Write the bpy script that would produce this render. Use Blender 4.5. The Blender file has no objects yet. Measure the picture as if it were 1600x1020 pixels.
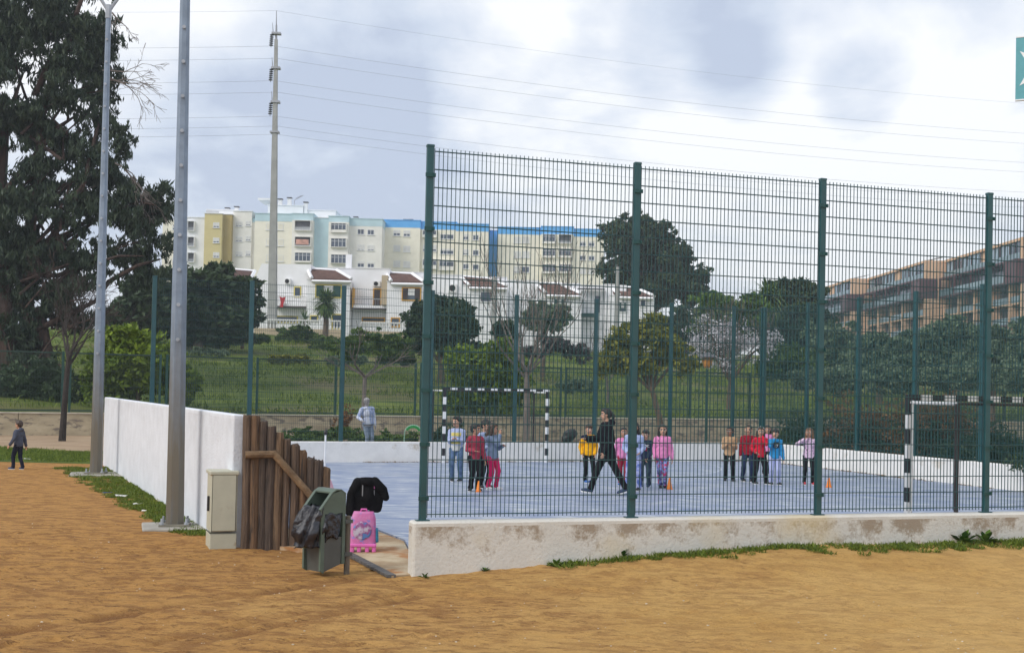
import bpy, math, random
import numpy as np
from mathutils import Vector, Matrix, noise as mnoise
from mathutils.bvhtree import BVHTree
R_ = math.radians
scene = bpy.context.scene
col = scene.collection
random.seed(7); np.random.seed(7)

# ------------------------------------------------------------------ camera
FPX = 1850.0; PY = 575.0; EYE = Vector((0, 0, 2.03))
th = 34.0 / 1850; roll = 0.0208
F = Vector((0, math.cos(th), math.sin(th)))
R0 = Vector((1, 0, 0)); U0 = R0.cross(F)
RT = (R0 * math.cos(roll) + U0 * math.sin(roll)).normalized()
UP = RT.cross(F).normalized()
camd = bpy.data.cameras.new('camera'); cam = bpy.data.objects.new('camera', camd); col.objects.link(cam)
m = Matrix((RT, UP, -F)).transposed().to_4x4(); m.translation = EYE
cam.matrix_world = m
camd.sensor_width = 36; camd.lens = 36 * FPX / 1600
camd.shift_y = (PY - 510) / 1600
camd.clip_end = 5000; camd.clip_start = 0.1
scene.camera = cam

def ray(px, py): return F + RT * ((px - 800) / FPX) - UP * ((py - PY) / FPX)
def P(px, py, d):
    r = ray(px, py); return EYE + r * (d / r.y)
def G(px, py, z=0.0):
    r = ray(px, py); return EYE + r * ((z - EYE.z) / r.z)
def onplane(px, py, A, B):            # vertical plane through A and B (x, y)
    n = Vector((B[1] - A[1], -(B[0] - A[0]), 0)); r = ray(px, py)
    t = n.dot(Vector((A[0], A[1], 0)) - EYE) / n.dot(r); return EYE + r * t
def proj(p):
    v = Vector(p) - EYE; z = v.dot(F); return (800 + FPX * v.dot(RT) / z, PY - FPX * v.dot(UP) / z)

# ------------------------------------------------------------------ world and sun
SUN_EL, SUN_AZ = R_(40), R_(232)      # azimuth from +Y clockwise
world = bpy.data.worlds.new('World'); scene.world = world; world.use_nodes = True
nt = world.node_tree; nt.nodes.clear()
def N(t, **k):
    n = nt.nodes.new(t)
    for a, b in k.items(): setattr(n, a, b)
    return n
def L(a, b): nt.links.new(a, b)
def mth(op, a, b=None, clamp=False):
    n = N('ShaderNodeMath', operation=op); n.use_clamp = clamp
    for i, v in enumerate((a, b)):
        if v is None: continue
        if isinstance(v, (int, float)): n.inputs[i].default_value = v
        else: L(v, n.inputs[i])
    return n.outputs[0]
out = N('ShaderNodeOutputWorld'); bg = N('ShaderNodeBackground'); bg.inputs[1].default_value = 0.1; L(bg.outputs[0], out.inputs[0])
sky = N('ShaderNodeTexSky', sky_type='NISHITA'); sky.sun_disc = False; sky.sun_elevation = SUN_EL; sky.sun_rotation = SUN_AZ
tc = N('ShaderNodeTexCoord')
sep = N('ShaderNodeSeparateXYZ'); L(tc.outputs['Generated'], sep.inputs[0])
zz = mth('ADD', mth('MAXIMUM', sep.outputs[2], 0.0), 0.30)
cx = mth('DIVIDE', sep.outputs[0], zz); cy = mth('DIVIDE', sep.outputs[1], zz)
cmb = N('ShaderNodeCombineXYZ'); L(cx, cmb.inputs[0]); L(cy, cmb.inputs[1]); cmb.inputs[2].default_value = 3.1
n1 = N('ShaderNodeTexNoise'); n1.inputs['Scale'].default_value = 2.3; n1.inputs['Detail'].default_value = 10; n1.inputs['Roughness'].default_value = 0.56; n1.inputs['Distortion'].default_value = 0.35
L(cmb.outputs[0], n1.inputs['Vector'])
n2 = N('ShaderNodeTexNoise'); n2.inputs['Scale'].default_value = 7.0; n2.inputs['Detail'].default_value = 6; n2.inputs['Roughness'].default_value = 0.52
L(cmb.outputs[0], n2.inputs['Vector'])
def lobe(px, py, rad):                # soft patch of the cloud deck in one direction of the sky
    d = ray(px, py).normalized()
    dp = N('ShaderNodeVectorMath', operation='DOT_PRODUCT'); L(tc.outputs['Generated'], dp.inputs[0]); dp.inputs[1].default_value = d
    mr = N('ShaderNodeMapRange', interpolation_type='SMOOTHSTEP'); L(dp.outputs['Value'], mr.inputs[0])
    mr.inputs[1].default_value = math.cos(R_(rad)); mr.inputs[2].default_value = 1.0
    return mr.outputs[0]
v = mth('ADD', mth('MULTIPLY', mth('SUBTRACT', n1.outputs[0], 0.5), 3.3), 0.58)
v = mth('ADD', v, mth('MULTIPLY', mth('SUBTRACT', n2.outputs[0], 0.5), 0.85))
for px, py, rad, w in ((400, 290, 11, -0.55), (620, 300, 7, -0.25), (330, 60, 10, 0.15), (1090, 80, 4.5, -0.7), (1160, 120, 3, -0.4), (1350, 145, 3.0, -0.75), (650, 50, 6, -0.25), (1250, 290, 11, 0.55), (800, 150, 5, 0.45), (1500, 60, 7, 0.4), (1000, 210, 6, 0.35), (1000, 330, 6, -0.2)):
    v = mth('ADD', v, mth('MULTIPLY', lobe(px, py, rad), w))
rp = N('ShaderNodeValToRGB'); L(mth('ADD', v, 0.0, True), rp.inputs[0])
e = rp.color_ramp.elements
e[0].position = 0.0; e[0].color = (4.5, 5.1, 6.3, 1)
e[1].position = 1.0; e[1].color = (8.6, 8.7, 8.9, 1)
for p_, c_ in ((0.3, (5.6, 6.2, 7.2, 1)), (0.6, (6.8, 7.2, 7.9, 1)), (0.82, (7.8, 8.05, 8.4, 1))):
    q = e.new(p_); q.color = c_
mx = N('ShaderNodeMix', data_type='RGBA'); mx.inputs[0].default_value = 0.9
L(sky.outputs[0], mx.inputs[6]); L(rp.outputs[0], mx.inputs[7]); L(mx.outputs[2], bg.inputs[0])

sd = bpy.data.lights.new('sun', 'SUN'); sd.energy = 1.5; sd.angle = R_(30); sd.color = (1, 0.95, 0.87)
sun = bpy.data.objects.new('sun', sd); col.objects.link(sun)
sdir = Vector((math.sin(SUN_AZ) * math.cos(SUN_EL), math.cos(SUN_AZ) * math.cos(SUN_EL), math.sin(SUN_EL)))
sun.rotation_euler = sdir.to_track_quat('Z', 'Y').to_euler()
scene.view_settings.view_transform = 'Standard'; scene.view_settings.look = 'None'
scene.view_settings.exposure = 0.40; scene.view_settings.gamma = 1

# ------------------------------------------------------------------ materials
def mat(name, base, rough=0.75, metal=0.0, var=0.12, scale=6.0, bump=0.0, bscale=None, base2=None, lo=0.35, hi=0.65, stretch=(1, 1, 1), attr=False, spec=0.5, coat=0, alpha=None, detail=5, third=None, third_scale=20, third_lo=0.6, third_hi=0.7, sub=0):
    m = bpy.data.materials.new(name); m.use_nodes = True; t = m.node_tree; b = t.nodes['Principled BSDF']
    b.inputs['Roughness'].default_value = rough; b.inputs['Metallic'].default_value = metal
    b.inputs['Specular IOR Level'].default_value = spec
    if coat: b.inputs['Coat Weight'].default_value = coat
    if alpha is not None: b.inputs['Alpha'].default_value = alpha
    c1 = tuple(min(1, x * (1 - var)) for x in base) + (1,)
    c2 = (tuple(min(1, x * (1 + var)) for x in base) if base2 is None else tuple(base2)) + (1,)
    if base2 is not None: c1 = tuple(base) + (1,)
    tc = t.nodes.new('ShaderNodeTexCoord'); mp = t.nodes.new('ShaderNodeMapping'); mp.inputs['Scale'].default_value = stretch
    t.links.new(tc.outputs['Object'], mp.inputs[0])
    def noi(s, d=detail):
        n = t.nodes.new('ShaderNodeTexNoise'); n.inputs['Scale'].default_value = s; n.inputs['Detail'].default_value = d; n.inputs['Roughness'].default_value = 0.6
        t.links.new(mp.outputs[0], n.inputs['Vector']); return n
    if attr:
        a = t.nodes.new('ShaderNodeAttribute'); a.attribute_name = 'var'; fac = a.outputs['Fac']
    else:
        n = noi(scale); fac = n.outputs[0]
    mr = t.nodes.new('ShaderNodeMapRange'); mr.inputs[1].default_value = 0.0 if attr else lo; mr.inputs[2].default_value = 1.0 if attr else hi
    t.links.new(fac, mr.inputs[0])
    x = t.nodes.new('ShaderNodeMix'); x.data_type = 'RGBA'; x.inputs[6].default_value = c1; x.inputs[7].default_value = c2
    t.links.new(mr.outputs[0], x.inputs[0]); o = x.outputs[2]
    if third:
        n3 = noi(third_scale); r3 = t.nodes.new('ShaderNodeMapRange'); r3.inputs[1].default_value = third_lo; r3.inputs[2].default_value = third_hi
        t.links.new(n3.outputs[0], r3.inputs[0])
        y = t.nodes.new('ShaderNodeMix'); y.data_type = 'RGBA'; t.links.new(r3.outputs[0], y.inputs[0]); t.links.new(o, y.inputs[6]); y.inputs[7].default_value = tuple(third) + (1,)
        o = y.outputs[2]
    t.links.new(o, b.inputs['Base Color'])
    if bump:
        nb = noi(bscale or scale * 4, 6); bp = t.nodes.new('ShaderNodeBump'); bp.inputs['Strength'].default_value = min(1, bump); bp.inputs['Distance'].default_value = 0.02 * max(1, bump)
        t.links.new(nb.outputs[0], bp.inputs['Height']); t.links.new(bp.outputs[0], b.inputs['Normal'])
    m['mixnode'] = x.name
    return m
def leafmat(name, dark, light, rough=0.55):
    m = mat(name, dark, rough=rough, base2=light, attr=True, spec=0.3)
    t = m.node_tree; b = t.nodes['Principled BSDF']; o = t.nodes['Material Output']
    tr = t.nodes.new('ShaderNodeBsdfTranslucent'); x = t.nodes[m['mixnode']]; t.links.new(x.outputs[2], tr.inputs[0])
    ms = t.nodes.new('ShaderNodeMixShader'); ms.inputs[0].default_value = 0.22
    t.links.new(b.outputs[0], ms.inputs[1]); t.links.new(tr.outputs[0], ms.inputs[2]); t.links.new(ms.outputs[0], o.inputs[0])
    return m

# ------------------------------------------------------------------ mesh builder
class MB:
    def __init__(s): s.v = []; s.f = []; s.mi = []; s.cur = 0
    def add(s, vs, fs, mi=None):
        b = len(s.v); s.v.extend([tuple(x) for x in vs]); s.f.extend([tuple(b + i for i in f) for f in fs]); s.mi.extend([s.cur if mi is None else mi] * len(fs)); return s
    def box(s, c, size, rz=0.0, mi=None, top=None):
        hx, hy, hz = size[0] / 2, size[1] / 2, size[2] / 2; ca, sa = math.cos(rz), math.sin(rz); vs = []
        for dz in (-1, 1):
            k = 1 if (top is None or dz < 0) else top
            for dx, dy in ((-1, -1), (1, -1), (1, 1), (-1, 1)):
                x, y = dx * hx * k, dy * hy * k; vs.append((c[0] + x * ca - y * sa, c[1] + x * sa + y * ca, c[2] + dz * hz))
        return s.add(vs, [(3, 2, 1, 0), (4, 5, 6, 7), (0, 1, 5, 4), (1, 2, 6, 5), (2, 3, 7, 6), (3, 0, 4, 7)], mi)
    def bbox(s, a, b, mi=None): return s.box([(a[i] + b[i]) / 2 for i in range(3)], [abs(b[i] - a[i]) for i in range(3)], 0, mi)
    def bevbox(s, c, size, r=0.02, rz=0.0, mi=None):
        hx, hy, hz = size[0] / 2, size[1] / 2, size[2] / 2; ca, sa = math.cos(rz), math.sin(rz)
        def ring(ix, z):
            o = []
            for sx, sy, a0 in ((1, 1, 0), (-1, 1, 90), (-1, -1, 180), (1, -1, 270)):
                for a in (0, 45, 90):
                    q = R_(a0 + a); rr = max(r - ix, 0.0005); x = sx * (hx - r) + rr * math.cos(q); y = sy * (hy - r) + rr * math.sin(q)
                    o.append((c[0] + x * ca - y * sa, c[1] + x * sa + y * ca, c[2] + z))
            return o
        rs = [ring(r * .7, -hz), ring(0, -hz + r * .7), ring(0, hz - r * .7), ring(r * .7, hz)]; vs = sum(rs, []); n = 12; fs = []
        for k in range(3):
            for i in range(n): j = (i + 1) % n; fs.append((k * n + i, k * n + j, (k + 1) * n + j, (k + 1) * n + i))
        fs.append(tuple(range(n))[::-1]); fs.append(tuple(3 * n + i for i in range(n)))
        return s.add(vs, fs, mi)
    def prism(s, pts, z0, z1, mi=None):       # polygon (x, y) counter-clockwise
        n = len(pts); z0s = z0 if isinstance(z0, (list, tuple)) else [z0] * n; z1s = z1 if isinstance(z1, (list, tuple)) else [z1] * n
        vs = [(p[0], p[1], z0s[i]) for i, p in enumerate(pts)] + [(p[0], p[1], z1s[i]) for i, p in enumerate(pts)]
        fs = [tuple(range(n))[::-1], tuple(range(n, 2 * n))] + [(i, (i + 1) % n, n + (i + 1) % n, n + i) for i in range(n)]
        return s.add(vs, fs, mi)
    def extrude(s, prof, A, U, V, W, w, mi=None):   # profile (u, v) from A, thickness w along W
        A = Vector(A); U = Vector(U); V = Vector(V); W = Vector(W); n = len(prof)
        vs = [A + U * a + V * b for a, b in prof] + [A + U * a + V * b + W * w for a, b in prof]
        fs = [tuple(range(n))[::-1], tuple(range(n, 2 * n))] + [(i, (i + 1) % n, n + (i + 1) % n, n + i) for i in range(n)]
        return s.add(vs, fs, mi)
    def bar(s, a, b, r, r2=None, n=8, mi=None, caps=True, ph=0.0):
        a = Vector(a); b = Vector(b); r2 = r if r2 is None else r2; d = (b - a)
        if d.length < 1e-6: return s
        d.normalize(); u = d.orthogonal().normalized() if abs(d.z) < 0.95 else Vector((1, 0, 0)); u = (u - d * u.dot(d)).normalized(); w = d.cross(u); vs = []
        for c, rr in ((a, r), (b, r2)):
            for i in range(n):
                q = 2 * math.pi * (i + 0.5) / n + ph; vs.append(c + u * rr * math.cos(q) + w * rr * math.sin(q))
        fs = [(i, (i + 1) % n, n + (i + 1) % n, n + i) for i in range(n)]
        if caps: fs += [tuple(range(n))[::-1], tuple(range(n, 2 * n))]
        return s.add(vs, fs, mi)
    def tube(s, pts, rs, n=7, mi=None):
        pts = [Vector(p) for p in pts]; rs = rs if isinstance(rs, (list, tuple)) else [rs] * len(pts); vs = []; prev = None
        for k, p in enumerate(pts):
            d = (pts[min(k + 1, len(pts) - 1)] - pts[max(k - 1, 0)]).normalized()
            if prev is None: u = d.orthogonal().normalized()
            else: u = (prev - d * prev.dot(d)).normalized()
            prev = u; w = d.cross(u)
            for i in range(n): q = 2 * math.pi * i / n; vs.append(p + (u * math.cos(q) + w * math.sin(q)) * rs[k])
        fs = []
        for k in range(len(pts) - 1):
            for i in range(n): j = (i + 1) % n; fs.append((k * n + i, k * n + j, (k + 1) * n + j, (k + 1) * n + i))
        fs += [tuple(range(n))[::-1], tuple((len(pts) - 1) * n + i for i in range(n))]
        return s.add(vs, fs, mi)
    def lathe(s, prof, c=(0, 0, 0), n=16, mi=None, sq=(1, 1)):   # prof (r, z)
        vs = []; m = len(prof)
        for r, z in prof:
            for i in range(n): q = 2 * math.pi * i / n; vs.append((c[0] + r * math.cos(q) * sq[0], c[1] + r * math.sin(q) * sq[1], c[2] + z))
        fs = []
        for k in range(m - 1):
            for i in range(n): j = (i + 1) % n; fs.append((k * n + i, k * n + j, (k + 1) * n + j, (k + 1) * n + i))
        fs += [tuple(range(n))[::-1], tuple((m - 1) * n + i for i in range(n))]
        return s.add(vs, fs, mi)
    def ell(s, c, r, n=12, m=8, rot=None, mi=None):
        vs = []; c = Vector(c); fs = []
        for k in range(m + 1):
            a = math.pi * k / m
            a = min(max(a, 0.02), math.pi - 0.02)
            for i in range(n):
                q = 2 * math.pi * i / n; p = Vector((r[0] * math.sin(a) * math.cos(q), r[1] * math.sin(a) * math.sin(q), -r[2] * math.cos(a)))
                if rot is not None: p = rot @ p
                vs.append(c + p)
        for k in range(m):
            for i in range(n): j = (i + 1) % n; fs.append((k * n + i, k * n + j, (k + 1) * n + j, (k + 1) * n + i))
        fs += [tuple(range(n))[::-1], tuple(m * n + i for i in range(n))]
        return s.add(vs, fs, mi)
    def cap(s, a, b, ra, rb=None, n=10, mi=None):     # tapered capsule
        a = Vector(a); b = Vector(b); rb = ra if rb is None else rb; d = b - a; Ln = d.length; d = d.normalized() if Ln > 1e-6 else Vector((0, 0, 1)); u = d.orthogonal().normalized(); w = d.cross(u); vs = []
        rings = [(-ra * math.cos(t), ra * math.sin(t)) for t in (0.15, 0.7, 1.2)] + [(0, ra), (Ln, rb)] + [(Ln + rb * math.cos(t), rb * math.sin(t)) for t in (1.2, 0.7, 0.15)]
        for h, r in rings:
            for i in range(n): q = 2 * math.pi * i / n; vs.append(a + d * h + (u * math.cos(q) + w * math.sin(q)) * r)
        m = len(rings); fs = []
        for k in range(m - 1):
            for i in range(n): j = (i + 1) % n; fs.append((k * n + i, k * n + j, (k + 1) * n + j, (k + 1) * n + i))
        fs += [tuple(range(n))[::-1], tuple((m - 1) * n + i for i in range(n))]
        return s.add(vs, fs, mi)
    def mesh(s, name, mats, smooth=False):
        me = bpy.data.meshes.new(name); me.from_pydata(s.v, [], s.f)
        for mm in (mats if isinstance(mats, (list, tuple)) else [mats]): me.materials.append(mm)
        me.polygons.foreach_set('material_index', s.mi)
        me.polygons.foreach_set('use_smooth', [smooth] * len(s.f)); me.update(); return me
    def build(s, name, mats, parent=None, smooth=False, loc=None, auto=None):
        o = bpy.data.objects.new(name, s.mesh(name, mats, smooth)); col.objects.link(o)
        if parent is not None: o.parent = parent
        if loc is not None: o.location = loc
        return o
def tag(o, label=None, cat=None, group=None, kind=None):
    if label: o['label'] = label
    if cat: o['category'] = cat
    if group: o['group'] = group
    if kind: o['kind'] = kind
    return o
def empty(name, loc, rz=0, label=None, cat=None, group=None):
    o = bpy.data.objects.new(name, None); col.objects.link(o); o.location = loc; o.rotation_euler.z = rz; o.empty_display_size = 0.2
    return tag(o, label, cat, group)
def quads(name, V, mat_, parent=None, var=None):      # V: (n,4,3) array of leaf quads
    n = len(V); me = bpy.data.meshes.new(name); me.vertices.add(4 * n); me.vertices.foreach_set('co', V.reshape(-1).astype(np.float32))
    me.loops.add(4 * n); me.loops.foreach_set('vertex_index', np.arange(4 * n, dtype=np.int32)); me.polygons.add(n); me.polygons.foreach_set('loop_start', np.arange(0, 4 * n, 4, dtype=np.int32))
    try: me.polygons.foreach_set('loop_total', np.full(n, 4, dtype=np.int32))
    except Exception: pass
    me.materials.append(mat_); me.update(calc_edges=True)
    a = me.attributes.new('var', 'FLOAT', 'FACE'); a.data.foreach_set('value', (np.random.rand(n) if var is None else var).astype(np.float32))
    o = bpy.data.objects.new(name, me); col.objects.link(o)
    if parent is not None: o.parent = parent
    return o
def leaves(blobs, n, leaf, rng, elong=2.2, droop=0.0, clump=0.28, ncl=26, shell=0.45):
    """blobs: (x,y,z,rx,ry,rz); leaves sit in many small clumps spread through each blob"""
    B = []
    for b in blobs:                       # each mass breaks up into uneven sub-masses, so outlines are ragged and gaps stay open
        b = list(b); b[3] *= 1.12; b[4] *= 1.12; b[5] *= 1.12; B.append(b[:3] + [b[3] * 0.62, b[4] * 0.62, b[5] * 0.62])
        for k in range(8):
            d = rng.normal(size=3); d /= np.linalg.norm(d); o = 0.45 + 0.45 * rng.random(); f = 0.22 + 0.30 * rng.random()
            B.append([b[0] + d[0] * b[3] * o, b[1] + d[1] * b[4] * o, b[2] + d[2] * b[5] * o, b[3] * f * 1.1, b[4] * f * 1.1, b[5] * f])
    ncl = ncl * 0.42
    B = np.array(B, float); vol = (B[:, 3] * B[:, 4] * B[:, 5]) ** (0.72); cnt = (n * vol / vol.sum()).astype(int) + 8
    pts = []; vr = []
    for b, k in zip(B, cnt):
        nc = max(5, int(ncl * (0.6 + 0.4 * (b[3] * b[5]) ** 0.5))); nc = min(nc, 160)
        nc0 = nc; nc = int(nc * 1.5); d = rng.normal(size=(nc, 3)); d /= np.linalg.norm(d, axis=1)[:, None]; r = shell + (1.0 - shell) * rng.random(nc) ** 0.6
        wob = np.array([mnoise.noise(Vector((q[0] * 1.9 + b[0], q[1] * 1.9 + b[2], q[2] * 1.9 + b[3] * 9))) for q in d]); r = r * (1.0 + 0.75 * wob); r[rng.random(nc) < 0.06] *= 1.22
        gap = np.array([mnoise.noise(Vector((q[0] * 3.1 * s_ + b[2], q[1] * 3.1 * s_, q[2] * 3.1 * s_ + b[0]))) for q, s_ in zip(d, r)]); kp = np.argsort(-gap)[:nc0]; d = d[kp]; r = r[kp]; nc = len(kp)
        c = d * r[:, None] * b[3:6]
        ci = rng.integers(0, nc, k); cs = clump * (0.35 + 0.95 * rng.random(nc)); g = rng.normal(size=(k, 3)) * 0.62
        p = c[ci] + g * (cs[ci, None] * b[3:6]); pts.append(p + b[:3]); cv = rng.random(nc) * 0.5; vr.append(cv[ci] + rng.random(k) * 0.5)
    p = np.concatenate(pts); vr = np.concatenate(vr); m = len(p)
    u = rng.normal(size=(m, 3)); u[:, 2] -= droop * 2.5; u /= np.linalg.norm(u, axis=1)[:, None]
    w = rng.normal(size=(m, 3)); w -= u * (w * u).sum(1)[:, None]; w /= np.linalg.norm(w, axis=1)[:, None]
    s = leaf * (0.6 + 0.8 * rng.random(m)); u *= s[:, None]; w *= (s / elong)[:, None]
    return np.stack([p - u, p + w, p + u, p - w], 1), vr
def grow(mb, p, d, r, ln, depth, rng, spread=0.55, taper=0.68, nseg=3, kids=(2, 3), up=0.1, nmin=4, rmin=0.006, ends=None):
    """recursive limb"""
    pts = [Vector(p)]; rs = [r]; dd = Vector(d).normalized()
    for i in range(nseg):
        dd = (dd + Vector((rng.uniform(-1, 1), rng.uniform(-1, 1), rng.uniform(-1, 1))) * 0.16 + Vector((0, 0, up * 0.4))).normalized()
        pts.append(pts[-1] + dd * (ln / nseg)); rs.append(max(rmin, r + (r * taper - r) * (i + 1) / nseg))
    mb.tube(pts, rs, n=7 if r > 0.08 else nmin)
    if depth <= 0:
        if ends is not None: ends.append(pts[-1])
        return
    for k in range(rng.randint(*kids)):
        q = pts[-1] if k == 0 else pts[rng.randint(1, len(pts) - 1)]
        nd = (dd + Vector((rng.uniform(-1, 1), rng.uniform(-1, 1), rng.uniform(-0.7, 1))) * spread * 1.25 + Vector((0, 0, up))).normalized()
        grow(mb, q, nd, max(rmin, rs[-1] * rng.uniform(0.6, 0.9)), ln * rng.uniform(0.6, 0.88), depth - 1, rng, spread, taper, nseg, kids, up, nmin, rmin, ends)
# ================================================================== layout (metres; x right, y away, z up; court floor z = 0)
NP = [(-0.963 + 2.4 * i, 13.2 + 0.78 * i) for i in range(-0, 6)]      # near fence posts
nd = Vector((2.4, 0.78, 0)).normalized(); nn = Vector((nd.y, -nd.x, 0))      # nn points to the camera
LW0 = Vector((-3.49, 15.2, 0)); LW1 = Vector((-10.1, 29.6, 0))
def FL(t): return Vector((-3.5 + 0.93 * t, 32.3 + 0.368 * t, 0))
C1 = FL(12.1)
def RL(s): return Vector((C1.x + 0.347 * s, C1.y - 0.938 * s, 0))
def isect(p, d, q, e):
    den = d.x * e.y - d.y * e.x; t = ((q.x - p.x) * e.y - (q.y - p.y) * e.x) / den; return p + d * t
NR = isect(Vector((NP[0][0], NP[0][1], 0)), nd, C1, Vector((0.347, -0.938, 0)))
SW = lambda t: Vector((-18.3 + 0.896 * t, 44 + 0.444 * t, 0))         # stone wall
sn = Vector((-0.444, 0.896, 0))

# ------------------------------------------------------------------ ground materials
sand = bpy.data.materials.new('sand'); sand.use_nodes = True
def sand_nodes(m):
    t = m.node_tree; b = t.nodes['Principled BSDF']; b.inputs['Roughness'].default_value = 0.95; b.inputs['Specular IOR Level'].default_value = 0.15
    tc = t.nodes.new('ShaderNodeTexCoord')
    def noi(s, d=6, st=(1, 1, 1), rot=0, r=0.6):
        mp = t.nodes.new('ShaderNodeMapping'); mp.inputs['Scale'].default_value = st; mp.inputs['Rotation'].default_value = (0, 0, rot); t.links.new(tc.outputs['Object'], mp.inputs[0])
        n = t.nodes.new('ShaderNodeTexNoise'); n.inputs['Scale'].default_value = s; n.inputs['Detail'].default_value = d; n.inputs['Roughness'].default_value = r; t.links.new(mp.outputs[0], n.inputs['Vector']); return n.outputs[0]
    def mr(x, a, c, lo=0, hi=1):
        r = t.nodes.new('ShaderNodeMapRange'); t.links.new(x, r.inputs[0]); r.inputs[1].default_value = a; r.inputs[2].default_value = c; r.inputs[3].default_value = lo; r.inputs[4].default_value = hi; return r.outputs[0]
    def mix(f, a, c):
        x = t.nodes.new('ShaderNodeMix'); x.data_type = 'RGBA'; t.links.new(f, x.inputs[0])
        for i, q in ((6, a), (7, c)):
            if isinstance(q, tuple): x.inputs[i].default_value = q + (1,)
            else: t.links.new(q, x.inputs[i])
        return x.outputs[2]
    base = mix(mr(noi(0.35, 4), 0.35, 0.65), (0.60, 0.345, 0.105), (0.74, 0.47, 0.175))
    # the left of the ground is redder earth, the right paler sand
    sp = t.nodes.new('ShaderNodeSeparateXYZ'); t.links.new(tc.outputs['Object'], sp.inputs[0])
    ad = t.nodes.new('ShaderNodeMath'); ad.operation = 'ADD'; t.links.new(sp.outputs[0], ad.inputs[0]); t.links.new(mr(noi(0.5, 4), 0.2, 0.8, -3.0, 3.0), ad.inputs[1])
    base = mix(mr(ad.outputs[0], -3.5, 3.0, 0.85, 0), base, (0.48, 0.235, 0.066))
    lm = mr(ad.outputs[0], -2.5, 3.5, 1.0, 0.30)
    def lw(x):
        q = t.nodes.new('ShaderNodeMath'); q.operation = 'MULTIPLY'; t.links.new(x, q.inputs[0]); t.links.new(lm, q.inputs[1]); return q.outputs[0]
    dirt = t.nodes.new('ShaderNodeAttribute'); dirt.attribute_name = 'damp'
    base = mix(dirt.outputs['Fac'], base, (0.20, 0.078, 0.026))
    base = mix(lw(mr(noi(3.2, 10, (1, 2.0, 1), 0.3, 0.68), 0.46, 0.58, 0, 0.85)), base, (0.25, 0.105, 0.034))
    base = mix(lw(mr(noi(8, 8, (1, 2.2, 1), 0.4, 0.75), 0.55, 0.61, 0, 1.0)), base, (0.155, 0.062, 0.022))
    base = mix(mr(noi(26, 6, (1, 1.6, 1), 0.35, 0.75), 0.62, 0.66, 0, 0.7), base, (0.22, 0.10, 0.035))
    base = mix(mr(noi(60, 3), 0.70, 0.78, 0, 0.6), base, (0.66, 0.50, 0.30))
    base = mix(mr(noi(85, 2), 0.3, 0.7, 0, 0.35), base, (0.60, 0.37, 0.15))
    t.links.new(base, b.inputs['Base Color'])
    a2 = t.nodes.new('ShaderNodeMath'); a2.operation = 'ADD'; t.links.new(mr(noi(11, 9, (1, 1.5, 1), 0.25, 0.72), 0.3, 0.7, 1.0, 0), a2.inputs[0]); t.links.new(mr(noi(70, 4), 0.2, 0.8, 0, 0.35), a2.inputs[1])
    bp = t.nodes.new('ShaderNodeBump'); bp.inputs['Strength'].default_value = 0.9; bp.inputs['Distance'].default_value = 0.028; t.links.new(a2.outputs[0], bp.inputs['Height']); t.links.new(bp.outputs[0], b.inputs['Normal'])
sand_nodes(sand)

def mound(x, y):                       # earth banked up against the outer side of the near wall
    q = Vector((x - NP[0][0], y - NP[0][1], 0)); t = q.dot(nd); s = q.dot(nn)
    if t < -0.6 or s < -0.3: return 0
    top = 0.0 + 0.24 * min(1, max(0, (t + 0.2) / 4.2))
    k = max(0, 1 - max(0, s - 0.12) / 1.9); return top * k * k * (3 - 2 * k)
RUTS = [(P(0, 985, 9.8), P(560, 860, 13)), (P(250, 1000, 9.6), P(640, 905, 12.2)), (P(290, 1012, 9.5), P(660, 915, 12))]
def damp_at(x, y):
    d = 0
    for a, b in RUTS:
        a = Vector((a.x, a.y)); b = Vector((b.x, b.y)); p = Vector((x, y)); ab = b - a; t = max(0, min(1, (p - a).dot(ab) / ab.length_squared))
        q = a + ab * t; wob = 0.12 * mnoise.noise(Vector((x * 1.3, y * 1.3, 5)))
        dist = abs((p - q).length + wob); d = max(d, max(0, 1 - dist / 0.15) * (0.75 + 1.0 * mnoise.noise(Vector((x * 2.1, y * 2.1, 9)))))
    q = (Vector((x, y, 0)) - Vector((-2.6, 14.9, 0))).length      # moist earth under the stake fence and the cabinet
    d = max(d, max(0, 1 - q / 1.5) * 0.7 * (0.5 + mnoise.noise(Vector((x * 2, y * 2, 2)))))
    return max(0, min(1, d))
rgf = random.Random(77); FOOT = {}
for i in range(620):                    # footprints and hoof-like scuffs pressed into the loose sand
    fx, fy = rgf.uniform(-7, 8), rgf.uniform(8.4, 16.5); fa = rgf.uniform(0, 3.14); fl = rgf.uniform(0.09, 0.17); fw = rgf.uniform(0.04, 0.07); fd = rgf.uniform(0.008, 0.022)
    for cx_ in (-1, 0, 1):
        for cy_ in (-1, 0, 1): FOOT.setdefault((int(math.floor(fx)) + cx_, int(math.floor(fy)) + cy_), []).append((fx, fy, fa, fl, fw, fd))
def foot(x, y):
    z = 0
    for fx, fy, fa, fl, fw, fd in FOOT.get((int(math.floor(x)), int(math.floor(y))), ()):
        dx, dy = x - fx, y - fy; u = (dx * math.cos(fa) + dy * math.sin(fa)) / fl; v = (-dx * math.sin(fa) + dy * math.cos(fa)) / fw; q = u * u + v * v
        if q < 4: z -= fd * math.exp(-q * 1.6); z += fd * 0.55 * math.exp(-(q - 1.9) ** 2 * 2.0)
    return z
def gz(x, y):
    z = -0.05 + mound(x, y)
    if 6 < y < 22 and abs(x) < 11:
        f = min(1, max(0, (22 - y) / 4))
        n = mnoise.noise(Vector((x * 0.9, y * 1.7, 0))) * 0.014 + mnoise.noise(Vector((x * 3.1, y * 6.5, 3))) * 0.012 + abs(mnoise.noise(Vector((x * 7, y * 13, 7)))) * 0.014
        z += f * (n - 0.006) - f * 0.045 * damp_at(x, y) + f * foot(x, y)
    return z
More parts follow.
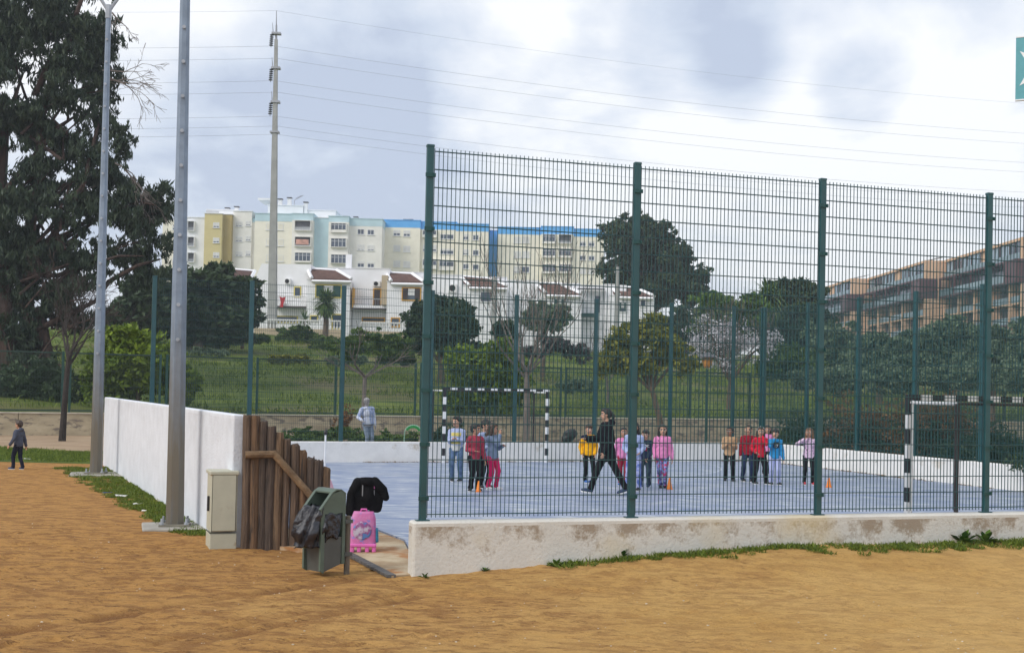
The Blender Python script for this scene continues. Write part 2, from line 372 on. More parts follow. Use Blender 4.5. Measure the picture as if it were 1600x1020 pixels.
def axis(a, b, dense, step, far, growth=1.35):
    v = list(np.arange(a, b + 1e-6, step)); s = dense; x = b
    while x < far[1]: x += s; v.append(min(x, far[1])); s *= growth
    s = dense; x = a
    while x > far[0]: x -= s; v.insert(0, max(x, far[0])); s *= growth
    return v
xs = axis(-6.8, 7.8, 0.10, 0.038, (-700, 700)); ys = axis(8.6, 16.2, 0.08, 0.036, (-60, 900))
V_ = [(x, y, gz(x, y)) for y in ys for x in xs]; nx = len(xs)
F_ = [(j * nx + i, j * nx + i + 1, (j + 1) * nx + i + 1, (j + 1) * nx + i) for j in range(len(ys) - 1) for i in range(nx - 1)]
me = bpy.data.meshes.new('ground'); me.from_pydata(V_, [], F_); me.materials.append(sand)
a_ = me.attributes.new('damp', 'FLOAT', 'POINT'); a_.data.foreach_set('value', [damp_at(x, y) if (8 < y < 17.5 and abs(x) < 9) else 0 for x, y, z in V_])
me.polygons.foreach_set('use_smooth', [True] * len(F_)); g = bpy.data.objects.new('ground', me); col.objects.link(g); tag(g, kind='structure')

# ------------------------------------------------------------------ grass
grass_m = mat('grass', (0.045, 0.080, 0.012), base2=(0.15, 0.19, 0.035), scale=0.35, rough=0.9, bump=1.0, bscale=9, third=(0.17, 0.15, 0.07), third_scale=0.16, third_lo=0.50, third_hi=0.66, spec=0.15)
blade_m = leafmat('grass_blade', (0.055, 0.10, 0.010), (0.21, 0.27, 0.035))
weed_m = leafmat('weed', (0.02, 0.06, 0.010), (0.11, 0.20, 0.03))
def hz(t, s):
    """height of the hillside s metres beyond the stone wall"""
    z = 0.80 + 0.108 * min(s, 50) + 0.03 * max(0, min(s - 50, 120))
    z += 0.25 * mnoise.noise(Vector((t * 0.07, s * 0.09, 1))) * min(1, s / 5)
    if s > 230: z -= (s - 230) * 0.05
    return z
def hill_z(x, y):
    q = Vector((x, y, 0)) - SW(0); t = q.x * 0.896 + q.y * 0.444; s = q.x * sn.x + q.y * sn.y
    return hz(t, s) if s > 0 else -0.05
ss = [0, .6, 1.5, 3, 5, 7, 9, 12, 15, 18, 22, 26, 30, 34, 38, 42, 46, 50, 55, 62, 72, 85, 100, 130, 170, 230, 300, 420, 560]
ts = [-300, -200, -140, -100] + list(np.arange(-80, 150, 2.5)) + [160, 200, 260, 340, 440]
V_ = []
for s in ss:
    for t in ts: q = SW(t) + sn * s; V_.append((q.x, q.y, hz(t, s)))
nx = len(ts); F_ = [(j * nx + i, j * nx + i + 1, (j + 1) * nx + i + 1, (j + 1) * nx + i) for j in range(len(ss) - 1) for i in range(nx - 1)]
me = bpy.data.meshes.new('hillside'); me.from_pydata(V_, [], F_); me.materials.append(grass_m); me.polygons.foreach_set('use_smooth', [True] * len(F_))
h_ = bpy.data.objects.new('hillside', me); col.objects.link(h_); tag(h_, kind='structure')
def blades(name, spots, n, hgt, mat_, label=None, spread=0.05, parent=None, wd=0.12, seed=1, kind='stuff', cat='grass', lean=0.5):
    """n blades over weighted spots [(x, y, z, radius)]"""
    rng = np.random.default_rng(seed); S = np.array(spots, float); w = S[:, 3] ** 2; k = rng.choice(len(S), n, p=w / w.sum())
    ang = rng.random(n) * 6.283; rr = np.sqrt(rng.random(n)) * S[k, 3]; base = np.stack([S[k, 0] + rr * np.cos(ang), S[k, 1] + rr * np.sin(ang), S[k, 2] - 0.01], 1)
    h = hgt * (0.4 + 0.9 * rng.random(n)) ; dirn = rng.normal(size=(n, 3)) * lean; dirn[:, 2] = 1; dirn /= np.linalg.norm(dirn, axis=1)[:, None]
    side = np.cross(dirn, rng.normal(size=(n, 3))); side /= np.linalg.norm(side, axis=1)[:, None]; side *= (h * wd)[:, None]
    mid = base + dirn * (h * 0.55)[:, None]; tip = base + dirn * h[:, None] + rng.normal(size=(n, 3)) * (h * 0.2)[:, None]; tip[:, 2] = np.maximum(tip[:, 2], base[:, 2] + 0.01)
    V = np.stack([base, mid + side, tip, mid - side], 1); o = quads(name, V, mat_, parent)
    if kind: tag(o, label, cat, kind=kind)
    return o
# strip along the foot of the near wall
sp_ = []; rg = random.Random(3)
for i in range(420):
    t = rg.random() ** 0.8 * 12.5 + 1.4; s = 0.12 + abs(rg.gauss(0, 1)) * (0.09 + 0.022 * t)
    if mnoise.noise(Vector((t * 1.3, s * 2, 4))) < -0.25 and s > 0.25: continue
    q = Vector((NP[0][0], NP[0][1], 0)) + nd * t + nn * s; sp_.append((q.x, q.y, gz(q.x, q.y), 0.05 + 0.08 * rg.random()))
blades('grass', sp_, 26000, 0.06, blade_m, 'short weedy grass along the foot of the stained low wall', seed=4, wd=0.10, lean=0.7)
# strip along the foot of the tall white wall
sp_ = []; wd_ = (LW1 - LW0).normalized(); wn_ = Vector((-wd_.y, wd_.x, 0))
for i in range(700):
    t = 0.9 + rg.random() * 14; s = 0.05 + rg.random() ** 1.3 * (0.35 + 0.055 * t + 0.25 * mnoise.noise(Vector((t, 3, 1)))) 
    if 0.6 < t < 1.3 and s < 0.6: continue
    q = LW0 + wd_ * t + wn_ * s; sp_.append((q.x, q.y, -0.05, 0.07 + 0.08 * rg.random()))
blades('grass', sp_, 42000, 0.055, blade_m, 'bright grass strip along the foot of the tall white wall', seed=5, wd=0.12, lean=0.8)
# lawn beyond the sand on the left
lawn = [P(-500, 722, 30.2), P(150, 724, 29.8), P(152, 707, 34), P(60, 700, 36.5), P(-40, 697, 37.5), P(-600, 697, 37.5)]
tag(MB().prism([(p.x, p.y) for p in lawn], -0.09, -0.042).build('lawn', grass_m), kind='structure')
sp_ = []
for i in range(500):
    a, b = rg.random(), rg.random(); p = P(-60 + 212 * a, 708, 30.4 + 6.2 * b * (1 - 0.35 * a)); sp_.append((p.x, p.y, -0.045, 0.4))
blades('grass', sp_, 22000, 0.07, blade_m, 'grass patch behind the small child in front of the stone wall', seed=6, lean=0.6)
# rough grass on the hillside
sp_ = []
for i in range(1500):
    t = rg.uniform(-12, 62); s = rg.uniform(0.4, 46); q = SW(t) + sn * s; sp_.append((q.x, q.y, hz(t, s), 1.2))
blades('grass', sp_, 60000, 0.26, blade_m, 'rough meadow grass covering the hillside below the white houses', seed=7, wd=0.10)

# ------------------------------------------------------------------ court
court_m = mat('court_paint', (0.17, 0.225, 0.37), base2=(0.35, 0.39, 0.47), scale=0.55, rough=0.5, stretch=(1, 3.0, 1), lo=0.35, hi=0.68, third=(0.50, 0.53, 0.56), third_scale=1.6, third_lo=0.53, third_hi=0.64, spec=0.4, bump=0.15, bscale=40, detail=8)
pts = [(-1.0, 13.35), (NR.x, NR.y), (C1.x, C1.y), (LW1.x, LW1.y), (-4.35, 17.15), (-1.88, 17.0), (-1.39, 15.9)]
tag(MB().prism(pts, -0.08, 0.0).build('court_floor', court_m), kind='structure')
slab_m = mat('slab', (0.33, 0.22, 0.12), base2=(0.52, 0.42, 0.28), scale=1.6, rough=0.9, lo=0.4, hi=0.6, bump=0.4, third=(0.36, 0.17, 0.06), third_scale=1.3, third_lo=0.5, third_hi=0.6)
a = G(545, 866, -0.04); b = G(612, 901, -0.04)
pts = [(b.x, b.y), (-1.0, 13.2), (-1.0, 13.34), (-1.40, 15.89), (-1.89, 16.98), (-3.5, 17.0), (-3.3, 15.4), (a.x, a.y)]
tag(MB().prism(pts, -0.10, [-0.028] * 2 + [-0.02] * 4 + [-0.03] * 2).build('entrance_pavement', slab_m), kind='structure')
drain_m = mat('drain', (0.10, 0.095, 0.09), rough=0.7, var=0.3, scale=30)
mb = MB(); dv = (b - a); 
for k in range(12): 
    c = a + dv * ((k + 0.5) / 12); mb.box((c.x, c.y, -0.032), (dv.length / 12 * 0.9, 0.10, 0.03), math.atan2(dv.y, dv.x))
o = mb.build('drain_cover', drain_m); tag(o, 'narrow grey drain strip set in the sand at the court entrance', 'drain')
soil_m = mat('garden_soil', (0.13, 0.095, 0.06), base2=(0.24, 0.185, 0.12), scale=0.8, rough=1, bump=0.8, bscale=9, third=(0.07, 0.085, 0.03), third_scale=0.9, third_lo=0.52, third_hi=0.62)
tag(MB().prism([(LW1.x - 0.2, LW1.y + 0.2), (C1.x + 0.1, C1.y + 0.15), (NR.x + 0.3, NR.y), (60, 26), (SW(78).x, SW(78).y), (SW(8).x, SW(8).y)], -0.2, -0.03).build('garden_soil', soil_m), kind='structure')
dirt_m = mat('dry_dirt', (0.30, 0.205, 0.125), base2=(0.40, 0.29, 0.185), scale=0.7, rough=1, bump=0.8, bscale=9)
tag(MB().prism([(-40, 37.2), (-16, 36.2), (-11.6, 34.2), (-10.4, 30.1), (SW(8).x - .02, SW(8).y), (SW(-40).x, SW(-40).y)], -0.2, -0.036).build('dirt_path', dirt_m), kind='structure')
# faded court lines, thin paint sheets
line_m = mat('court_line', (0.52, 0.56, 0.64), var=0.15, scale=3, rough=0.6)
mb = MB()
def stripe(a, b, w=0.05):
    a = Vector(a); b = Vector(b); d = (b - a).normalized(); n = Vector((-d.y, d.x, 0)) * w / 2
    mb.add([a - n, b - n, b + n, a + n], [(0, 1, 2, 3)])
e1 = Vector((0.93, 0.368, 0)); e2 = Vector((-0.347, 0.938, 0))
for k, (px, py) in enumerate(((560, 748), )):
    pass
o1 = G(760, 735, 0.004); 
for q0, d0, l0 in ((G(1100, 738, 0.004), e1, -7), (G(1120, 772, 0.004), Vector((0.9, -0.42, 0)), 5), (G(900, 787, 0.004), e1, 9), (G(700, 745, 0.004), e1, 9)):
    stripe(q0, q0 + d0 * l0)
arcc = G(790, 722, 0.004)
pr = None
for k in range(25):
    q = math.pi * (1.08 + 0.9 * k / 24); p = arcc + e1 * (6 * math.cos(q)) + e2 * (6 * math.sin(q)); p.z = 0.004
    if pr is not None: stripe(pr, p)
    pr = p
tag(mb.build('court_lines', line_m), kind='structure')

# dry leaf litter collected at the foot of the far and right walls
sp_ = []; rgl = random.Random(31)
for i in range(500):
    if rgl.random() < 0.6: q = FL(rgl.uniform(-7, 12)) - e2 * (0.12 + abs(rgl.gauss(0, 0.06)))
    else: q = RL(rgl.uniform(0, 18)) - Vector((0.938, 0.347, 0)) * (0.12 + abs(rgl.gauss(0, 0.05)))
    if mnoise.noise(Vector((q.x * 0.8, q.y * 0.8, 3))) > -0.15: sp_.append((q.x, q.y, 0.0, 0.09))
blades('leaf_litter', sp_, 9000, 0.035, leafmat('dry_leaf', (0.10, 0.055, 0.02), (0.34, 0.22, 0.10)), 'dry leaves and grit gathered at the foot of the court walls', seed=9, wd=0.4, lean=1.5, cat='leaf litter')
# ------------------------------------------------------------------ walls
def wallmat(name, base, stain, zt, zb=None, amt=0.5, lo=0.48, hi=0.6, sc=2.2, ochre=None):
    """whitewash with weathered patches below its coping: stains that belong to the wall"""
    m = mat(name, base, var=0.05, scale=3, rough=0.9, bump=0.5, bscale=30, spec=0.2); t = m.node_tree; b = t.nodes['Principled BSDF']; x = t.nodes[m['mixnode']]
    tc = t.nodes.new('ShaderNodeTexCoord'); mp = t.nodes.new('ShaderNodeMapping'); mp.inputs['Scale'].default_value = (1, 1, 0.9); t.links.new(tc.outputs['Object'], mp.inputs[0])
    n = t.nodes.new('ShaderNodeTexNoise'); n.inputs['Scale'].default_value = sc; n.inputs['Detail'].default_value = 12; n.inputs['Roughness'].default_value = 0.80; t.links.new(mp.outputs[0], n.inputs['Vector'])
    s = t.nodes.new('ShaderNodeSeparateXYZ'); t.links.new(tc.outputs['Object'], s.inputs[0])
    r = t.nodes.new('ShaderNodeMapRange'); t.links.new(s.outputs[2], r.inputs[0]); r.inputs[1].default_value = zt - 0.5; r.inputs[2].default_value = zt - 0.07; r.inputs[3].default_value = -0.07; r.inputs[4].default_value = 0.07
    ad = t.nodes.new('ShaderNodeMath'); ad.operation = 'ADD'; t.links.new(n.outputs[0], ad.inputs[0]); t.links.new(r.outputs[0], ad.inputs[1])
    cut = t.nodes.new('ShaderNodeMath'); cut.operation = 'LESS_THAN'; t.links.new(s.outputs[2], cut.inputs[0]); cut.inputs[1].default_value = zt - 0.055
    q = t.nodes.new('ShaderNodeMapRange'); t.links.new(ad.outputs[0], q.inputs[0]); q.inputs[1].default_value = lo; q.inputs[2].default_value = hi; q.inputs[4].default_value = amt
    mu = t.nodes.new('ShaderNodeMath'); mu.operation = 'MULTIPLY'; t.links.new(q.outputs[0], mu.inputs[0]); t.links.new(cut.outputs[0], mu.inputs[1])
    y = t.nodes.new('ShaderNodeMix'); y.data_type = 'RGBA'; t.links.new(mu.outputs[0], y.inputs[0]); t.links.new(x.outputs[2], y.inputs[6]); y.inputs[7].default_value = stain + (1,)
    o = y.outputs[2]
    if ochre:
        n2 = t.nodes.new('ShaderNodeTexNoise'); n2.inputs['Scale'].default_value = 0.8; n2.inputs['Detail'].default_value = 6; t.links.new(tc.outputs['Object'], n2.inputs['Vector'])
        r2 = t.nodes.new('ShaderNodeMapRange'); t.links.new(n2.outputs[0], r2.inputs[0]); r2.inputs[1].default_value = 0.52; r2.inputs[2].default_value = 0.66; r2.inputs[4].default_value = 0.55
        z2 = t.nodes.new('ShaderNodeMix'); z2.data_type = 'RGBA'; t.links.new(r2.outputs[0], z2.inputs[0]); t.links.new(o, z2.inputs[6]); z2.inputs[7].default_value = ochre + (1,); o = z2.outputs[2]
        n4 = t.nodes.new('ShaderNodeTexNoise'); n4.inputs['Scale'].default_value = 26; n4.inputs['Detail'].default_value = 6; n4.inputs['Roughness'].default_value = 0.75; t.links.new(tc.outputs['Object'], n4.inputs['Vector'])
        r4 = t.nodes.new('ShaderNodeMapRange'); t.links.new(n4.outputs[0], r4.inputs[0]); r4.inputs[1].default_value = 0.60; r4.inputs[2].default_value = 0.68; r4.inputs[4].default_value = 0.7
        z4 = t.nodes.new('ShaderNodeMix'); z4.data_type = 'RGBA'; t.links.new(r4.outputs[0], z4.inputs[0]); t.links.new(o, z4.inputs[6]); z4.inputs[7].default_value = (0.36, 0.31, 0.24, 1); o = z4.outputs[2]
    t.links.new(o, b.inputs['Base Color']); return m
near_wm = wallmat('stained_whitewash', (0.66, 0.64, 0.59), (0.29, 0.22, 0.15), 0.556, amt=0.85, lo=0.505, hi=0.62, sc=3.0, ochre=(0.62, 0.50, 0.27))
far_wm = wallmat('whitewash', (0.80, 0.79, 0.77), (0.42, 0.34, 0.22), 0.56, amt=0.6, lo=0.60, hi=0.70, sc=1.6)
left_wm = wallmat('white_paint', (0.70, 0.73, 0.78), (0.48, 0.48, 0.50), 1.64, amt=0.55, lo=0.50, hi=0.72, sc=1.1)
def wall(name, A, B, th_, z0, z1, m, label, bev=0.02, cat='wall'):
    A = Vector(A); B = Vector(B); d = B - A; c = (A + B) / 2; rz = math.atan2(d.y, d.x)
    o = MB().bevbox((0, 0, (z1 - z0) / 2), (d.length, th_, z1 - z0), bev).build(name, m, loc=(c.x, c.y, z0)); o.rotation_euler.z = rz
    # keep object z at world z for the stain height
    for v in o.data.vertices: v.co.z += z0
    o.location.z = 0
    return tag(o, label, cat)
nA = Vector((NP[0][0], NP[0][1], 0)) - nd * 0.13; nB = NR
wall('low_wall', nA, NR + nd * 0.1, 0.24, -0.3, 0.556, near_wm, 'low stained white wall carrying the tall green mesh fence nearest the camera', 0.03)
wall('low_wall', LW1 + (FL(0) - FL(1)) * 0.0 + Vector((0.1, 0.05, 0)), C1 + e1 * 0.1, 0.22, -0.1, 0.55, far_wm, 'low white wall along the far side of the blue court')
wall('low_wall', C1 - e2 * 0.12, NR + e2 * 0.13, 0.22, -0.1, 0.57, far_wm, 'low white wall along the right side of the blue court, running towards the camera')
wall('white_wall', LW0, LW1 + (LW0 - LW1).normalized() * 0.12, 0.14, -0.3, 1.64, left_wm, 'tall white painted wall behind the two grey poles on the left')
stone_m = mat('old_stone', (0.34, 0.28, 0.19), base2=(0.54, 0.46, 0.32), scale=0.8, rough=0.95, bump=0.8, bscale=8, stretch=(1, 1, 2.5), third=(0.20, 0.17, 0.14), third_scale=2.2, third_lo=0.52, third_hi=0.62)
mb = MB(); A = SW(-60); 
o = None
for k in range(36):
    a, b = SW(-60 + 4 * k), SW(-56 + 4 * k); c = (a + b) / 2; rz = math.atan2(0.444, 0.896)
    mb.bevbox((c.x, c.y, 0.34), (3.985, 0.3, 0.88), 0.015, rz); mb.bevbox((c.x, c.y, 0.805), (3.99, 0.36, 0.05), 0.012, rz, mi=1)
o = mb.build('stone_wall', [stone_m, mat('stone_cap', (0.52, 0.47, 0.38), var=0.15, scale=3)]); tag(o, 'old tan retaining wall of large blocks below the hillside meadow', 'wall')

# ------------------------------------------------------------------ mesh fences
post_m = mat('green_post', (0.011, 0.070, 0.080), rough=0.33, var=0.12, scale=4, spec=0.6)
wire_m = mat('green_wire', (0.010, 0.060, 0.065), rough=0.4, var=0.1)
wire2_m = mat('dark_green_wire', (0.022, 0.055, 0.042), rough=0.5, var=0.1)
post2_m = mat('dark_green_post', (0.012, 0.06, 0.05), rough=0.45, var=0.15)
bolt_m = mat('clamp', (0.015, 0.07, 0.07), rough=0.4, metal=0.2)
def panel(a, b, z0, z1, wv, wh, sv, sh, over=0.035, double=True):
    """welded wire panel between a and b"""
    mb = MB(); a = Vector(a); b = Vector(b); d = (b - a); Ln = d.length; d.normalize(); n = Vector((-d.y, d.x, 0)); rz = math.atan2(d.y, d.x); k = int(round(Ln / sv)); 
    for i in range(k + 1):
        p = a + d * (Ln * i / k); mb.bar((p.x, p.y, z0 - over), (p.x, p.y, z1 + over), wv / 2 * 1.42, n=4, caps=False)
    m_ = int(round((z1 - z0) / sh))
    for j in range(m_ + 1):
        z = z0 + (z1 - z0) * j / m_; c = (a + b) / 2
        for s in ((-1, 1) if double else (0,)):
            q = c + n * (s * (wv / 2 + wh / 2)); mb.box((q.x, q.y, z), (Ln, wh, wh * 1.15), rz)
    return mb
def tall_fence(pts, z0, zt, label, pw, wv, wh, pm, wm, sv=0.05, clamps=True, skip=(), panel_z0=0.07, name='mesh_fence', sh=0.2):
    root = empty(name, (pts[0][0], pts[0][1], z0), 0, label, 'fence'); O = Vector((pts[0][0], pts[0][1], z0)); pp = [Vector((p[0], p[1], 0)) for p in pts]
    for i, p in enumerate(pp):
        d = (pp[min(i + 1, len(pp) - 1)] - pp[max(i - 1, 0)]).normalized(); rz = math.atan2(d.y, d.x); n = Vector((-d.y, d.x, 0)); q = p - Vector((O.x, O.y, 0))
        mb = MB(); mb.bevbox((q.x, q.y, (zt - z0) / 2), (pw[0], pw[1], zt - z0), 0.008, rz); mb.bevbox((q.x, q.y, zt - z0 + 0.006), (pw[0] * 1.12, pw[1] * 1.12, 0.03), 0.008, rz)
        if clamps:
            mb.box((q.x, q.y, 0.008), (pw[0] * 1.9, pw[1] * 1.5, 0.012), rz)
        po = mb.build('post', pm, root)
        if clamps:
            cb = MB(); z = 0.25
            while z < zt - z0:
                cb = MB(); c = q - n * (pw[1] / 2 + 0.010); cb.box((c.x, c.y, z), (pw[0] * 1.45, 0.016, 0.045), rz); cb.box((c.x + d.x * pw[0] * 0.5, c.y + d.y * pw[0] * 0.5, z), (0.02, 0.045, 0.03), rz); z += 0.6; cb.build('clamp', bolt_m, po)
    for i in range(len(pp) - 1):
        if i in skip: continue
        d = (pp[i + 1] - pp[i]).normalized(); a = pp[i] + d * (pw[0] / 2 + 0.012) - Vector((O.x, O.y, 0)); b = pp[i + 1] - d * (pw[0] / 2 + 0.012) - Vector((O.x, O.y, 0))
        panel(a, b, panel_z0, zt - z0 - 0.05, wv, wh, sv, sh).build('panel', wm, root)
    return root
tall_fence(NP + [(NR.x, NR.y)] if (Vector((NP[-1][0], NP[-1][1], 0)) - NR).length > 1 else NP, 0.556, 4.73, 'tall green welded mesh fence on the stained low wall nearest the camera', (0.08, 0.06), 0.0085, 0.0085, post_m, wire_m)
fp = [FL(t) for t in (-6.05, -3.6, -1.15, 1.35, 3.87, 6.38, 8.89, 11.07, 12.1)]
tall_fence([(p.x, p.y) for p in fp], 0.55, 4.72, 'tall green mesh fence standing on the far low wall of the court', (0.11, 0.08), 0.0048, 0.007, post_m, wire_m, clamps=False)
rp_ = [RL(s) for s in (0.12, 2.42, 4.82, 7.14, 9.5, 11.9, 14.3, 16.7)]
tall_fence([(p.x, p.y) for p in rp_], 0.57, 4.73, 'tall green mesh fence standing on the right low wall of the court', (0.11, 0.08), 0.0065, 0.008, post_m, wire_m, clamps=False)
# lower boundary fence on the stone wall: double posts, framed panels
root = empty('mesh_fence', tuple(SW(-16)) , 0, 'lower dark green framed fence on top of the old stone wall', 'fence'); root.location.z = 0.83; O = SW(-16)
tt = [-16.2 + 3.57 * k for k in range(22)]; rz = math.atan2(0.444, 0.896)
for k, t in enumerate(tt):
    for s in (-0.13, 0.13):
        q = SW(t + s) - O
        if t + s > 30 and s > 0: continue
        MB().bevbox((q.x, q.y, 1.15), (0.09 if t < 30 else 0.12, 0.08, 2.3), 0.008, rz).build('post', post2_m, root)
    if k < len(tt) - 1:
        a = SW(t + 0.2) - O; b = SW(t + 3.37) - O; mb = panel(a, b, 0.10, 2.22, 0.0065, 0.008, 0.055, 0.3, over=0.0, double=False); c = (a + b) / 2
        for z in (0.07, 2.25): mb.box((c.x, c.y, z), ((b - a).length, 0.05, 0.05), rz)
        mb.build('panel', wire2_m, root)
# ================================================================== houses and blocks on the hill
def plaster(name, c, var=0.05): return mat(name, c, var=var, scale=0.5, rough=0.9, spec=0.15, bump=0.2, bscale=3, detail=6)
M_cream = plaster('cream_plaster', (0.84, 0.80, 0.68)); M_cream2 = plaster('pale_plaster', (0.80, 0.78, 0.73)); M_ochre = plaster('ochre_plaster', (0.62, 0.53, 0.27)); M_white = plaster('white_plaster', (0.80, 0.81, 0.83))
M_ochre_shade = plaster('shaded_ochre_plaster', (0.44, 0.34, 0.14))  # same ochre, with the shade of the tower's right side painted into the colour
M_pblue = plaster('pale_blue_plaster', (0.50, 0.66, 0.72)); M_blue = plaster('bright_blue_plaster', (0.13, 0.42, 0.82)); M_grey = plaster('grey_plaster', (0.52, 0.53, 0.55))
M_vwhite = mat('lime_wash', (0.86, 0.86, 0.88), var=0.04, scale=0.9, rough=0.9, spec=0.15)
M_glass = mat('window_glass', (0.06, 0.08, 0.12), var=0.3, scale=0.8, rough=0.12, spec=0.7)
M_shut = mat('roller_shutter', (0.72, 0.71, 0.69), var=0.06, scale=2, rough=0.6)
M_frame = mat('window_frame', (0.75, 0.75, 0.75), var=0.05, rough=0.5)
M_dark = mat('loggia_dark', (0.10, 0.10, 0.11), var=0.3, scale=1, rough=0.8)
M_tile = mat('roof_tile', (0.10, 0.055, 0.045), base2=(0.17, 0.095, 0.075), scale=3, rough=0.85, bump=1.0, bscale=10)
M_yel = plaster('yellow_trim', (0.66, 0.55, 0.16)); M_org = plaster('orange_trim', (0.66, 0.36, 0.07)); M_gsh = mat('green_shutter', (0.018, 0.075, 0.065), rough=0.5); M_bsh = mat('brown_shutter', (0.055, 0.035, 0.035), rough=0.5)
M_tan = plaster('tan_stone', (0.50, 0.41, 0.29)); M_pink = mat('laundry_pink', (0.62, 0.33, 0.26), var=0.3, scale=2); M_red = mat('red_cloth', (0.42, 0.02, 0.03), var=0.2); M_purple = mat('purple_glazing', (0.10, 0.08, 0.28), rough=0.3, var=0.3)
M_metal = mat('grey_metal', (0.35, 0.36, 0.38), metal=0.6, rough=0.5); M_blackish = mat('black_plastic', (0.02, 0.02, 0.022), rough=0.5)

class Face:
    """a wall plane facing the camera, at depth d; pixel boxes on it become real boxes standing on that wall"""
    def __init__(s, root, d, O): s.root = root; s.d = d; s.O = Vector(O)
    def pt(s, px, py, dd=0.0): return P(px, py, s.d + dd) - s.O
    def rect(s, x0, y0, x1, y1):
        a = s.pt((x0 + x1) / 2, y0); b = s.pt((x0 + x1) / 2, y1); ym = (y0 + y1) / 2; l = s.pt(x0, ym); r = s.pt(x1, ym); return l.x, b.z, r.x, a.z
    def box(s, mb, x0, y0, x1, y1, front, back, mi=None):
        X0, Z0, X1, Z1 = s.rect(x0, y0, x1, y1); Y = s.d - s.O.y; mb.bbox((X0, Y - front, Z0), (X1, Y + back, Z1), mi)
    def mass(s, name, m, x0, y0, x1, depth, zbot, band=None, bm=None, off=0.0, root=None, back=None):
        """a block of the building with its top edge at pixel row y0"""
        X0, _, X1, Z1 = s.rect(x0, y0, x1, y0 + 1); Y = s.d - s.O.y; mb = MB(); zb = Z1
        if band: 
            zb = s.rect(x0, y0, x1, band)[1]; q = MB().bbox((X0 - 0.03, Y - off - 0.03, zb), (X1 + 0.03, Y + depth, Z1))
        mb.bbox((X0, Y - off, zbot), (X1, Y + depth, zb)); o = mb.build(name, m, root or s.root)
        if band: q.build('parapet', bm, root or s.root)
        # coping
        MB().bbox((X0 - 0.12, Y - off - 0.12, Z1), (X1 + 0.12, Y + depth, Z1 + 0.12)).build('coping', M_white if not band else bm, root or s.root)
        return o
    def window(s, x0, y0, x1, y1, shut=0.4, off=0.0, sm=None, gm=None, bars=1, lintel=False):
        X0, Z0, X1, Z1 = s.rect(x0, y0, x1, y1); Y = s.d - s.O.y - off; fr = MB(); w = 0.07
        for a, b in (((X0, Z0), (X1, Z0 + w)), ((X0, Z1 - w), (X1, Z1)), ((X0, Z0 + w), (X0 + w, Z1 - w)), ((X1 - w, Z0 + w), (X1, Z1 - w))): fr.bbox((a[0], Y - 0.06, a[1]), (b[0], Y + 0.02, b[1]))
        for k in range(bars): xm = X0 + (X1 - X0) * (k + 1) / (bars + 1); fr.bbox((xm - 0.035, Y - 0.05, Z0 + w), (xm + 0.035, Y + 0.01, Z1 - w))
        fr.bbox((X0 - 0.1, Y - 0.14, Z0 - 0.08), (X1 + 0.1, Y + 0.02, Z0 - 0.002))
        f = fr.build('window', M_frame, s.root)
        if shut < 0.98: MB().bbox((X0 + w, Y - 0.012, Z0 + w), (X1 - w, Y + 0.004, Z1 - w)).build('pane', gm or M_glass, f)
        if shut > 0.02:
            zb = Z1 - w - (Z1 - Z0 - 2 * w) * shut; sh = MB(); k = max(2, int((Z1 - w - zb) / 0.09)); h = (Z1 - w - zb) / k
            for i in range(k): sh.bbox((X0 + 0.02, Y - 0.045, zb + i * h + 0.008), (X1 - 0.02, Y - 0.016, zb + (i + 1) * h))
            sh.build('shutter', sm or M_shut, f)
        return f
    def loggia(s, x0, y0, x1, y1, par=0.42, off=0.0, glazed=False, extra=None, pm=None):
        """balcony opening: dark recess box set proud of the wall with a parapet and mullions"""
        X0, Z0, X1, Z1 = s.rect(x0, y0, x1, y1); Y = s.d - s.O.y - off; f = MB(); w = 0.1
        for a, b in (((X0 - w, Z0 - w), (X1 + w, Z0)), ((X0 - w, Z1), (X1 + w, Z1 + w)), ((X0 - w, Z0), (X0, Z1)), ((X1, Z0), (X1 + w, Z1))): f.bbox((a[0], Y - 0.5, a[1]), (b[0], Y + 0.02, b[1]))
        o = f.build('balcony', pm or M_cream2, s.root)
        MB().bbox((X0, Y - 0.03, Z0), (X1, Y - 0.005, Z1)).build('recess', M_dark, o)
        zp = Z0 + (Z1 - Z0) * par
        if glazed:
            g = MB(); n = 4
            for k in range(n): g.bbox((X0 + (X1 - X0) * k / n + 0.04, Y - 0.44, zp), (X0 + (X1 - X0) * (k + 1) / n - 0.04, Y - 0.42, Z1 - 0.05))
            g.build('glazing', M_glass, o); q = MB()
            for k in range(n + 1): xm = X0 + (X1 - X0) * k / n; q.bbox((xm - 0.04, Y - 0.46, zp), (xm + 0.04, Y - 0.40, Z1))
            q.bbox((X0, Y - 0.46, (zp + Z1) / 2 + .2), (X1, Y - 0.405, (zp + Z1) / 2 + 0.26)); q.build('glazing_bar', M_frame, o)
        else:
            q = MB(); n = 9
            for k in range(n + 1): xm = X0 + (X1 - X0) * k / n; q.bbox((xm - 0.02, Y - 0.46, Z0), (xm + 0.02, Y - 0.43, zp))
            q.bbox((X0, Y - 0.47, zp), (X1, Y - 0.42, zp + 0.06)); q.build('railing', M_metal, o)
        MB().bbox((X0, Y - 0.40, Z0), (X1, Y - 0.36, zp - 0.05)).build('balcony_front', M_grey if not glazed else M_cream2, o)
        if extra:
            MB().bbox((X0 + 0.2, Y - 0.56, Z0 + (Z1 - Z0) * 0.15), (X1 - 0.3, Y - 0.52, Z0 + (Z1 - Z0) * 0.72)).build('laundry', extra, o)
        return o
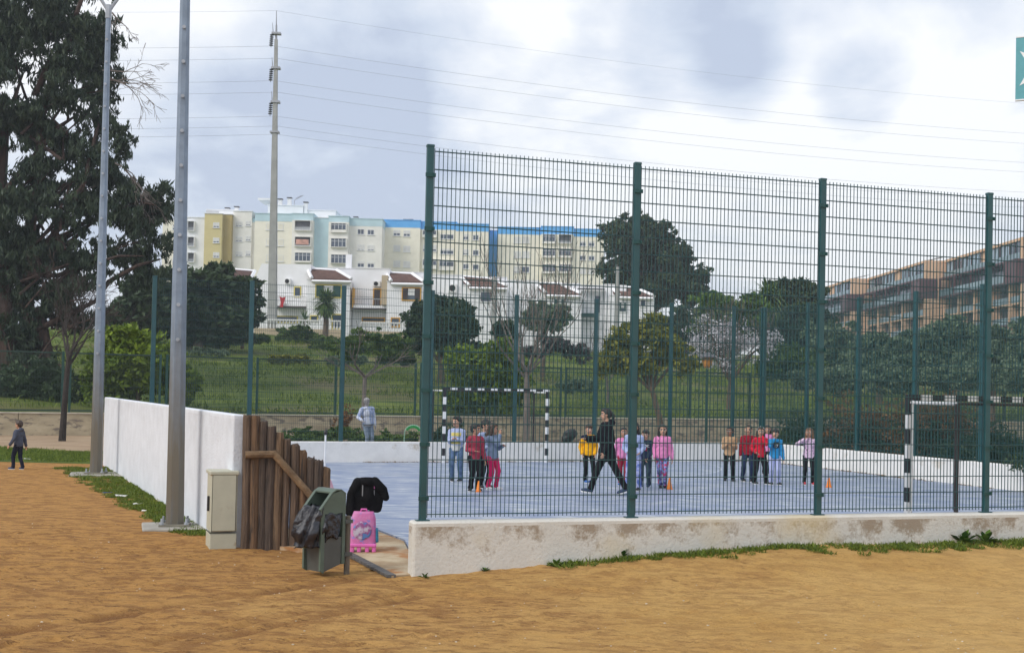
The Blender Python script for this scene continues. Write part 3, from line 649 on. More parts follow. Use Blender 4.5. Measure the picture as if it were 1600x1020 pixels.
def chimney(fc, x, y, w=2.6, h=3.0, root=None, off=-3.0):
    a = fc.pt(x, y + h + 3, -off); r = 0.33; mb = MB(); mb.bbox((a.x - r, a.y - r, a.z - 1.4), (a.x + r, a.y + r, a.z + 0.5)); mb.bbox((a.x - r * 1.35, a.y - r * 1.35, a.z + 0.56), (a.x + r * 1.35, a.y + r * 1.35, a.z + 0.72), 1)
    for sx in (-1, 1): mb.bbox((a.x + sx * r * 0.8 - 0.05, a.y - 0.05, a.z + 0.5), (a.x + sx * r * 0.8 + 0.05, a.y + 0.05, a.z + 0.56), 1)
    return mb.build('chimney', [M_white, M_dark], root or fc.root)

# ---- A: white and ochre block on the left
d = 208; O = P(330, 470, d); O.z = hill_z(O.x, O.y); zb = -6
rA = empty('apartment_block', tuple(O), 0, 'apartment block with ochre stair tower and white penthouse, leftmost on the hill', 'building')
f = Face(rA, d, O)
f.mass('wall', M_cream, 255, 345, 296, 10, zb, off=0.2)
f.mass('wall', M_white, 293, 341, 321, 10, zb, off=0.5)
for y in (347, 371.5, 396): f.loggia(295.5, y, 305, y + 14, par=0.3, off=0.5, pm=M_white)
f.mass('wall', M_white, 319.5, 326.5, 366, 9, zb, off=-1.5)
MB().bbox(*[tuple(v) for v in (f.pt(322, 329.5, 1.45), f.pt(342, 336, 1.55))]).build('recess', M_grey, rA)
f.mass('wall', M_ochre, 325, 337, 352, 10, zb, off=2.2)
f.mass('wall', M_ochre_shade, 352, 337, 364.5, 10, zb, off=1.2)
for y in (350.5, 374, 396.5): f.window(338, y, 347.5, y + 8, 0.75, off=2.2)
f.mass('wall', M_cream2, 364.5, 330.5, 394, 10, zb, off=0)
for y in (346.5, 370, 393): 
    f.window(368, y, 378.5, y + 7.5, 0.85); f.window(384, y - 1.2, 391.5, y + 6.3, 0.8)
for y in (352, 378, 402): f.window(270, y, 279, y + 8, 0.6, off=0.2)
for x, y in ((355.5, 325), (370, 323)): chimney(f, x, y)
# ---- B: pale blue topped block with penthouse
d = 209; O = P(480, 470, d); O.z = hill_z(O.x, O.y)
rB = empty('apartment_block', tuple(O), 0, 'apartment block with pale blue parapet, loggias and a white stepped penthouse behind the concrete pylon', 'building')
f = Face(rB, d, O)
f.mass('wall', M_cream2, 392.5, 343, 402, 12, zb, band=348, bm=M_pblue, off=0.6)
f.mass('wall', M_cream, 401, 336, 459.8, 12, zb, band=347.5, bm=M_pblue, off=1.2)
for y in (350.5, 375, 399.5): f.window(418, y, 445, y + 10.5, 1.0, off=1.2, bars=2, sm=M_cream)
f.mass('wall', M_cream2, 459.5, 336.5, 492, 12, zb, band=346, bm=M_pblue, off=1.6)
f.loggia(464, 347.5, 488, 362, off=1.6, par=0.35); f.loggia(464, 372.5, 488, 386.5, off=1.6, par=0.3, extra=M_pink); f.loggia(464, 397, 488, 411, off=1.6, glazed=True, par=0.15)
f.mass('wall', M_pblue, 492, 341, 516, 12, zb, off=0.2)
f.mass('wall', M_cream2, 516, 340.5, 547, 12, zb, band=349, bm=M_pblue, off=1.6)
f.loggia(520, 351.5, 543, 364.5, off=1.6, glazed=True, par=0.3); f.loggia(520, 375, 543, 388, off=1.6, glazed=True, par=0.05); f.loggia(520, 400, 543, 413, off=1.6, glazed=True, par=0.05)
f.mass('wall', M_cream2, 546.5, 343, 598, 12, zb, band=354, bm=M_pblue, off=0.4)
for y, sh in ((358, 0.1), (382.5, 0.9), (409, 0.35)): f.window(559, y, 569.5, y + 9, sh, off=0.4); f.window(574.5, y + 1, 585, y + 9.5, max(sh - 0.05, 0.1), off=0.4)
# penthouse
f.mass('penthouse', M_white, 414, 318, 470, 9, f.pt(430, 341).z, off=-2.5)
f.mass('penthouse', M_white, 452, 325, 520.5, 9, f.pt(430, 342).z, off=-3.0)
a = f.pt(403, 312.5, 2); b = f.pt(432, 318, 8); MB().bbox(tuple(a), tuple(b)).build('roof_overhang', M_white, rB)
for x, y in ((438, 311), (452.5, 309), (478, 316), (441, 334), (449, 335), (540, 338), (556, 339)): chimney(f, x, y)
a = f.pt(460, 313, 5); b = f.pt(473, 306, 5); mb = MB().bar(a, b, 0.05, n=5); 
for k in range(5): c = a.lerp(b, 0.3 + 0.15 * k); mb.bar(c - Vector((0.3, 0.3, 0)), c + Vector((0.3, 0.3, 0.2)), 0.03, n=4)
mb.bar(a, a + Vector((0, 0, -2)), 0.05, n=5); mb.build('antenna', M_metal, rB)
# ---- C: bright blue topped block
d = 214; O = P(680, 470, d); O.z = hill_z(O.x, O.y)
rC = empty('apartment_block', tuple(O), 0, 'cream apartment block with bright blue parapet, just left of the blue recess', 'building')
f = Face(rC, d, O)
f.mass('wall', M_cream, 598, 345.5, 657.5, 12, zb, band=356.5, bm=M_blue, off=0.8)
for y, sh in ((360, 0.6), (384, 1.0), (408, 1.0)): f.window(615.5, y, 626, y + 9.5, sh, off=0.8); f.window(631, y + 1, 641.5, y + 10.5, sh, off=0.8)
f.mass('wall', M_cream, 657.5, 347.5, 713.5, 12, zb, band=359, bm=M_blue, off=0.2)
f.loggia(661, 358.5 + 2, 682, 371, glazed=True, off=0.2); f.loggia(661, 406, 682, 420, glazed=True, off=0.2); f.window(661, 383, 682, 393, 0.7, off=0.2, bars=3)
f.window(688, 366, 709, 374, 0.1, off=0.2, bars=3); f.window(688, 389, 709, 397.5, 0.35, off=0.2, bars=3); f.loggia(687, 407.5, 709, 422, glazed=True, off=0.2)
f.mass('wall', M_cream, 713.5, 351.5, 763.5, 12, zb, band=362.5, bm=M_blue, off=0.9)
for y, sh in ((367, 0.5), (390.5, 0.8), (412.5, 0.15)): f.window(724, y, 732.5, y + 8.5, sh, off=0.9); f.window(739, y + .5, 748, y + 9.5, 0.15, off=0.9)
for x, y in ((634, 343), (642, 343)): chimney(f, x, y)
# ---- D
d = 216; O = P(860, 470, d); O.z = hill_z(O.x, O.y)
rD = empty('apartment_block', tuple(O), 0, 'cream apartment block with bright blue parapet, rightmost, ending beside the big dark tree', 'building')
f = Face(rD, d, O)
f.mass('wall', M_blue, 763.5, 357.5, 778.5, 9, zb, off=-2.5)
f.mass('wall', M_cream, 778, 356, 846.5, 12, zb, band=366.5, bm=M_blue, off=0.2)
for y in (370, 393, 416): 
    f.window(802.5, y, 813.5, y + 10, 1.0 if y != 416 else 0.9, off=0.2); f.window(815.5, y, 827, y + 10, 1.0 if y != 416 else 0.1, off=0.2)
f.mass('wall', M_cream, 846, 355.5, 896, 12, zb, band=367, bm=M_blue, off=0.8)
for y in (367.5, 389.5, 414): f.loggia(848, y + .6, 867, y + 13.5, glazed=(y != 380), off=0.8, par=0.25); f.loggia(873, y + .6, 892, y + 13.5, glazed=(y != 367.5), off=0.8, par=0.25)
f.mass('wall', M_cream, 896, 359, 943.5, 12, zb, band=370.5, bm=M_blue, off=0.4)
for y, sh in ((377, 0.35), (399, 0.2), (420, 0.95)): f.window(905.5, y, 915, y + 8, sh, off=0.4); f.window(919.5, y + .5, 928.5, y + 8.5, sh, off=0.4)
for x, y in ((862, 354), (893, 357)): chimney(f, x, y)

# ------------------------------------------------------------------ white row houses
VD = 105.0
def acunit(root, f, x0, y0, x1, y1, off):
    X0, Z0, X1, Z1 = f.rect(x0, y0, x1, y1); Y = VD - f.O.y - off; mb = MB().bevbox(((X0 + X1) / 2, Y - 0.16, (Z0 + Z1) / 2), (X1 - X0, 0.28, Z1 - Z0), 0.03)
    o = mb.build('air_conditioner', M_frame, root); c = ((X0 + X1) / 2 - 0.06, Y - 0.31, (Z0 + Z1) / 2); r = (Z1 - Z0) * 0.36
    q = MB()
    for k in range(12): a0, a1 = k * math.pi / 6, (k + 1) * math.pi / 6; q.bar((c[0] + r * math.cos(a0), c[1], c[2] + r * math.sin(a0)), (c[0] + r * math.cos(a1), c[1], c[2] + r * math.sin(a1)), 0.02, n=4)
    for k in range(4): a0 = k * math.pi / 4; q.bar((c[0] - r * math.cos(a0), c[1], c[2] - r * math.sin(a0)), (c[0] + r * math.cos(a0), c[1], c[2] + r * math.sin(a0)), 0.014, n=4)
    q.bar((c[0], c[1] + 0.005, c[2]), (c[0], c[1] + 0.02, c[2]), r * 0.95, n=14); q.build('fan', M_blackish, o)
def roof(root, f, q, th_=0.25, off=0.0, name='roof'):
    """tiled slope: top-left, top-right, bottom-right, bottom-left in pixels; the top edge lies further back"""
    pts = [f.pt(*q[0], 2.2 - off), f.pt(*q[1], 2.2 - off), f.pt(*q[2], -0.35 - off), f.pt(*q[3], -0.35 - off)]
    mb = MB(); lo = [p - Vector((0, 0, th_)) for p in pts]; mb.add(pts + lo, [(3, 2, 1, 0), (4, 5, 6, 7), (0, 1, 5, 4), (1, 2, 6, 5), (2, 3, 7, 6), (3, 0, 4, 7)])
    n = 22                              # barrel tile rows
    for k in range(n + 1):
        t = k / n; mb.bar(pts[0].lerp(pts[1], t) + Vector((0, 0, 0.02)), pts[3].lerp(pts[2], t) + Vector((0, 0, 0.02)), 0.055, n=6)
    o = mb.build(name, M_tile, root); e_ = MB()
    for a, b in ((0, 3), (1, 2)): e_.bar(pts[a] + Vector((0, 0, 0.1)), pts[b] + Vector((0, 0, 0.1)), 0.17, n=4)
    e_.bar(pts[3] - Vector((0, 0, 0.18)), pts[2] - Vector((0, 0, 0.18)), 0.14, n=4); e_.bar(pts[0] + Vector((0, 0, 0.08)), pts[1] + Vector((0, 0, 0.08)), 0.12, n=4); e_.build('verge', M_vwhite, o)
def vwall(root, f, x0, y0, x1, off=0.0, depth=7, name='wall', m=None, ybot=560, slopeL=None):
    X0, _, X1, Z1 = f.rect(x0, y0, x1, y0 + 1); Zb = f.pt(x0, ybot).z; Y = VD - f.O.y
    mb = MB()
    if slopeL: 
        a = f.pt(slopeL[0], slopeL[1]); mb.extrude([(X0, Zb), (X1, Zb), (X1, Z1), (f.pt(slopeL[2] if len(slopeL) > 2 else x0, y0).x, Z1), (X0, a.z)], (0, Y - off, 0), (1, 0, 0), (0, 0, 1), (0, 1, 0), depth)
    else: mb.bbox((X0, Y - off, Zb), (X1, Y + depth, Z1))
    o = mb.build(name, m or M_vwhite, root)
    if not slopeL: MB().bbox((X0 - 0.05, Y - off - 0.05, Z1), (X1 + 0.05, Y - off + 0.25, Z1 + 0.08)).build('coping', M_frame, root)
    return o
def trimwin(root, f, x0, y0, x1, y1, tm, sm, off, px=None, name='window'):
    """trimmed opening: coloured surround, side shutters, white blind between"""
    X0, Z0, X1, Z1 = f.rect(x0, y0, x1, y1); Y = VD - f.O.y - off; w = 0.1; mb = MB()
    for a, b in (((X0 - w, Z0 - w), (X1 + w, Z0)), ((X0 - w, Z1), (X1 + w, Z1 + w)), ((X0 - w, Z0), (X0, Z1)), ((X1, Z0), (X1 + w, Z1))): mb.bbox((a[0], Y - 0.07, a[1]), (b[0], Y + 0.02, b[1]))
    o = mb.build(name, tm, root); MB().bbox((X0, Y - 0.02, Z0), (X1, Y - 0.004, Z1)).build('pane', M_glass, o)
    if sm:
        W = X1 - X0
        for a, b in ((X0, X0 + W * 0.3), (X1 - W * 0.3, X1)):
            q = MB().bbox((a + .02, Y - 0.10, Z0 + .02), (b - .02, Y - 0.05, Z1 - .02))
            for k in range(7): q.bbox((a + 0.08, Y - 0.115, Z0 + 0.1 + (Z1 - Z0 - 0.2) * k / 7), (b - 0.08, Y - 0.10, Z0 + 0.1 + (Z1 - Z0 - 0.2) * (k + 0.7) / 7))
            q.build('shutter', sm, o)
        MB().bbox((X0 + W * 0.31, Y - 0.06, Z0 + (Z1 - Z0) * 0.38), (X1 - W * 0.31, Y - 0.03, Z1 - .02)).build('blind', M_frame, o)
    return o
def balcony(root, f, x0, x1, yslab, ytop, off=1.1, bal=True):
    X0, Z0, X1, _ = f.rect(x0, yslab - 3, x1, yslab); Y = VD - f.O.y; zt = f.pt(x0, ytop).z; zs = f.pt(x0, yslab).z
    mb = MB().bbox((X0, Y - off, zs), (X1, Y + 0.02, zs + 0.22)); o = mb.build('balcony', M_vwhite, root); q = MB(); MB().bbox((X0, Y - off - 0.03, zs - 0.08), (X1, Y, zs - 0.002)).build('balcony_edge', M_bsh, o)
    n = int((X1 - X0) / 0.2)
    for k in range(n + 1):
        x = X0 + (X1 - X0) * k / n
        if bal: q.lathe([(0.04, 0), (0.07, 0.15), (0.035, 0.4), (0.06, 0.62), (0.04, zt - zs - 0.25)], (x, Y - off + 0.08, zs + 0.22), 7)
        else: q.bar((x, Y - off + 0.08, zs + 0.22), (x, Y - off + 0.08, zt), 0.018, n=4)
    q.bbox((X0, Y - off, zt), (X1, Y - off + 0.16, zt + 0.08)); q.build('balustrade', M_frame if bal else M_metal, o)
GZ = P(520, 527, VD).z
def house(px, label):
    O = P(px, 527, VD); r = empty('row_house', (O.x, O.y, GZ), 0, label, 'house', 'white row houses on the hill'); return r, Face(r, VD, Vector((O.x, O.y, GZ)))
r, f = house(470, 'white row house with green shutters and a balcony, leftmost, right behind the concrete pylon')
vwall(r, f, 397, 412.5, 486, off=0, slopeL=(397, 440, 409)); vwall(r, f, 485, 417, 553, off=-1.5)
vwall(r, f, 485, 440.5, 551, off=1.6, depth=0.5); roof(r, f, ((480, 421), (526, 424), (549, 437.5), (487, 436)), off=1.5)
a = f.pt(360, 423, 1.5); roof(r, f, ((350, 421), (398, 425), (392, 437), (345, 434)), off=0.2)
vwall(r, f, 330, 436, 397.5, off=0.0, depth=4)
acunit(r, f, 446, 435.5, 455, 444, 0.0); trimwin(r, f, 461, 449.5, 469, 463, M_yel, None, 0.0); balcony(r, f, 431, 481, 479, 464)
trimwin(r, f, 499, 448.5, 536.5, 466, M_yel, M_gsh, 1.6); trimwin(r, f, 433, 495, 464, 503, M_yel, None, 0.0); trimwin(r, f, 491, 496, 500, 502, M_yel, None, 1.6); trimwin(r, f, 524, 494, 541, 514, M_yel, None, 1.6, name='doorway')
c = f.pt(441, 472, -1.3); mb = MB()
V4 = [c + Vector((x, -0.02 - 0.05 * math.sin(9 * x), z)) for x, z in ((-0.25, 0.5), (0.0, 0.38), (0.3, 0.5), (0.2, 0.1), (0.1, -0.2), (0.1, -0.45), (-0.2, -0.45), (-0.15, 0.0))]
mb.add(V4 + [v + Vector((0, 0.03, 0)) for v in V4], [tuple(range(8)), tuple(range(15, 7, -1))] + [(i, 8 + i, 8 + (i + 1) % 8, (i + 1) % 8) for i in range(8)])
o = mb.build('red_cloth', M_red); o.location = r.location; tag(o, 'red cloth hung over the balcony balustrade of the leftmost white row house', 'cloth')
r, f = house(606, 'white row house with orange window trim, brown shutters and brown door, second from left')
vwall(r, f, 552.5, 420, 609, off=0); vwall(r, f, 607, 423.5, 663, off=-1.5); vwall(r, f, 608, 443.5, 662, off=1.6, depth=0.5); roof(r, f, ((603, 427), (644, 429.5), (661.5, 441.5), (611, 440.5)), off=1.5)
MB().bbox(tuple(f.pt(596.5, 430, -1.5)), tuple(f.pt(607.6, 478, -0.01))).build('side_wall', M_tan, r)
acunit(r, f, 583, 439.5, 595, 448, 0.0); trimwin(r, f, 584.5, 452.5, 594, 478, M_org, None, 0.0, name='doorway'); MB().bbox(tuple(f.pt(584.8, 453, -0.03)), tuple(f.pt(593.7, 477.5, -0.06))).build('door', M_bsh, r)
balcony(r, f, 552.5, 607, 482, 468.5, bal=False); trimwin(r, f, 632, 453, 658.5, 470.5, M_org, M_bsh, 1.6); trimwin(r, f, 567, 497.5, 600, 501.5, M_org, None, 0.0); trimwin(r, f, 615, 499.5, 626, 511, M_org, None, 1.6)
MB().bbox(tuple(f.pt(551.7, 449, -1.3)), tuple(f.pt(553.2, 482, 0))).build('trim_post', M_org, r)
a = f.pt(544, 425, 2); MB().bbox((a.x - .25, a.y, a.z - 2), (a.x + .25, a.y + .5, a.z + 1.6)).build('chimney', M_vwhite, r)
r, f = house(727, 'white row house seen through the near mesh, third from left')
vwall(r, f, 663.5, 430, 722, off=0); vwall(r, f, 720, 431, 792, off=-1.5); vwall(r, f, 724, 449.5, 792, off=1.6, depth=0.5); roof(r, f, ((720, 433), (766, 437), (792, 448.5), (733, 447)), off=1.5)
acunit(r, f, 702, 444, 714, 457, 0.0); trimwin(r, f, 752, 459, 768, 473, M_frame, None, 1.6); trimwin(r, f, 690, 470, 700, 484, M_frame, None, 0.0)
r, f = house(850, 'white row house behind the bare tree, fourth from the left, with a dark awning')
vwall(r, f, 792.5, 439, 842, off=0); vwall(r, f, 838, 441, 908, off=-1.5); vwall(r, f, 842, 461, 907, off=1.6, depth=0.5); roof(r, f, ((837, 444), (872, 444.5), (907, 460.5), (853, 459)), off=1.5)
vwall(r, f, 907.5, 446, 945, off=-0.3); MB().bbox(tuple(f.pt(903, 450, -0.8)), tuple(f.pt(944, 453, 0.2))).build('awning', M_dark, r)
trimwin(r, f, 930, 462, 938, 488, M_frame, None, -0.3); trimwin(r, f, 866, 470, 880, 484, M_frame, M_gsh, 1.6); MB().bbox(tuple(f.pt(909, 489, -0.8)), tuple(f.pt(931, 496, 0.0))).build('awning', M_gsh, r)
r, f = house(985, 'white row house with hipped tile roof, rightmost, in front of the big dark tree')
vwall(r, f, 945.5, 445, 962, off=0); vwall(r, f, 952, 464.5, 1021, off=1.2, depth=6); roof(r, f, ((950, 447.5), (990, 451), (1020, 463.5), (968, 462)), off=1.1)
a = f.pt(972, 452, 0); MB().bbox((a.x - .35, a.y - .3, a.z - 1.6), (a.x + .35, a.y + .4, a.z + 0.35)).build('chimney', M_vwhite, r)
trimwin(r, f, 999, 467, 1006, 480, M_frame, None, 1.2); trimwin(r, f, 966, 474, 976, 488, M_frame, M_gsh, 1.2)
# garden balustrades in front of the houses
def garden_wall(x0, x1, yt, yb, ybase, label, dd=97.0):
    O = P((x0 + x1) / 2, ybase, dd); r = empty('garden_balustrade', tuple(O), 0, label, 'balustrade'); X0 = P(x0, yt, dd).x - O.x; X1 = P(x1, yt, dd).x - O.x; zt = P((x0 + x1) / 2, yt, dd).z - O.z; zb = P((x0 + x1) / 2, yb, dd).z - O.z
    MB().bbox((X0, -0.15, -1.2), (X1, 0.15, zb)).build('base_wall', M_tan, r); q = MB(); n = int((X1 - X0) / 0.26)
    for k in range(n + 1): q.lathe([(0.05, 0), (0.085, (zt - zb) * 0.25), (0.04, (zt - zb) * 0.55), (0.075, (zt - zb) * 0.8), (0.05, zt - zb)], (X0 + (X1 - X0) * k / n, 0, zb), 8)
    q.build('baluster_row', M_frame, r); MB().bbox((X0, -0.13, zt), (X1, 0.13, zt + 0.12)).build('handrail', M_frame, r)
garden_wall(398, 537, 501.5, 514, 527, 'long white balustrade on a tan wall, in front of the leftmost white house')
garden_wall(564, 642, 505.5, 518, 530, 'shorter white balustrade on a tan wall, in front of the second white house')
# ------------------------------------------------------------------ brown block on the right
M_btan = plaster('brown_tan_plaster', (0.68, 0.45, 0.30)); M_mar = mat('maroon_panel', (0.085, 0.032, 0.035), rough=0.5, var=0.15); M_bal = mat('glass_balustrade', (0.16, 0.24, 0.27), rough=0.15, var=0.2, scale=0.4)
M_lglass = mat('bright_glazing', (0.25, 0.34, 0.42), rough=0.1, var=0.35, scale=0.3, spec=0.8)
def brown_block(X, Y0, Y1, Xr, label, zr=25.4):
    zg = 9.0; r = empty('terraced_block', (X, Y0, zg), 0, label, 'building', 'stepped brown apartment blocks'); H = zr - zg; Ln = Y1 - Y0
    # local: x to the right, y away; the long front faces -x
    MB().bbox((2.2, 0, -8), (Xr - X + 4, Ln, H - 0.4)).build('wall', M_btan, r)
    MB().bbox((0.0, -0.05, H - 0.4), (Xr - X + 4, Ln, H)).build('roof', M_btan, r)
    MB().bbox((0, -0.02, -8), (2.25, 0.6, H - 0.4)).build('end_wall', M_btan, r)
    # top storey glazing
    n = 8; L_ = (Ln - 1.4) / n
    for k in range(n):
        if k in (3,): continue
        fr = MB().bbox((0.28, 1.0 + k * L_ + 0.1, H - 2.8), (0.34, 1.0 + (k + 1) * L_ - 0.1, H - 0.42)); w = fr.build('window', M_lglass if k % 3 else M_glass, r)
        q = MB(); 
        for j in range(3): y = 1.0 + k * L_ + 0.15 + (L_ - 0.3) * j / 2; q.bbox((0.16, y - 0.05, H - 2.8), (0.27, y + 0.05, H - 0.42))
        q.bbox((0.165, 1.0 + k * L_ + 0.1, H - 2.85), (0.275, 1.0 + (k + 1) * L_ - 0.1, H - 2.75))
        q.build('frame', M_bsh, w)
    MB().bbox((0.4, 0.6, H - 3.1), (2.2, Ln, H - 0.45)).build('wall', M_btan, r)
    MB().bbox((-0.02, 0.6, H - 3.1), (0.1, Ln, H - 2.1)).build('glass_balustrade', M_bal, r)
    # maroon storey
    MB().bbox((-0.9, 0.0, H - 3.4), (2.2, Ln, H - 3.1)).build('maroon_slab', M_mar, r); MB().bbox((-0.9, 0.0, H - 6.5), (2.2, Ln, H - 6.2)).build('maroon_slab', M_mar, r)
    MB().bbox((-0.9, -0.03, H - 6.5), (2.2, 0.25, H - 3.1)).build('maroon_end', M_mar, r); MB().bbox((-0.85, 0.25, H - 6.2), (-0.6, 4.0, H - 3.4)).build('maroon_panel', M_mar, r)
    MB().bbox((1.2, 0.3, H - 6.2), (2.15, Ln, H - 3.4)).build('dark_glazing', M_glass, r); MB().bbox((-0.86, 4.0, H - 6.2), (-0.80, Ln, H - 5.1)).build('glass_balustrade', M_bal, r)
    k = 0; y = 4.0
    while y < Ln: MB().bbox((-0.9, y - 0.15, H - 6.2), (-0.6, y + 0.15, H - 3.4)).build('maroon_post', M_mar, r); y += (Ln - 4.2) / 4 - 0.01
    # lower storeys: tan piers, dark recesses, balustrades
    for s in range(2):
        zt = H - 6.5 - 3.0 * s; MB().bbox((0.1, 0.6, zt - 3.0), (2.2, Ln, zt - 2.75)).build('slab', M_mar if s else M_btan, r); MB().bbox((0.05, 0.7, zt - 2.75), (0.1, Ln, zt - 1.8)).build('glass_balustrade', M_bal, r)
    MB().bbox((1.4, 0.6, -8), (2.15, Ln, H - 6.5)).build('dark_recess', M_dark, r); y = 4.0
    while y < Ln: MB().bbox((-0.1, y - 0.3, -8), (1.4, y + 0.3, H - 6.5)).build('pier', M_btan, r); y += (Ln - 4.2) / 4 - 0.01
    # flat solar canopy on the roof
    MB().add([Vector(v) for v in ((Xr - X - 2, 2, H + 0.3), (Xr - X + 1, 2, H + 1.0), (Xr - X + 1, 5, H + 1.0), (Xr - X - 2, 5, H + 0.3))] + [Vector(v) for v in ((Xr - X - 2, 2, H + 0.2), (Xr - X + 1, 2, H + 0.9), (Xr - X + 1, 5, H + 0.9), (Xr - X - 2, 5, H + 0.2))], [(0, 1, 2, 3), (7, 6, 5, 4), (0, 4, 5, 1), (1, 5, 6, 2), (2, 6, 7, 3), (3, 7, 4, 0)]).build('roof_panel', M_metal, r)
brown_block(72.6, 169, 199.5, 77.5, 'stepped brown apartment block nearest the camera, at the right edge of the photo')
brown_block(69.5, 200, 232.5, 72.7, 'middle of the three stepped brown apartment blocks on the right')
brown_block(66.5, 233, 266, 69.6, 'farthest and smallest of the three stepped brown apartment blocks on the right')
# ================================================================== poles and wires
galv = mat('galvanised_steel', (0.38, 0.41, 0.45), metal=0.35, rough=0.42, var=0.14, scale=5, third=(0.30, 0.28, 0.22), third_scale=3, third_lo=0.62, third_hi=0.75)
galvd = mat('weathered_steel', (0.17, 0.155, 0.12), base2=(0.27, 0.25, 0.20), metal=0.25, rough=0.55, scale=2.5, bump=0.2)
conc = mat('concrete', (0.36, 0.34, 0.30), var=0.14, scale=4, rough=0.9, bump=0.4, bscale=25)
conc_p = mat('pylon_concrete', (0.34, 0.345, 0.33), var=0.12, scale=1.2, rough=0.9, bump=0.3, bscale=10)
def polemat():  # ground and sky reflection, plus weathering, painted in by height: browner towards the foot
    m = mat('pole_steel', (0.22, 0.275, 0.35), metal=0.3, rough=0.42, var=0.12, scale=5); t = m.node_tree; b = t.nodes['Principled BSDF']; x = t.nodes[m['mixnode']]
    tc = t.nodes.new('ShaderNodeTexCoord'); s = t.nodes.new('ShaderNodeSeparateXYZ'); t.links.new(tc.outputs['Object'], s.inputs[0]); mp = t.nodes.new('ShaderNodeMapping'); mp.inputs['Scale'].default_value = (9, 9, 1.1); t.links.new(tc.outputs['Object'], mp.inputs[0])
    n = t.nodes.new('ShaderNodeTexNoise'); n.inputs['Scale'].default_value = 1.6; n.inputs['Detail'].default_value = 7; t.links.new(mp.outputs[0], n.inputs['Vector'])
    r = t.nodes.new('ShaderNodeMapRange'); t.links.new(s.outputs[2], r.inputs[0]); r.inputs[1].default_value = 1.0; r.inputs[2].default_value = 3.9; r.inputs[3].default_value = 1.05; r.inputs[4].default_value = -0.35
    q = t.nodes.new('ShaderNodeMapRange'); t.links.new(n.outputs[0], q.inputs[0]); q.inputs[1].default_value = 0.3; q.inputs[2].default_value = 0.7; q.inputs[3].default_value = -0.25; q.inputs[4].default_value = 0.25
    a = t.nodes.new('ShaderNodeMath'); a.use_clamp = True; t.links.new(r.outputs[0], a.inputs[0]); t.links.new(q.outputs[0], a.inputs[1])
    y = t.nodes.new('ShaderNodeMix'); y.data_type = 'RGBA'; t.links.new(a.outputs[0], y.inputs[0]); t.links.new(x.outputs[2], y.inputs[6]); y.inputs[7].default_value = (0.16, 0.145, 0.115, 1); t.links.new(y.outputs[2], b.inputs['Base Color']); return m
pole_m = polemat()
def floodpole(p, H, r0, r1, rz, lean, label):
    r = empty('light_pole', (p.x, p.y, -0.05), rz, label, 'light pole'); r.rotation_euler.y = lean
    zs = 1.9; mb = MB(); rr = r0 + (r1 - r0) * zs / H; mb.bar((0, 0, 0.06), (0, 0, zs), r0, rr, n=8, mi=1); rt = r0 + (r1 - r0) * 0.36; zt = H * 0.36
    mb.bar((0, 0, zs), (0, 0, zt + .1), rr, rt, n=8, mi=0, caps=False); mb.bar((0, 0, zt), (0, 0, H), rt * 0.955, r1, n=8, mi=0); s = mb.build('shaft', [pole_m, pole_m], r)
    z = 2.7
    while z < H - 0.3:                   # climbing bolts on alternating sides
        rad = r0 + (r1 - r0) * z / H; b = MB().bar((0, -rad * 0.9, z), (0, -rad - 0.035, z), 0.016, n=6); b.bar((0, -rad - 0.03, z), (0, -rad - 0.05, z), 0.028, n=6); b.build('bolt', galv, s); z += 0.5
    MB().box((0, 0, 0.05), (r0 * 3.1, r0 * 3.1, 0.025), 0).build('base_plate', galvd, r)
    for sx in (-1, 1):
        for sy in (-1, 1): MB().bar((sx * r0 * 1.25, sy * r0 * 1.25, 0.02), (sx * r0 * 1.25, sy * r0 * 1.25, 0.15), 0.018, n=6).bar((sx * r0 * 1.25, sy * r0 * 1.25, 0.064), (sx * r0 * 1.25, sy * r0 * 1.25, 0.09), 0.035, n=6).build('anchor_bolt', galv, r)
    mb = MB().bar((0, 0, H - 0.05), (0, 0, H + 0.25), r1 * 1.25, n=8); mb.bar((0, 0, H + 0.1), (0.42, 0, H + 0.75), 0.035, n=6).bar((0, 0, H + 0.1), (-0.42, 0, H + 0.75), 0.035, n=6).bar((-0.8, 0, H + 0.75), (0.8, 0, H + 0.75), 0.04, n=6); mb.build('crossarm', galv, r); H = H + 0.95
    for x in (-0.6, 0.6):
        fl = MB().bevbox((x, -0.15, H + 0.05), (0.42, 0.16, 0.36), 0.03).build('floodlight', galvd, r); MB().box((x, -0.236, H + 0.05), (0.34, 0.012, 0.28)).build('lens', M_glass, fl)
    return r
p1 = G(273, 823, -0.04); p2 = G(150, 741, -0.04)
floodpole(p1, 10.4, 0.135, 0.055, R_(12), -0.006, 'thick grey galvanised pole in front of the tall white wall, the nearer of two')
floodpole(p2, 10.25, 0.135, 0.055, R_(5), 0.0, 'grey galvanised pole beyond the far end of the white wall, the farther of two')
for p, s in ((p1, 0.9), (p2, 1.1)):
    o = MB().bevbox((0, 0, 0), (s, s, 0.16), 0.02, R_(18)).build('concrete_pad', conc, loc=(p.x, p.y, -0.095)); tag(o, 'square concrete footing under the nearer grey pole' if p is p1 else 'square concrete footing under the farther grey pole', 'footing')
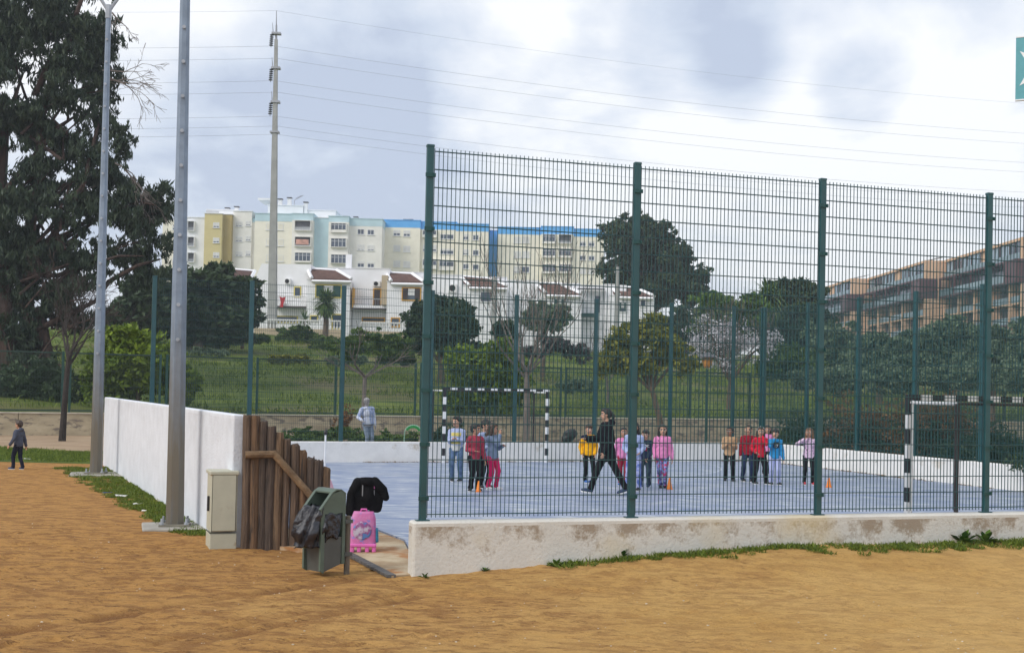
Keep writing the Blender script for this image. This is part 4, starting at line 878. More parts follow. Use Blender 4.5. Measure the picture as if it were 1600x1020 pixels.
# concrete power pylon
pd = 98.0; pb = P(425, 524, pd); pt = P(431.5, 62, pd); ptop = P(433, 17, pd); pb.z = hill_z(pb.x, pb.y) - 0.2
r = empty('power_pylon', tuple(pb), 0, 'tall slender concrete power pylon with three stacks of dark insulators', 'pylon'); Hc = pt.z - pb.z; sl = (pt.x - pb.x)
mb = MB(); mb.box((0, 0, 0), (0.01, 0.01, 0.01)); mb = MB()
def ax(z): return Vector((sl * z / Hc, 0, z))
mb.add([ax(0) + Vector((x * 0.36, y * 0.36, 0)) for x, y in ((-1, -1), (1, -1), (1, 1), (-1, 1))] + [ax(Hc) + Vector((x * 0.12, y * 0.12, 0)) for x, y in ((-1, -1), (1, -1), (1, 1), (-1, 1))], [(3, 2, 1, 0), (4, 5, 6, 7), (0, 1, 5, 4), (1, 2, 6, 5), (2, 3, 7, 6), (3, 0, 4, 7)])
mb.build('shaft', conc_p, r)
Ht = ptop.z - pb.z; MB().bar(ax(Hc - 1.2), ax(Hc + (Ht - Hc) * 0.5), 0.12, 0.08, n=6).bar(ax(Hc + (Ht - Hc) * 0.5), ax(Ht), 0.05, 0.03, n=5).build('mast', M_metal, r)
ins_m = mat('insulator', (0.035, 0.038, 0.05), rough=0.3)
wire_ends = []
for py in (53, 107, 160):
    z = P(430, py, pd).z - pb.z; c = ax(z); a = MB().bevbox((c.x + 0.02, c.y, c.z), (0.75, 0.5, 0.18), 0.02).bar((c.x - 0.25, 0, c.z), (c.x - 0.33, 0, c.z + 0.9), 0.05, 0.02, n=5).build('bracket', M_metal, r)
    q = MB(); x0 = c.x - 0.36
    q.bar((x0, 0, c.z), (x0 - 0.05, 0, c.z - 1.15), 0.03, n=5)
    for k in range(6): q.lathe([(0.05, 0.06), (0.16, 0.03), (0.17, -0.03), (0.05, -0.05)], (x0 - 0.01 * k, 0, c.z - 0.12 - 0.17 * k), 10)
    q.build('insulator', ins_m, a)
zc = P(428, 207, pd).z - pb.z; MB().bevbox((ax(zc).x, 0, zc), (0.75, 0.55, 0.16), 0.02).build('bracket', M_metal, r)
cable_m = mat('cable', (0.34, 0.36, 0.40), rough=0.5)
names_ = ['topmost overhead wire from the pylon top', 'upper wire of the highest pair strung from the pylon', 'lower wire of the highest pair strung from the pylon', 'upper wire of the middle pair strung from the pylon', 'lower wire of the middle pair strung from the pylon', 'upper wire of the lowest pair strung from the pylon', 'lower wire of the lowest pair strung from the pylon', 'bottom single cable strung from the pylon, darkest of the wires']
for i, (py, dy) in enumerate(((17, 0.0), (74, -0.3), (90, 0.3), (128, -0.3), (143, 0.3), (183, -0.3), (196, 0.3), (210, 0.0))):
    a = P(431, py, pd); a.y += dy; Rt = Vector((a.x + 102, a.y + 27, a.z - 0.5)); Lf = Vector((a.x - 85, a.y - 6, a.z - 0.6)); pts = []
    for k in range(21): t = k / 20; q = Lf.lerp(a, t); q.z -= 2.4 * 4 * t * (1 - t) * 0.5; pts.append(q)
    for k in range(1, 31): t = k / 30; q = a.lerp(Rt, t); q.z -= 3.0 * 4 * t * (1 - t) * 0.55; pts.append(q)
    o = MB().tube(pts, 0.011 if i else 0.008, n=5).build('overhead_wire', cable_m); tag(o, names_[i], 'wire', 'overhead wires strung across the sky')
# two thin utility poles in front of the row houses
for x, y0, y1, lab in ((770, 433, 545, 'thin grey utility pole in front of the third white house'), (962, 417, 545, 'thin grey utility pole in front of the rightmost white house')):
    b = P(x, y1, 92); t = P(x + 1, y0, 92); b.z = hill_z(b.x, b.y) - 0.3; r = empty('utility_pole', tuple(b), 0, lab, 'utility pole'); h = t.z - b.z
    MB().bar((0, 0, 0), (0.02, 0, h), 0.2, 0.14, n=8).build('shaft', conc_p, r); MB().bevbox((0, 0, h - 0.4), (0.45, 0.3, 0.1), 0.01).build('bracket', M_metal, r); MB().lathe([(0.05, 0), (0.07, 0.08), (0.03, 0.16)], (0, 0, h), 8).build('insulator', ins_m, r)
# garden lamp
b = P(1103, 690, 43); b.z = -0.05; t = P(1103, 566, 43); h = t.z - b.z; r = empty('garden_lamp', tuple(b), 0, 'old park lamp with wide dark cap and amber lantern, seen through the fences', 'street lamp')
MB().bar((0, 0, 0), (0, 0, h - 0.25), 0.055, 0.045, n=8).lathe([(0.12, 0), (0.12, 0.1), (0.06, 0.35), (0.055, 0.4)], (0, 0, 0), 10).build('pole', post2_m, r)
amb = mat('amber_glass', (0.55, 0.25, 0.06), rough=0.25, var=0.1); lt = MB().lathe([(0.10, -0.2), (0.17, -0.05), (0.20, 0.16), (0.12, 0.18)], (0, 0, h), 8).build('lantern', amb, r)
MB().lathe([(0.34, 0.18), (0.32, 0.22), (0.12, 0.33), (0.04, 0.36)], (0, 0, h), 12).build('cap', M_dark, r); q = MB()
for k in range(8): a = 2 * math.pi * k / 8; q.bar((0.105 * math.cos(a), 0.105 * math.sin(a), h - 0.2), (0.205 * math.cos(a), 0.205 * math.sin(a), h + 0.17), 0.012, n=4)
q.build('lantern_frame', M_dark, lt)
# teal sign at the top right edge
teal = mat('teal_panel', (0.10, 0.34, 0.38), var=0.05, rough=0.4); wht = mat('white_sign_paint', (0.82, 0.82, 0.82), var=0.02, rough=0.4)
sdp = 44.0; c0 = P(1596, 54, sdp); c1_ = P(1587, 151, sdp); s_ = c0.z - c1_.z; zg = hill_z(c0.x + 1, sdp); r = empty('teal_sign', (c0.x + s_ / 2, sdp, -0.05), R_(0), 'square teal sign board with white pointed star mark at the top right edge', 'sign')
zc = (c0.z + c1_.z) / 2 + 0.05; ang = R_(-24); U = Vector((math.cos(ang), math.sin(ang), 0)); W = Vector((-U.y, U.x, 0)); s2 = s_ / 2
Cc = Vector((-s2 + s2 * U.x, s2 * 0.0, zc))
MB().extrude([(-s2, -s2), (s2, -s2), (s2, s2), (-s2, s2)], Cc, U, (0, 0, 1), W, 0.10).build('board', teal, r)
bd = MB()
for a, b in (((-s2, -s2 - .05), (s2, -s2)), ((-s2, s2), (s2, s2 + .05))): bd.extrude([a, (b[0], a[1]), b, (a[0], b[1])], Cc - W * 0.02, U, (0, 0, 1), W, 0.14)
bd.build('border', wht, r); st = MB(); k = s2
for sx in (-1, 1):
    for sy in (-1, 1): st.extrude([(sx * 0.88 * k, sy * 0.56 * k), (sx * 0.60 * k, sy * 0.05 * k), (0, 0), (sx * 0.42 * k, sy * 0.34 * k)][::(1 if sx * sy > 0 else -1)], Cc - W * 0.012, U, (0, 0, 1), W, 0.012)
st.build('star_mark', wht, r); MB().bar(Cc + W * 0.2 - Vector((0, 0, Cc.z)) + U * s2 * 0.4, Cc + W * 0.2 + U * s2 * 0.4 + Vector((0, 0, s2)), 0.12, n=10).build('pole', galv, r)

# ================================================================== goals
blk = mat('black_paint', (0.018, 0.02, 0.026), rough=0.4, var=0.2); whp = mat('white_paint_band', (0.80, 0.81, 0.82), rough=0.4, var=0.05); rust = mat('red_brown_steel', (0.05, 0.042, 0.045), rough=0.6, var=0.2)
def goal(A, U, label, w=3.0, h=2.0, back=0.95, side=-1, lean=0):
    U = Vector(U).normalized(); W = Vector((-U.y, U.x, 0)) * (-side) * -1; r = empty('goal', (A.x, A.y, 0), 0, label, 'goal', 'black and white striped goals'); s = 0.08; rz = math.atan2(U.y, U.x)
    def band(p, q, first):
        mb = MB(); p = Vector(p); q = Vector(q); d = (q - p); n = max(1, round(d.length / 0.2)); d = d / n
        for k in range(n):
            c = p + d * (k + 0.5); ln = d.length
            if abs(d.z) > 0.01: mb.box(c, (s, s, ln), rz, mi=(k + first) % 2)
            else: mb.box(c, (ln, s, s), rz, mi=(k + first) % 2)
        return mb
    for x in (s / 2, w + s * 1.5):
        p = U * x; band((p.x, p.y, 0), (p.x, p.y, h), 0).build('post', [whp, blk], r)
    a = U * 0; b = U * (w + 2 * s); band((a.x, a.y, h + s / 2), (b.x, b.y, h + s / 2), 1).build('crossbar', [whp, blk], r)
    for x in (s / 2, w + s * 1.5):
        p = U * x; c = p + W * back; mb = MB(); mb.bar((p.x, p.y, h - 0.03), (c.x, c.y, h - 0.03), 0.022, n=7, mi=0); mb.bar((c.x, c.y, h - 0.03), (c.x, c.y, 0), 0.03, n=7, mi=1); mb.bar((p.x + W.x * .06 , p.y + W.y * .06, 0), (p.x + W.x * .06, p.y + W.y * .06, h), 0.018, n=6, mi=0)
        mb.build('support_frame', [whp, rust], r)
    p = U * 0.04 + W * back; q = U * (w + 0.12) + W * back; MB().bar((p.x, p.y, 0.03), (q.x, q.y, 0.03), 0.025, n=7).bar((p.x, p.y, h - 0.03), (q.x, q.y, h - 0.03), 0.02, n=7).build('back_rail', rust, r)
    return r
ng = P(1421, 618, 1850 / 113.0); goal(Vector((ng.x - 0.03, ng.y, 0)), (0.94, 0.342, 0), 'near black and white striped goal, at the right edge just behind the near fence', side=-1)
fgp = P(695, 607, 1850 / 57.2); goal(Vector((fgp.x - 0.04, fgp.y, 0)), (0.925, 0.38, 0), 'far black and white striped goal, at the back of the blue court behind the children', side=1)

# ================================================================== entrance: stakes, cabinet, bin, luggage
wood = mat('weathered_wood', (0.060, 0.040, 0.030), base2=(0.175, 0.115, 0.075), scale=3.4, stretch=(7, 7, 0.7), rough=0.9, bump=0.9, bscale=9, lo=0.3, hi=0.7, third=(0.05, 0.035, 0.028), third_scale=2.0, third_lo=0.56, third_hi=0.7)
wood2 = mat('lighter_wood', (0.14, 0.085, 0.045), base2=(0.27, 0.175, 0.095), scale=3.0, stretch=(2, 2, 2), rough=0.85, bump=0.8, bscale=14)
S0 = Vector((-3.36, 15.12, 0)); Sd = Vector((0.97, 0.24, 0)).normalized()
tops = [648.5, 650, 657.5, 666, 676, 685, 693.5, 704, 714, 719, 730]; r = empty('stake_fence', (S0.x, S0.y, -0.05), 0, 'descending fence of dark weathered wooden stakes with a slanting rail, beside the white wall', 'fence')
rg = random.Random(11); xs_ = [380 + 12.35 * k for k in range(12)]; woods = [wood] + [mat('weathered_wood', a_, base2=b_, scale=3.4, stretch=(7, 7, 0.7), rough=0.9, bump=1.0, bscale=9, lo=0.3, hi=0.7, third=(0.045, 0.033, 0.027), third_scale=2.6, third_lo=0.52, third_hi=0.66) for a_, b_ in (((0.085, 0.055, 0.036), (0.26, 0.165, 0.095)), ((0.055, 0.040, 0.032), (0.14, 0.10, 0.075)), ((0.10, 0.060, 0.034), (0.23, 0.135, 0.075)))]
for k in range(11):
    x0, x1 = xs_[k] + (1.5 if k > 5 else 0), xs_[k + 1] + (1.5 if k > 5 else 0); xm = (x0 + x1) / 2
    y = onplane(xm, 700, (S0.x, S0.y), (S0.x + Sd.x, S0.y + Sd.y)); c = Vector((y.x - S0.x, y.y - S0.y, 0)); zt = onplane(xm, tops[k], (S0.x, S0.y), (S0.x + Sd.x, S0.y + Sd.y)).z + 0.05; rad = 0.0575 + 0.006 * math.sin(k * 2.3)
    mb = MB(); n = 10; prof = []; ph = rg.random() * 6
    lv = [-0.1, 0.3, 0.6, 0.9, 1.2]; lv = [z for z in lv if z < zt - 0.12] + [zt - 0.03, zt]
    for j, z in enumerate(lv):
        for i in range(n):
            q = 2 * math.pi * i / n + ph; rr = rad * (1 + 0.05 * math.sin(3 * q + k) + 0.04 * mnoise.noise(Vector((i * 1.1, z * 2, k)))) * (0.9 if j == len(lv) - 1 else 1)
            prof.append((c.x + rr * math.cos(q) + 0.006 * math.sin(z * 3 + k), c.y + rr * math.sin(q), z + (rg.uniform(-0.03, 0.02) if j == len(lv) - 1 and k > 5 else rg.uniform(-0.008, 0.008) if j == len(lv) - 1 else 0)))
    F2 = []
    for j in range(len(lv) - 1):
        for i in range(n): i2 = (i + 1) % n; F2.append((j * n + i, j * n + i2, (j + 1) * n + i2, (j + 1) * n + i))
    F2.append(tuple((len(lv) - 1) * n + i for i in range(n))); mb.add(prof, F2); mb.build('stake', woods[(k * 3 + k // 3) % 4], r, smooth=False)
front = Vector((Sd.y, -Sd.x, 0)) * 0.085
def sp(px, py): 
    q = onplane(px, py, (S0.x, S0.y), (S0.x + Sd.x, S0.y + Sd.y)); return Vector((q.x - S0.x, q.y - S0.y, q.z + 0.05)) + front
a, b, c = sp(383, 709.5), sp(428, 708.5), sp(497, 787)
MB().bar(a, b, 0.047, n=9).build('rail', wood2, r); MB().bar(b + (b - c).normalized() * 0.03, c, 0.047, n=9).build('rail', wood2, r)
# cabinet
cab_m = mat('cabinet_grp', (0.47, 0.46, 0.36), var=0.06, scale=4, rough=0.55, third=(0.38, 0.34, 0.24), third_scale=5, third_lo=0.62, third_hi=0.72); cab_d = mat('cabinet_seam', (0.08, 0.08, 0.07), rough=0.8)
cc = P(327.5, 846, 14.95); wd_ = (LW1 - LW0).normalized(); fr_ = Vector((wd_.y, -wd_.x, 0)); rz = R_(21)
r = empty('utility_cabinet', (cc.x, cc.y, -0.05), rz, 'beige electrical cabinet standing against the tall white wall', 'cabinet'); cw, cd_, ch = 0.335, 0.42, 0.965
MB().bevbox((cw / 2, cd_ / 2, 0.09), (cw, cd_, 0.20), 0.012).build('plinth', cab_m, r); MB().bevbox((cw / 2, cd_ / 2, (0.20 + ch - 0.03) / 2 + 0.01), (cw - 0.006, cd_ - 0.006, ch - 0.03 - 0.20), 0.012).build('body', cab_m, r)
MB().bevbox((cw / 2, cd_ / 2, ch - 0.012), (cw + 0.03, cd_ + 0.03, 0.05), 0.014).build('lid', cab_m, r)
dr = MB().bevbox((cw / 2, -0.006, 0.575), (cw - 0.05, 0.012, 0.70), 0.004).build('door', cab_m, r)
q = MB()
for a, b in (((0.018, -0.004, 0.21), (0.024, 0.003, 0.94)), ((cw - 0.024, -0.004, 0.21), (cw - 0.018, 0.003, 0.94)), ((0.0, -0.004, 0.195), (cw, 0.004, 0.205))): q.bbox(a, b)
q.bbox((-0.004, 0.0, 0.195), (0.004, cd_, 0.205)); q.build('seam', cab_d, r)
MB().bevbox((-0.012, 0.14, 0.56), (0.03, 0.035, 0.19), 0.008).build('handle', M_blackish, r)
# litter bin
binm = mat('bin_plastic', (0.095, 0.130, 0.100), var=0.12, scale=6, rough=0.5); binb = mat('bin_body_plastic', (0.085, 0.090, 0.083), var=0.12, scale=5, rough=0.5); bagm = mat('black_bag', (0.012, 0.012, 0.018), rough=0.25, var=0.3, spec=0.7, bump=1.0, bscale=16, scale=4)
bp_ = G(541, 896, -0.045); r = empty('litter_bin', (bp_.x - 0.085, bp_.y + 0.06, -0.02), R_(47), 'green plastic litter bin with a black bag hanging out, on a short wooden post', 'bin')
# local frame: post at the origin; bin extends along -x (its open front) from x=-0.06; width along y
w2 = 0.16; pf = [(-0.06, 0.10), (-0.06, 0.86), (-0.13, 0.905), (-0.24, 0.88), (-0.395, 0.70), (-0.395, 0.05), (-0.35, 0.02)]
def side_plate(y, cut):
    mb = MB()
    if not cut: mb.extrude(pf[::-1], (0, y, 0), (1, 0, 0), (0, 0, 1), (0, 1, 0), 0.028); return mb
    for poly in ([(-0.06, 0.10), (-0.06, 0.62), (-0.10, 0.62), (-0.10, 0.10)], [(-0.06, 0.62), (-0.06, 0.86), (-0.13, 0.905), (-0.24, 0.88), (-0.345, 0.758), (-0.345, 0.66), (-0.10, 0.66), (-0.10, 0.62)], [(-0.345, 0.758), (-0.395, 0.70), (-0.395, 0.05), (-0.35, 0.02), (-0.345, 0.02)]):
        mb.extrude(poly[::-1], (0, y, 0), (1, 0, 0), (0, 0, 1), (0, 1, 0), 0.028)
    return mb
side_plate(-w2, True).build('side_frame', binm, r); side_plate(w2 - 0.028, False).build('side_frame', binm, r)
MB().add([(-0.11, -w2 + .012, 0.10), (-0.35, -w2 + .012, 0.03), (-0.35, w2 - .03, 0.03), (-0.11, w2 - .03, 0.10), (-0.085, -w2 + .012, 0.40), (-0.375, -w2 + .012, 0.40), (-0.375, w2 - .03, 0.40), (-0.085, w2 - .03, 0.40)], [(0, 1, 2, 3), (7, 6, 5, 4), (0, 4, 5, 1), (1, 5, 6, 2), (2, 6, 7, 3), (3, 7, 4, 0)]).build('liner', binb, r)
MB().bbox((-0.08, -w2 + .03, 0.1), (-0.062, w2 - .03, 0.86)).build('back_panel', binm, r)
# hood: curved top sheet with the mouth opening towards the front
hp = [(-0.062, 0.862), (-0.13, 0.907), (-0.195, 0.908), (-0.25, 0.878)]
mb = MB()
for (a, b) in zip(hp[:-1], hp[1:]): mb.add([(a[0], -w2 - .004, a[1]), (b[0], -w2 - .004, b[1]), (b[0], w2 + .004, b[1]), (a[0], w2 + .004, a[1]), (a[0], -w2 - .004, a[1] + .016), (b[0], -w2 - .004, b[1] + .016), (b[0], w2 + .004, b[1] + .016), (a[0], w2 + .004, a[1] + .016)], [(0, 1, 2, 3), (7, 6, 5, 4), (0, 4, 5, 1), (1, 5, 6, 2), (2, 6, 7, 3), (3, 7, 4, 0)])
for y0 in (-w2 - 0.004, w2 - 0.036): mb.add([(-0.25, y0, 0.878), (-0.40, y0, 0.70), (-0.40, y0 + .04, 0.70), (-0.25, y0 + .04, 0.878), (-0.25, y0, 0.896), (-0.41, y0, 0.712), (-0.41, y0 + .04, 0.712), (-0.25, y0 + .04, 0.896)], [(0, 1, 2, 3), (7, 6, 5, 4), (0, 4, 5, 1), (1, 5, 6, 2), (2, 6, 7, 3), (3, 7, 4, 0)])
mb.build('hood', binm, r)
# bag: a lining bulging out of the front and hanging over it
def blob(name, prof_fn, m, parent, nu=40, nv=18, smooth=True):
    vs = [prof_fn(i / nu, j / nv) for j in range(nv + 1) for i in range(nu)]; fs = [(j * nu + i, j * nu + (i + 1) % nu, (j + 1) * nu + (i + 1) % nu, (j + 1) * nu + i) for j in range(nv) for i in range(nu)]
    fs += [tuple(range(nu))[::-1], tuple(nv * nu + i for i in range(nu))]; return MB().add(vs, fs).build(name, m, parent, smooth)
def bag(u, v):
    q = 2 * math.pi * u; z = 0.735 - 0.37 * v; out_ = 0.075 + 0.03 * math.sin(math.pi * min(1, v * 1.1)) + 0.115 * v * max(0, -math.cos(q)) ** 0.5; fold = 0.014 * math.sin(9 * q + 5 * v) + 0.012 * math.sin(17 * q + 9 * v) + 0.03 * mnoise.noise(Vector((math.cos(q) * 2, math.sin(q) * 2, v * 4)))
    x = -0.335 + (out_ + fold) * math.cos(q) * (1.35 if math.cos(q) < 0 else 0.2); y = (0.155 + 0.03 * math.sin(math.pi * v) + fold * (1 + v)) * math.sin(q) + 0.02
    z += 0.05 * mnoise.noise(Vector((math.cos(q) * 3, math.sin(q) * 3, v * 2 + 5))) - 0.06 * v * (1 if math.cos(q) < -0.2 else 0)
    return (min(x, -0.29 if abs(y) > 0.1 else -0.2), y, z)
blob('bag', bag, bagm, r, 64, 24)
def bag2(u, v):
    q = 2 * math.pi * u; rr = 0.105 * (1 - 0.35 * v ** 2) ; f = 0.02 * mnoise.noise(Vector((math.cos(q) * 2.5, math.sin(q) * 2.5, v * 5)))
    return (-0.225 + (rr + f) * math.cos(q) * 1.05 + 0.03 * v * 0, -w2 + 0.012 + (0.03 + f) * math.sin(q), 0.655 - 0.26 * v + 0.02 * math.cos(q * 3))
blob('bag', bag2, bagm, r, 40, 12)
MB().bar((0.0, -0.125, -0.25), (0, -0.125, 0.62), 0.034, n=10).build('post', mat('grey_wood', (0.15, 0.125, 0.095), var=0.25, scale=5, stretch=(5, 5, 0.6), rough=0.9, bump=0.6), r)
for z in (0.20, 0.56): MB().bbox((-0.062, -0.17, z - .02), (0.038, -0.08, z + .02)).build('bracket', binb, r)
# trolley bag, generic pink, and the jacket hung over its handle
tb = G(567, 861, -0.03); r = empty('trolley_bag', (tb.x, tb.y, -0.03), R_(8), 'pink wheeled school trolley bag with blue side pocket beside the litter bin', 'school bag')
pinkm = mat('pink_fabric', (0.60, 0.13, 0.36), base2=(0.62, 0.25, 0.48), scale=9, rough=0.6, third=(0.28, 0.22, 0.55), third_scale=14, third_lo=0.58, third_hi=0.63); pinkp = mat('pink_plastic', (0.75, 0.16, 0.48), rough=0.35, var=0.05); bluef = mat('blue_fabric', (0.03, 0.20, 0.33), var=0.25, scale=20, rough=0.7); prn = mat('bag_print', (0.55, 0.50, 0.60), base2=(0.30, 0.08, 0.25), scale=11, rough=0.5, lo=0.42, hi=0.56, third=(0.10, 0.22, 0.50), third_scale=8, third_lo=0.56, third_hi=0.6)
def bagbody(u, v):
    q = 2 * math.pi * u; z = 0.08 + 0.42 * v; k = 1 - 0.10 * v - 0.35 * max(0, v - 0.8) ** 1.2 * 3; c, s = math.cos(q), math.sin(q); e_ = 0.5; x = 0.165 * k * (abs(c) ** e_) * (1 if c > 0 else -1); y = 0.095 * k * (abs(s) ** e_) * (1 if s > 0 else -1); return (x, y, z)
blob('body', bagbody, pinkm, r, 48, 18)
MB().lathe([(0.115, 0), (0.118, 0.012), (0.10, 0.022), (0.02, 0.03)], (0, 0, 0), 24).build('print_panel', prn, r).matrix_local = Matrix.Translation((-0.015, -0.083, 0.27)) @ Matrix.Rotation(R_(90), 4, 'X')
def side_p(u, v): 
    q = 2 * math.pi * u; return (0.165 + 0.028 * math.cos(q) * (1 - 0.3 * v), 0.07 * math.sin(q), 0.12 + 0.17 * v)
blob('side_pocket', side_p, bluef, r, 20, 6)
mb = MB()
for x in (-0.135, -0.05, 0.05, 0.135): mb.bevbox((x, -0.04, 0.035), (0.05, 0.12, 0.075), 0.015)
mb.bevbox((0, -0.03, 0.085), (0.33, 0.16, 0.04), 0.015); mb.build('foot_shell', pinkp, r)
for x in (-0.15, 0.15): MB().bar((x - 0.012, 0.08, 0.035), (x + 0.012, 0.08, 0.035), 0.035, n=14).build('wheel', M_blackish, r)
h = MB(); h.bar((-0.02, 0.09, 0.1), (-0.02, 0.09, 0.83), 0.008, n=6).bar((0.125, 0.09, 0.1), (0.125, 0.09, 0.83), 0.008, n=6); h.build('handle_tube', M_metal, r)
MB().tube([(0.125, 0.09, 0.78), (0.125, 0.09, 0.83), (0.11, 0.09, 0.855), (0.05, 0.09, 0.865), (0.0, 0.09, 0.855), (-0.02, 0.09, 0.83)], 0.012, n=8).build('grip', pinkp, r)
MB().tube([(-0.04, -0.02, 0.49), (-0.03, -0.03, 0.53), (0.03, -0.03, 0.53), (0.04, -0.02, 0.49)], 0.012, n=7).build('carry_loop', pinkp, r)
jk = mat('black_jacket_fabric', (0.008, 0.008, 0.009), var=0.3, rough=0.9, bump=0.5, bscale=20, scale=4, spec=0.1)
O = Vector((tb.x, tb.y, -0.03)); jr = empty('jacket', (O.x, O.y, O.z), R_(8), 'black jacket draped over the handle of the pink trolley bag', 'jacket')
def jb(u, v):
    q = 2 * math.pi * u; z = 0.915 - 0.42 * v; wv_ = 0.07 + 0.135 * min(1, v * 3.2) ** 0.7; f = 0.018 * math.sin(5 * q + 4 * v) * min(1, v * 3) + 0.03 * mnoise.noise(Vector((math.cos(q) * 2, math.sin(q) * 2, v * 4)))
    return (0.035 - 0.02 * v + (wv_ + f) * math.cos(q), 0.14 + (0.055 + 0.02 * v + f * 0.6) * math.sin(q), z + 0.02 * math.cos(4 * q) * (v > 0.9))
blob('jacket_body', jb, jk, jr, 56, 24)
MB().cap((-0.08, 0.13, 0.85), (-0.16, 0.11, 0.70), 0.065, 0.055).cap((-0.16, 0.11, 0.70), (-0.17, 0.10, 0.48), 0.055, 0.06).build('sleeve', jk, jr, True)
MB().cap((0.13, 0.13, 0.86), (0.235, 0.11, 0.76), 0.065, 0.06).cap((0.235, 0.11, 0.76), (0.275, 0.11, 0.665), 0.058, 0.045).build('sleeve', jk, jr, True)
MB().ell((0.035, 0.115, 0.86), (0.10, 0.075, 0.055), 16, 10).build('collar', jk, jr, True)
# pink bag half hidden beyond the stakes and a thin rod
pb_ = G(521, 824, 0); pkm = mat('pale_pink_cloth', (0.72, 0.42, 0.50), var=0.1, rough=0.8, bump=0.4, bscale=8); r_ = MB(); n = 18
def pk(u, v): q = 2 * math.pi * u; rr = 0.19 * (1 - v) ** 0.7 + 0.02 + 0.012 * math.sin(6 * q); return (pb_.x - 0.12 + rr * math.cos(q) * 1.1 , pb_.y + rr * math.sin(q), 0.02 + 0.72 * v)
o = blob('pink_bag', pk, pkm, None, 30, 12); tag(o, 'pale pink cloth bag mostly hidden behind the right end of the stake fence', 'bag')
rp = G(506.5, 773, 0); o = MB().bar((rp.x, rp.y, 0), (rp.x, rp.y, 1.12), 0.018, n=8, mi=0).lathe([(0.03, 0), (0.035, 0.05), (0.02, 0.09)], (rp.x, rp.y, 1.12), 8, mi=1).build('marker_rod', [whp, M_blackish]); tag(o, 'thin white rod with black tip standing on the court behind the stake fence', 'rod')
# training cones
cone_m = mat('orange_plastic', (0.80, 0.22, 0.015), rough=0.5, var=0.05)
def cone(px, py, h, r0, lab):
    p = G(px, py, 0.0); r = empty('training_cone', (p.x, p.y, 0), 0, lab, 'cone', 'orange training cones'); MB().lathe([(r0, 0.012), (r0 * 0.95, 0.02), (r0 * 0.28, h), (r0 * 0.2, h)], (0, 0, 0), 20).build('cone_body', cone_m, r, True); MB().bevbox((0, 0, 0.008), (r0 * 2.3, r0 * 2.3, 0.014), 0.02).build('base', cone_m, r)
cone(747.5, 768, 0.215, 0.05, 'orange cone in front of the leftmost group of children'); cone(1046, 764, 0.24, 0.06, 'orange cone at the feet of the girl in the pink hoodie'); cone(1295, 761, 0.215, 0.06, 'orange cone standing alone to the right of the girl in the patterned top')
# litter
lt_w = mat('paper', (0.75, 0.74, 0.70), var=0.05); lt_b = mat('blue_plastic', (0.02, 0.12, 0.45), rough=0.4)
for i, (px, py, s, m_, lab) in enumerate(((167, 770.5, 0.10, lt_b, 'crushed blue plastic scrap lying on the sand beside the grass strip'), (190, 775, 0.16, lt_w, 'long white paper scrap on the sand next to the blue scrap'), (213, 788, 0.09, lt_w, 'white paper scrap in the grass strip, largest near the pole'), (225, 799, 0.06, lt_w, 'small white paper scrap left of the nearer pole footing'), (41, 717, 0.18, lt_w, 'white paper scrap on the grass right of the small child'))):
    p = G(px, py, -0.03); rg = random.Random(i); mb = MB(); vs = []; 
    for k in range(7): a = 2 * math.pi * k / 7; rr = s * rg.uniform(0.6, 1.1); vs.append((rr * math.cos(a), rr * 0.6 * math.sin(a), rg.uniform(0, 0.03)))
    top = [(x, y, z + 0.006) for x, y, z in vs]; mb.add(vs + top, [tuple(range(7))[::-1], tuple(range(7, 14))] + [(k, (k + 1) % 7, 7 + (k + 1) % 7, 7 + k) for k in range(7)]); o = mb.build('litter_scrap', m_, loc=p); tag(o, lab, 'litter')
# garden bits beyond the far wall
a = G(629, 712, -0.05); b = P(645, 664, 39); r = empty('green_hoop', (b.x, b.y, -0.05), 0, 'bright green plastic hoop arching above the far wall', 'hoop'); gm = mat('green_plastic', (0.02, 0.26, 0.06), rough=0.4)
hh = b.z + 0.05; pts = [(-0.27, 0, 0)] + [(-0.27 + 0.0, 0, hh - 0.45)] + [(0.02 - 0.29 * math.cos(t), 0, hh - 0.28 + 0.28 * math.sin(t)) for t in [0.2 + k * 0.25 for k in range(11)]]; MB().tube(pts, 0.02, n=6).build('rod', mat('pale_green', (0.30, 0.50, 0.38), rough=0.5), r)
vs = []; n = 13
for k in range(n): t = 0.5 + 2.2 * k / (n - 1); vs += [(0.02 - 0.27 * math.cos(t), -0.07, hh - 0.28 + 0.27 * math.sin(t)), (0.02 - 0.27 * math.cos(t), 0.07, hh - 0.28 + 0.27 * math.sin(t)), (0.02 - 0.20 * math.cos(t), 0.07, hh - 0.28 + 0.19 * math.sin(t)), (0.02 - 0.20 * math.cos(t), -0.07, hh - 0.28 + 0.19 * math.sin(t))]
fs = [(0, 3, 2, 1), (4 * n - 4, 4 * n - 3, 4 * n - 2, 4 * n - 1)]
for k in range(n - 1):
    for i in range(4): fs.append((4 * k + i, 4 * k + (i + 1) % 4, 4 * k + 4 + (i + 1) % 4, 4 * k + 4 + i))
MB().add(vs, fs).build('band', gm, r)
b = P(886, 684, 40); sm = mat('black_sack', (0.014, 0.014, 0.016), rough=0.5, bump=0.6, bscale=5, var=0.3)
def sack(u, v): q = 2 * math.pi * u; rr = 0.24 * math.sin(math.pi * (0.08 + 0.84 * v)) ** 0.7 * (1 + 0.35 * mnoise.noise(Vector((math.cos(q) * 1.5, math.sin(q) * 1.5, v * 3)))); return (b.x + rr * math.cos(q) + 0.16 * v, b.y + rr * math.sin(q) * 0.6, 0.28 + 0.48 * v)
o = blob('black_sack', sack, sm, None, 24, 10); tag(o, 'black sack slumped on the planting bed behind the far wall', 'sack')
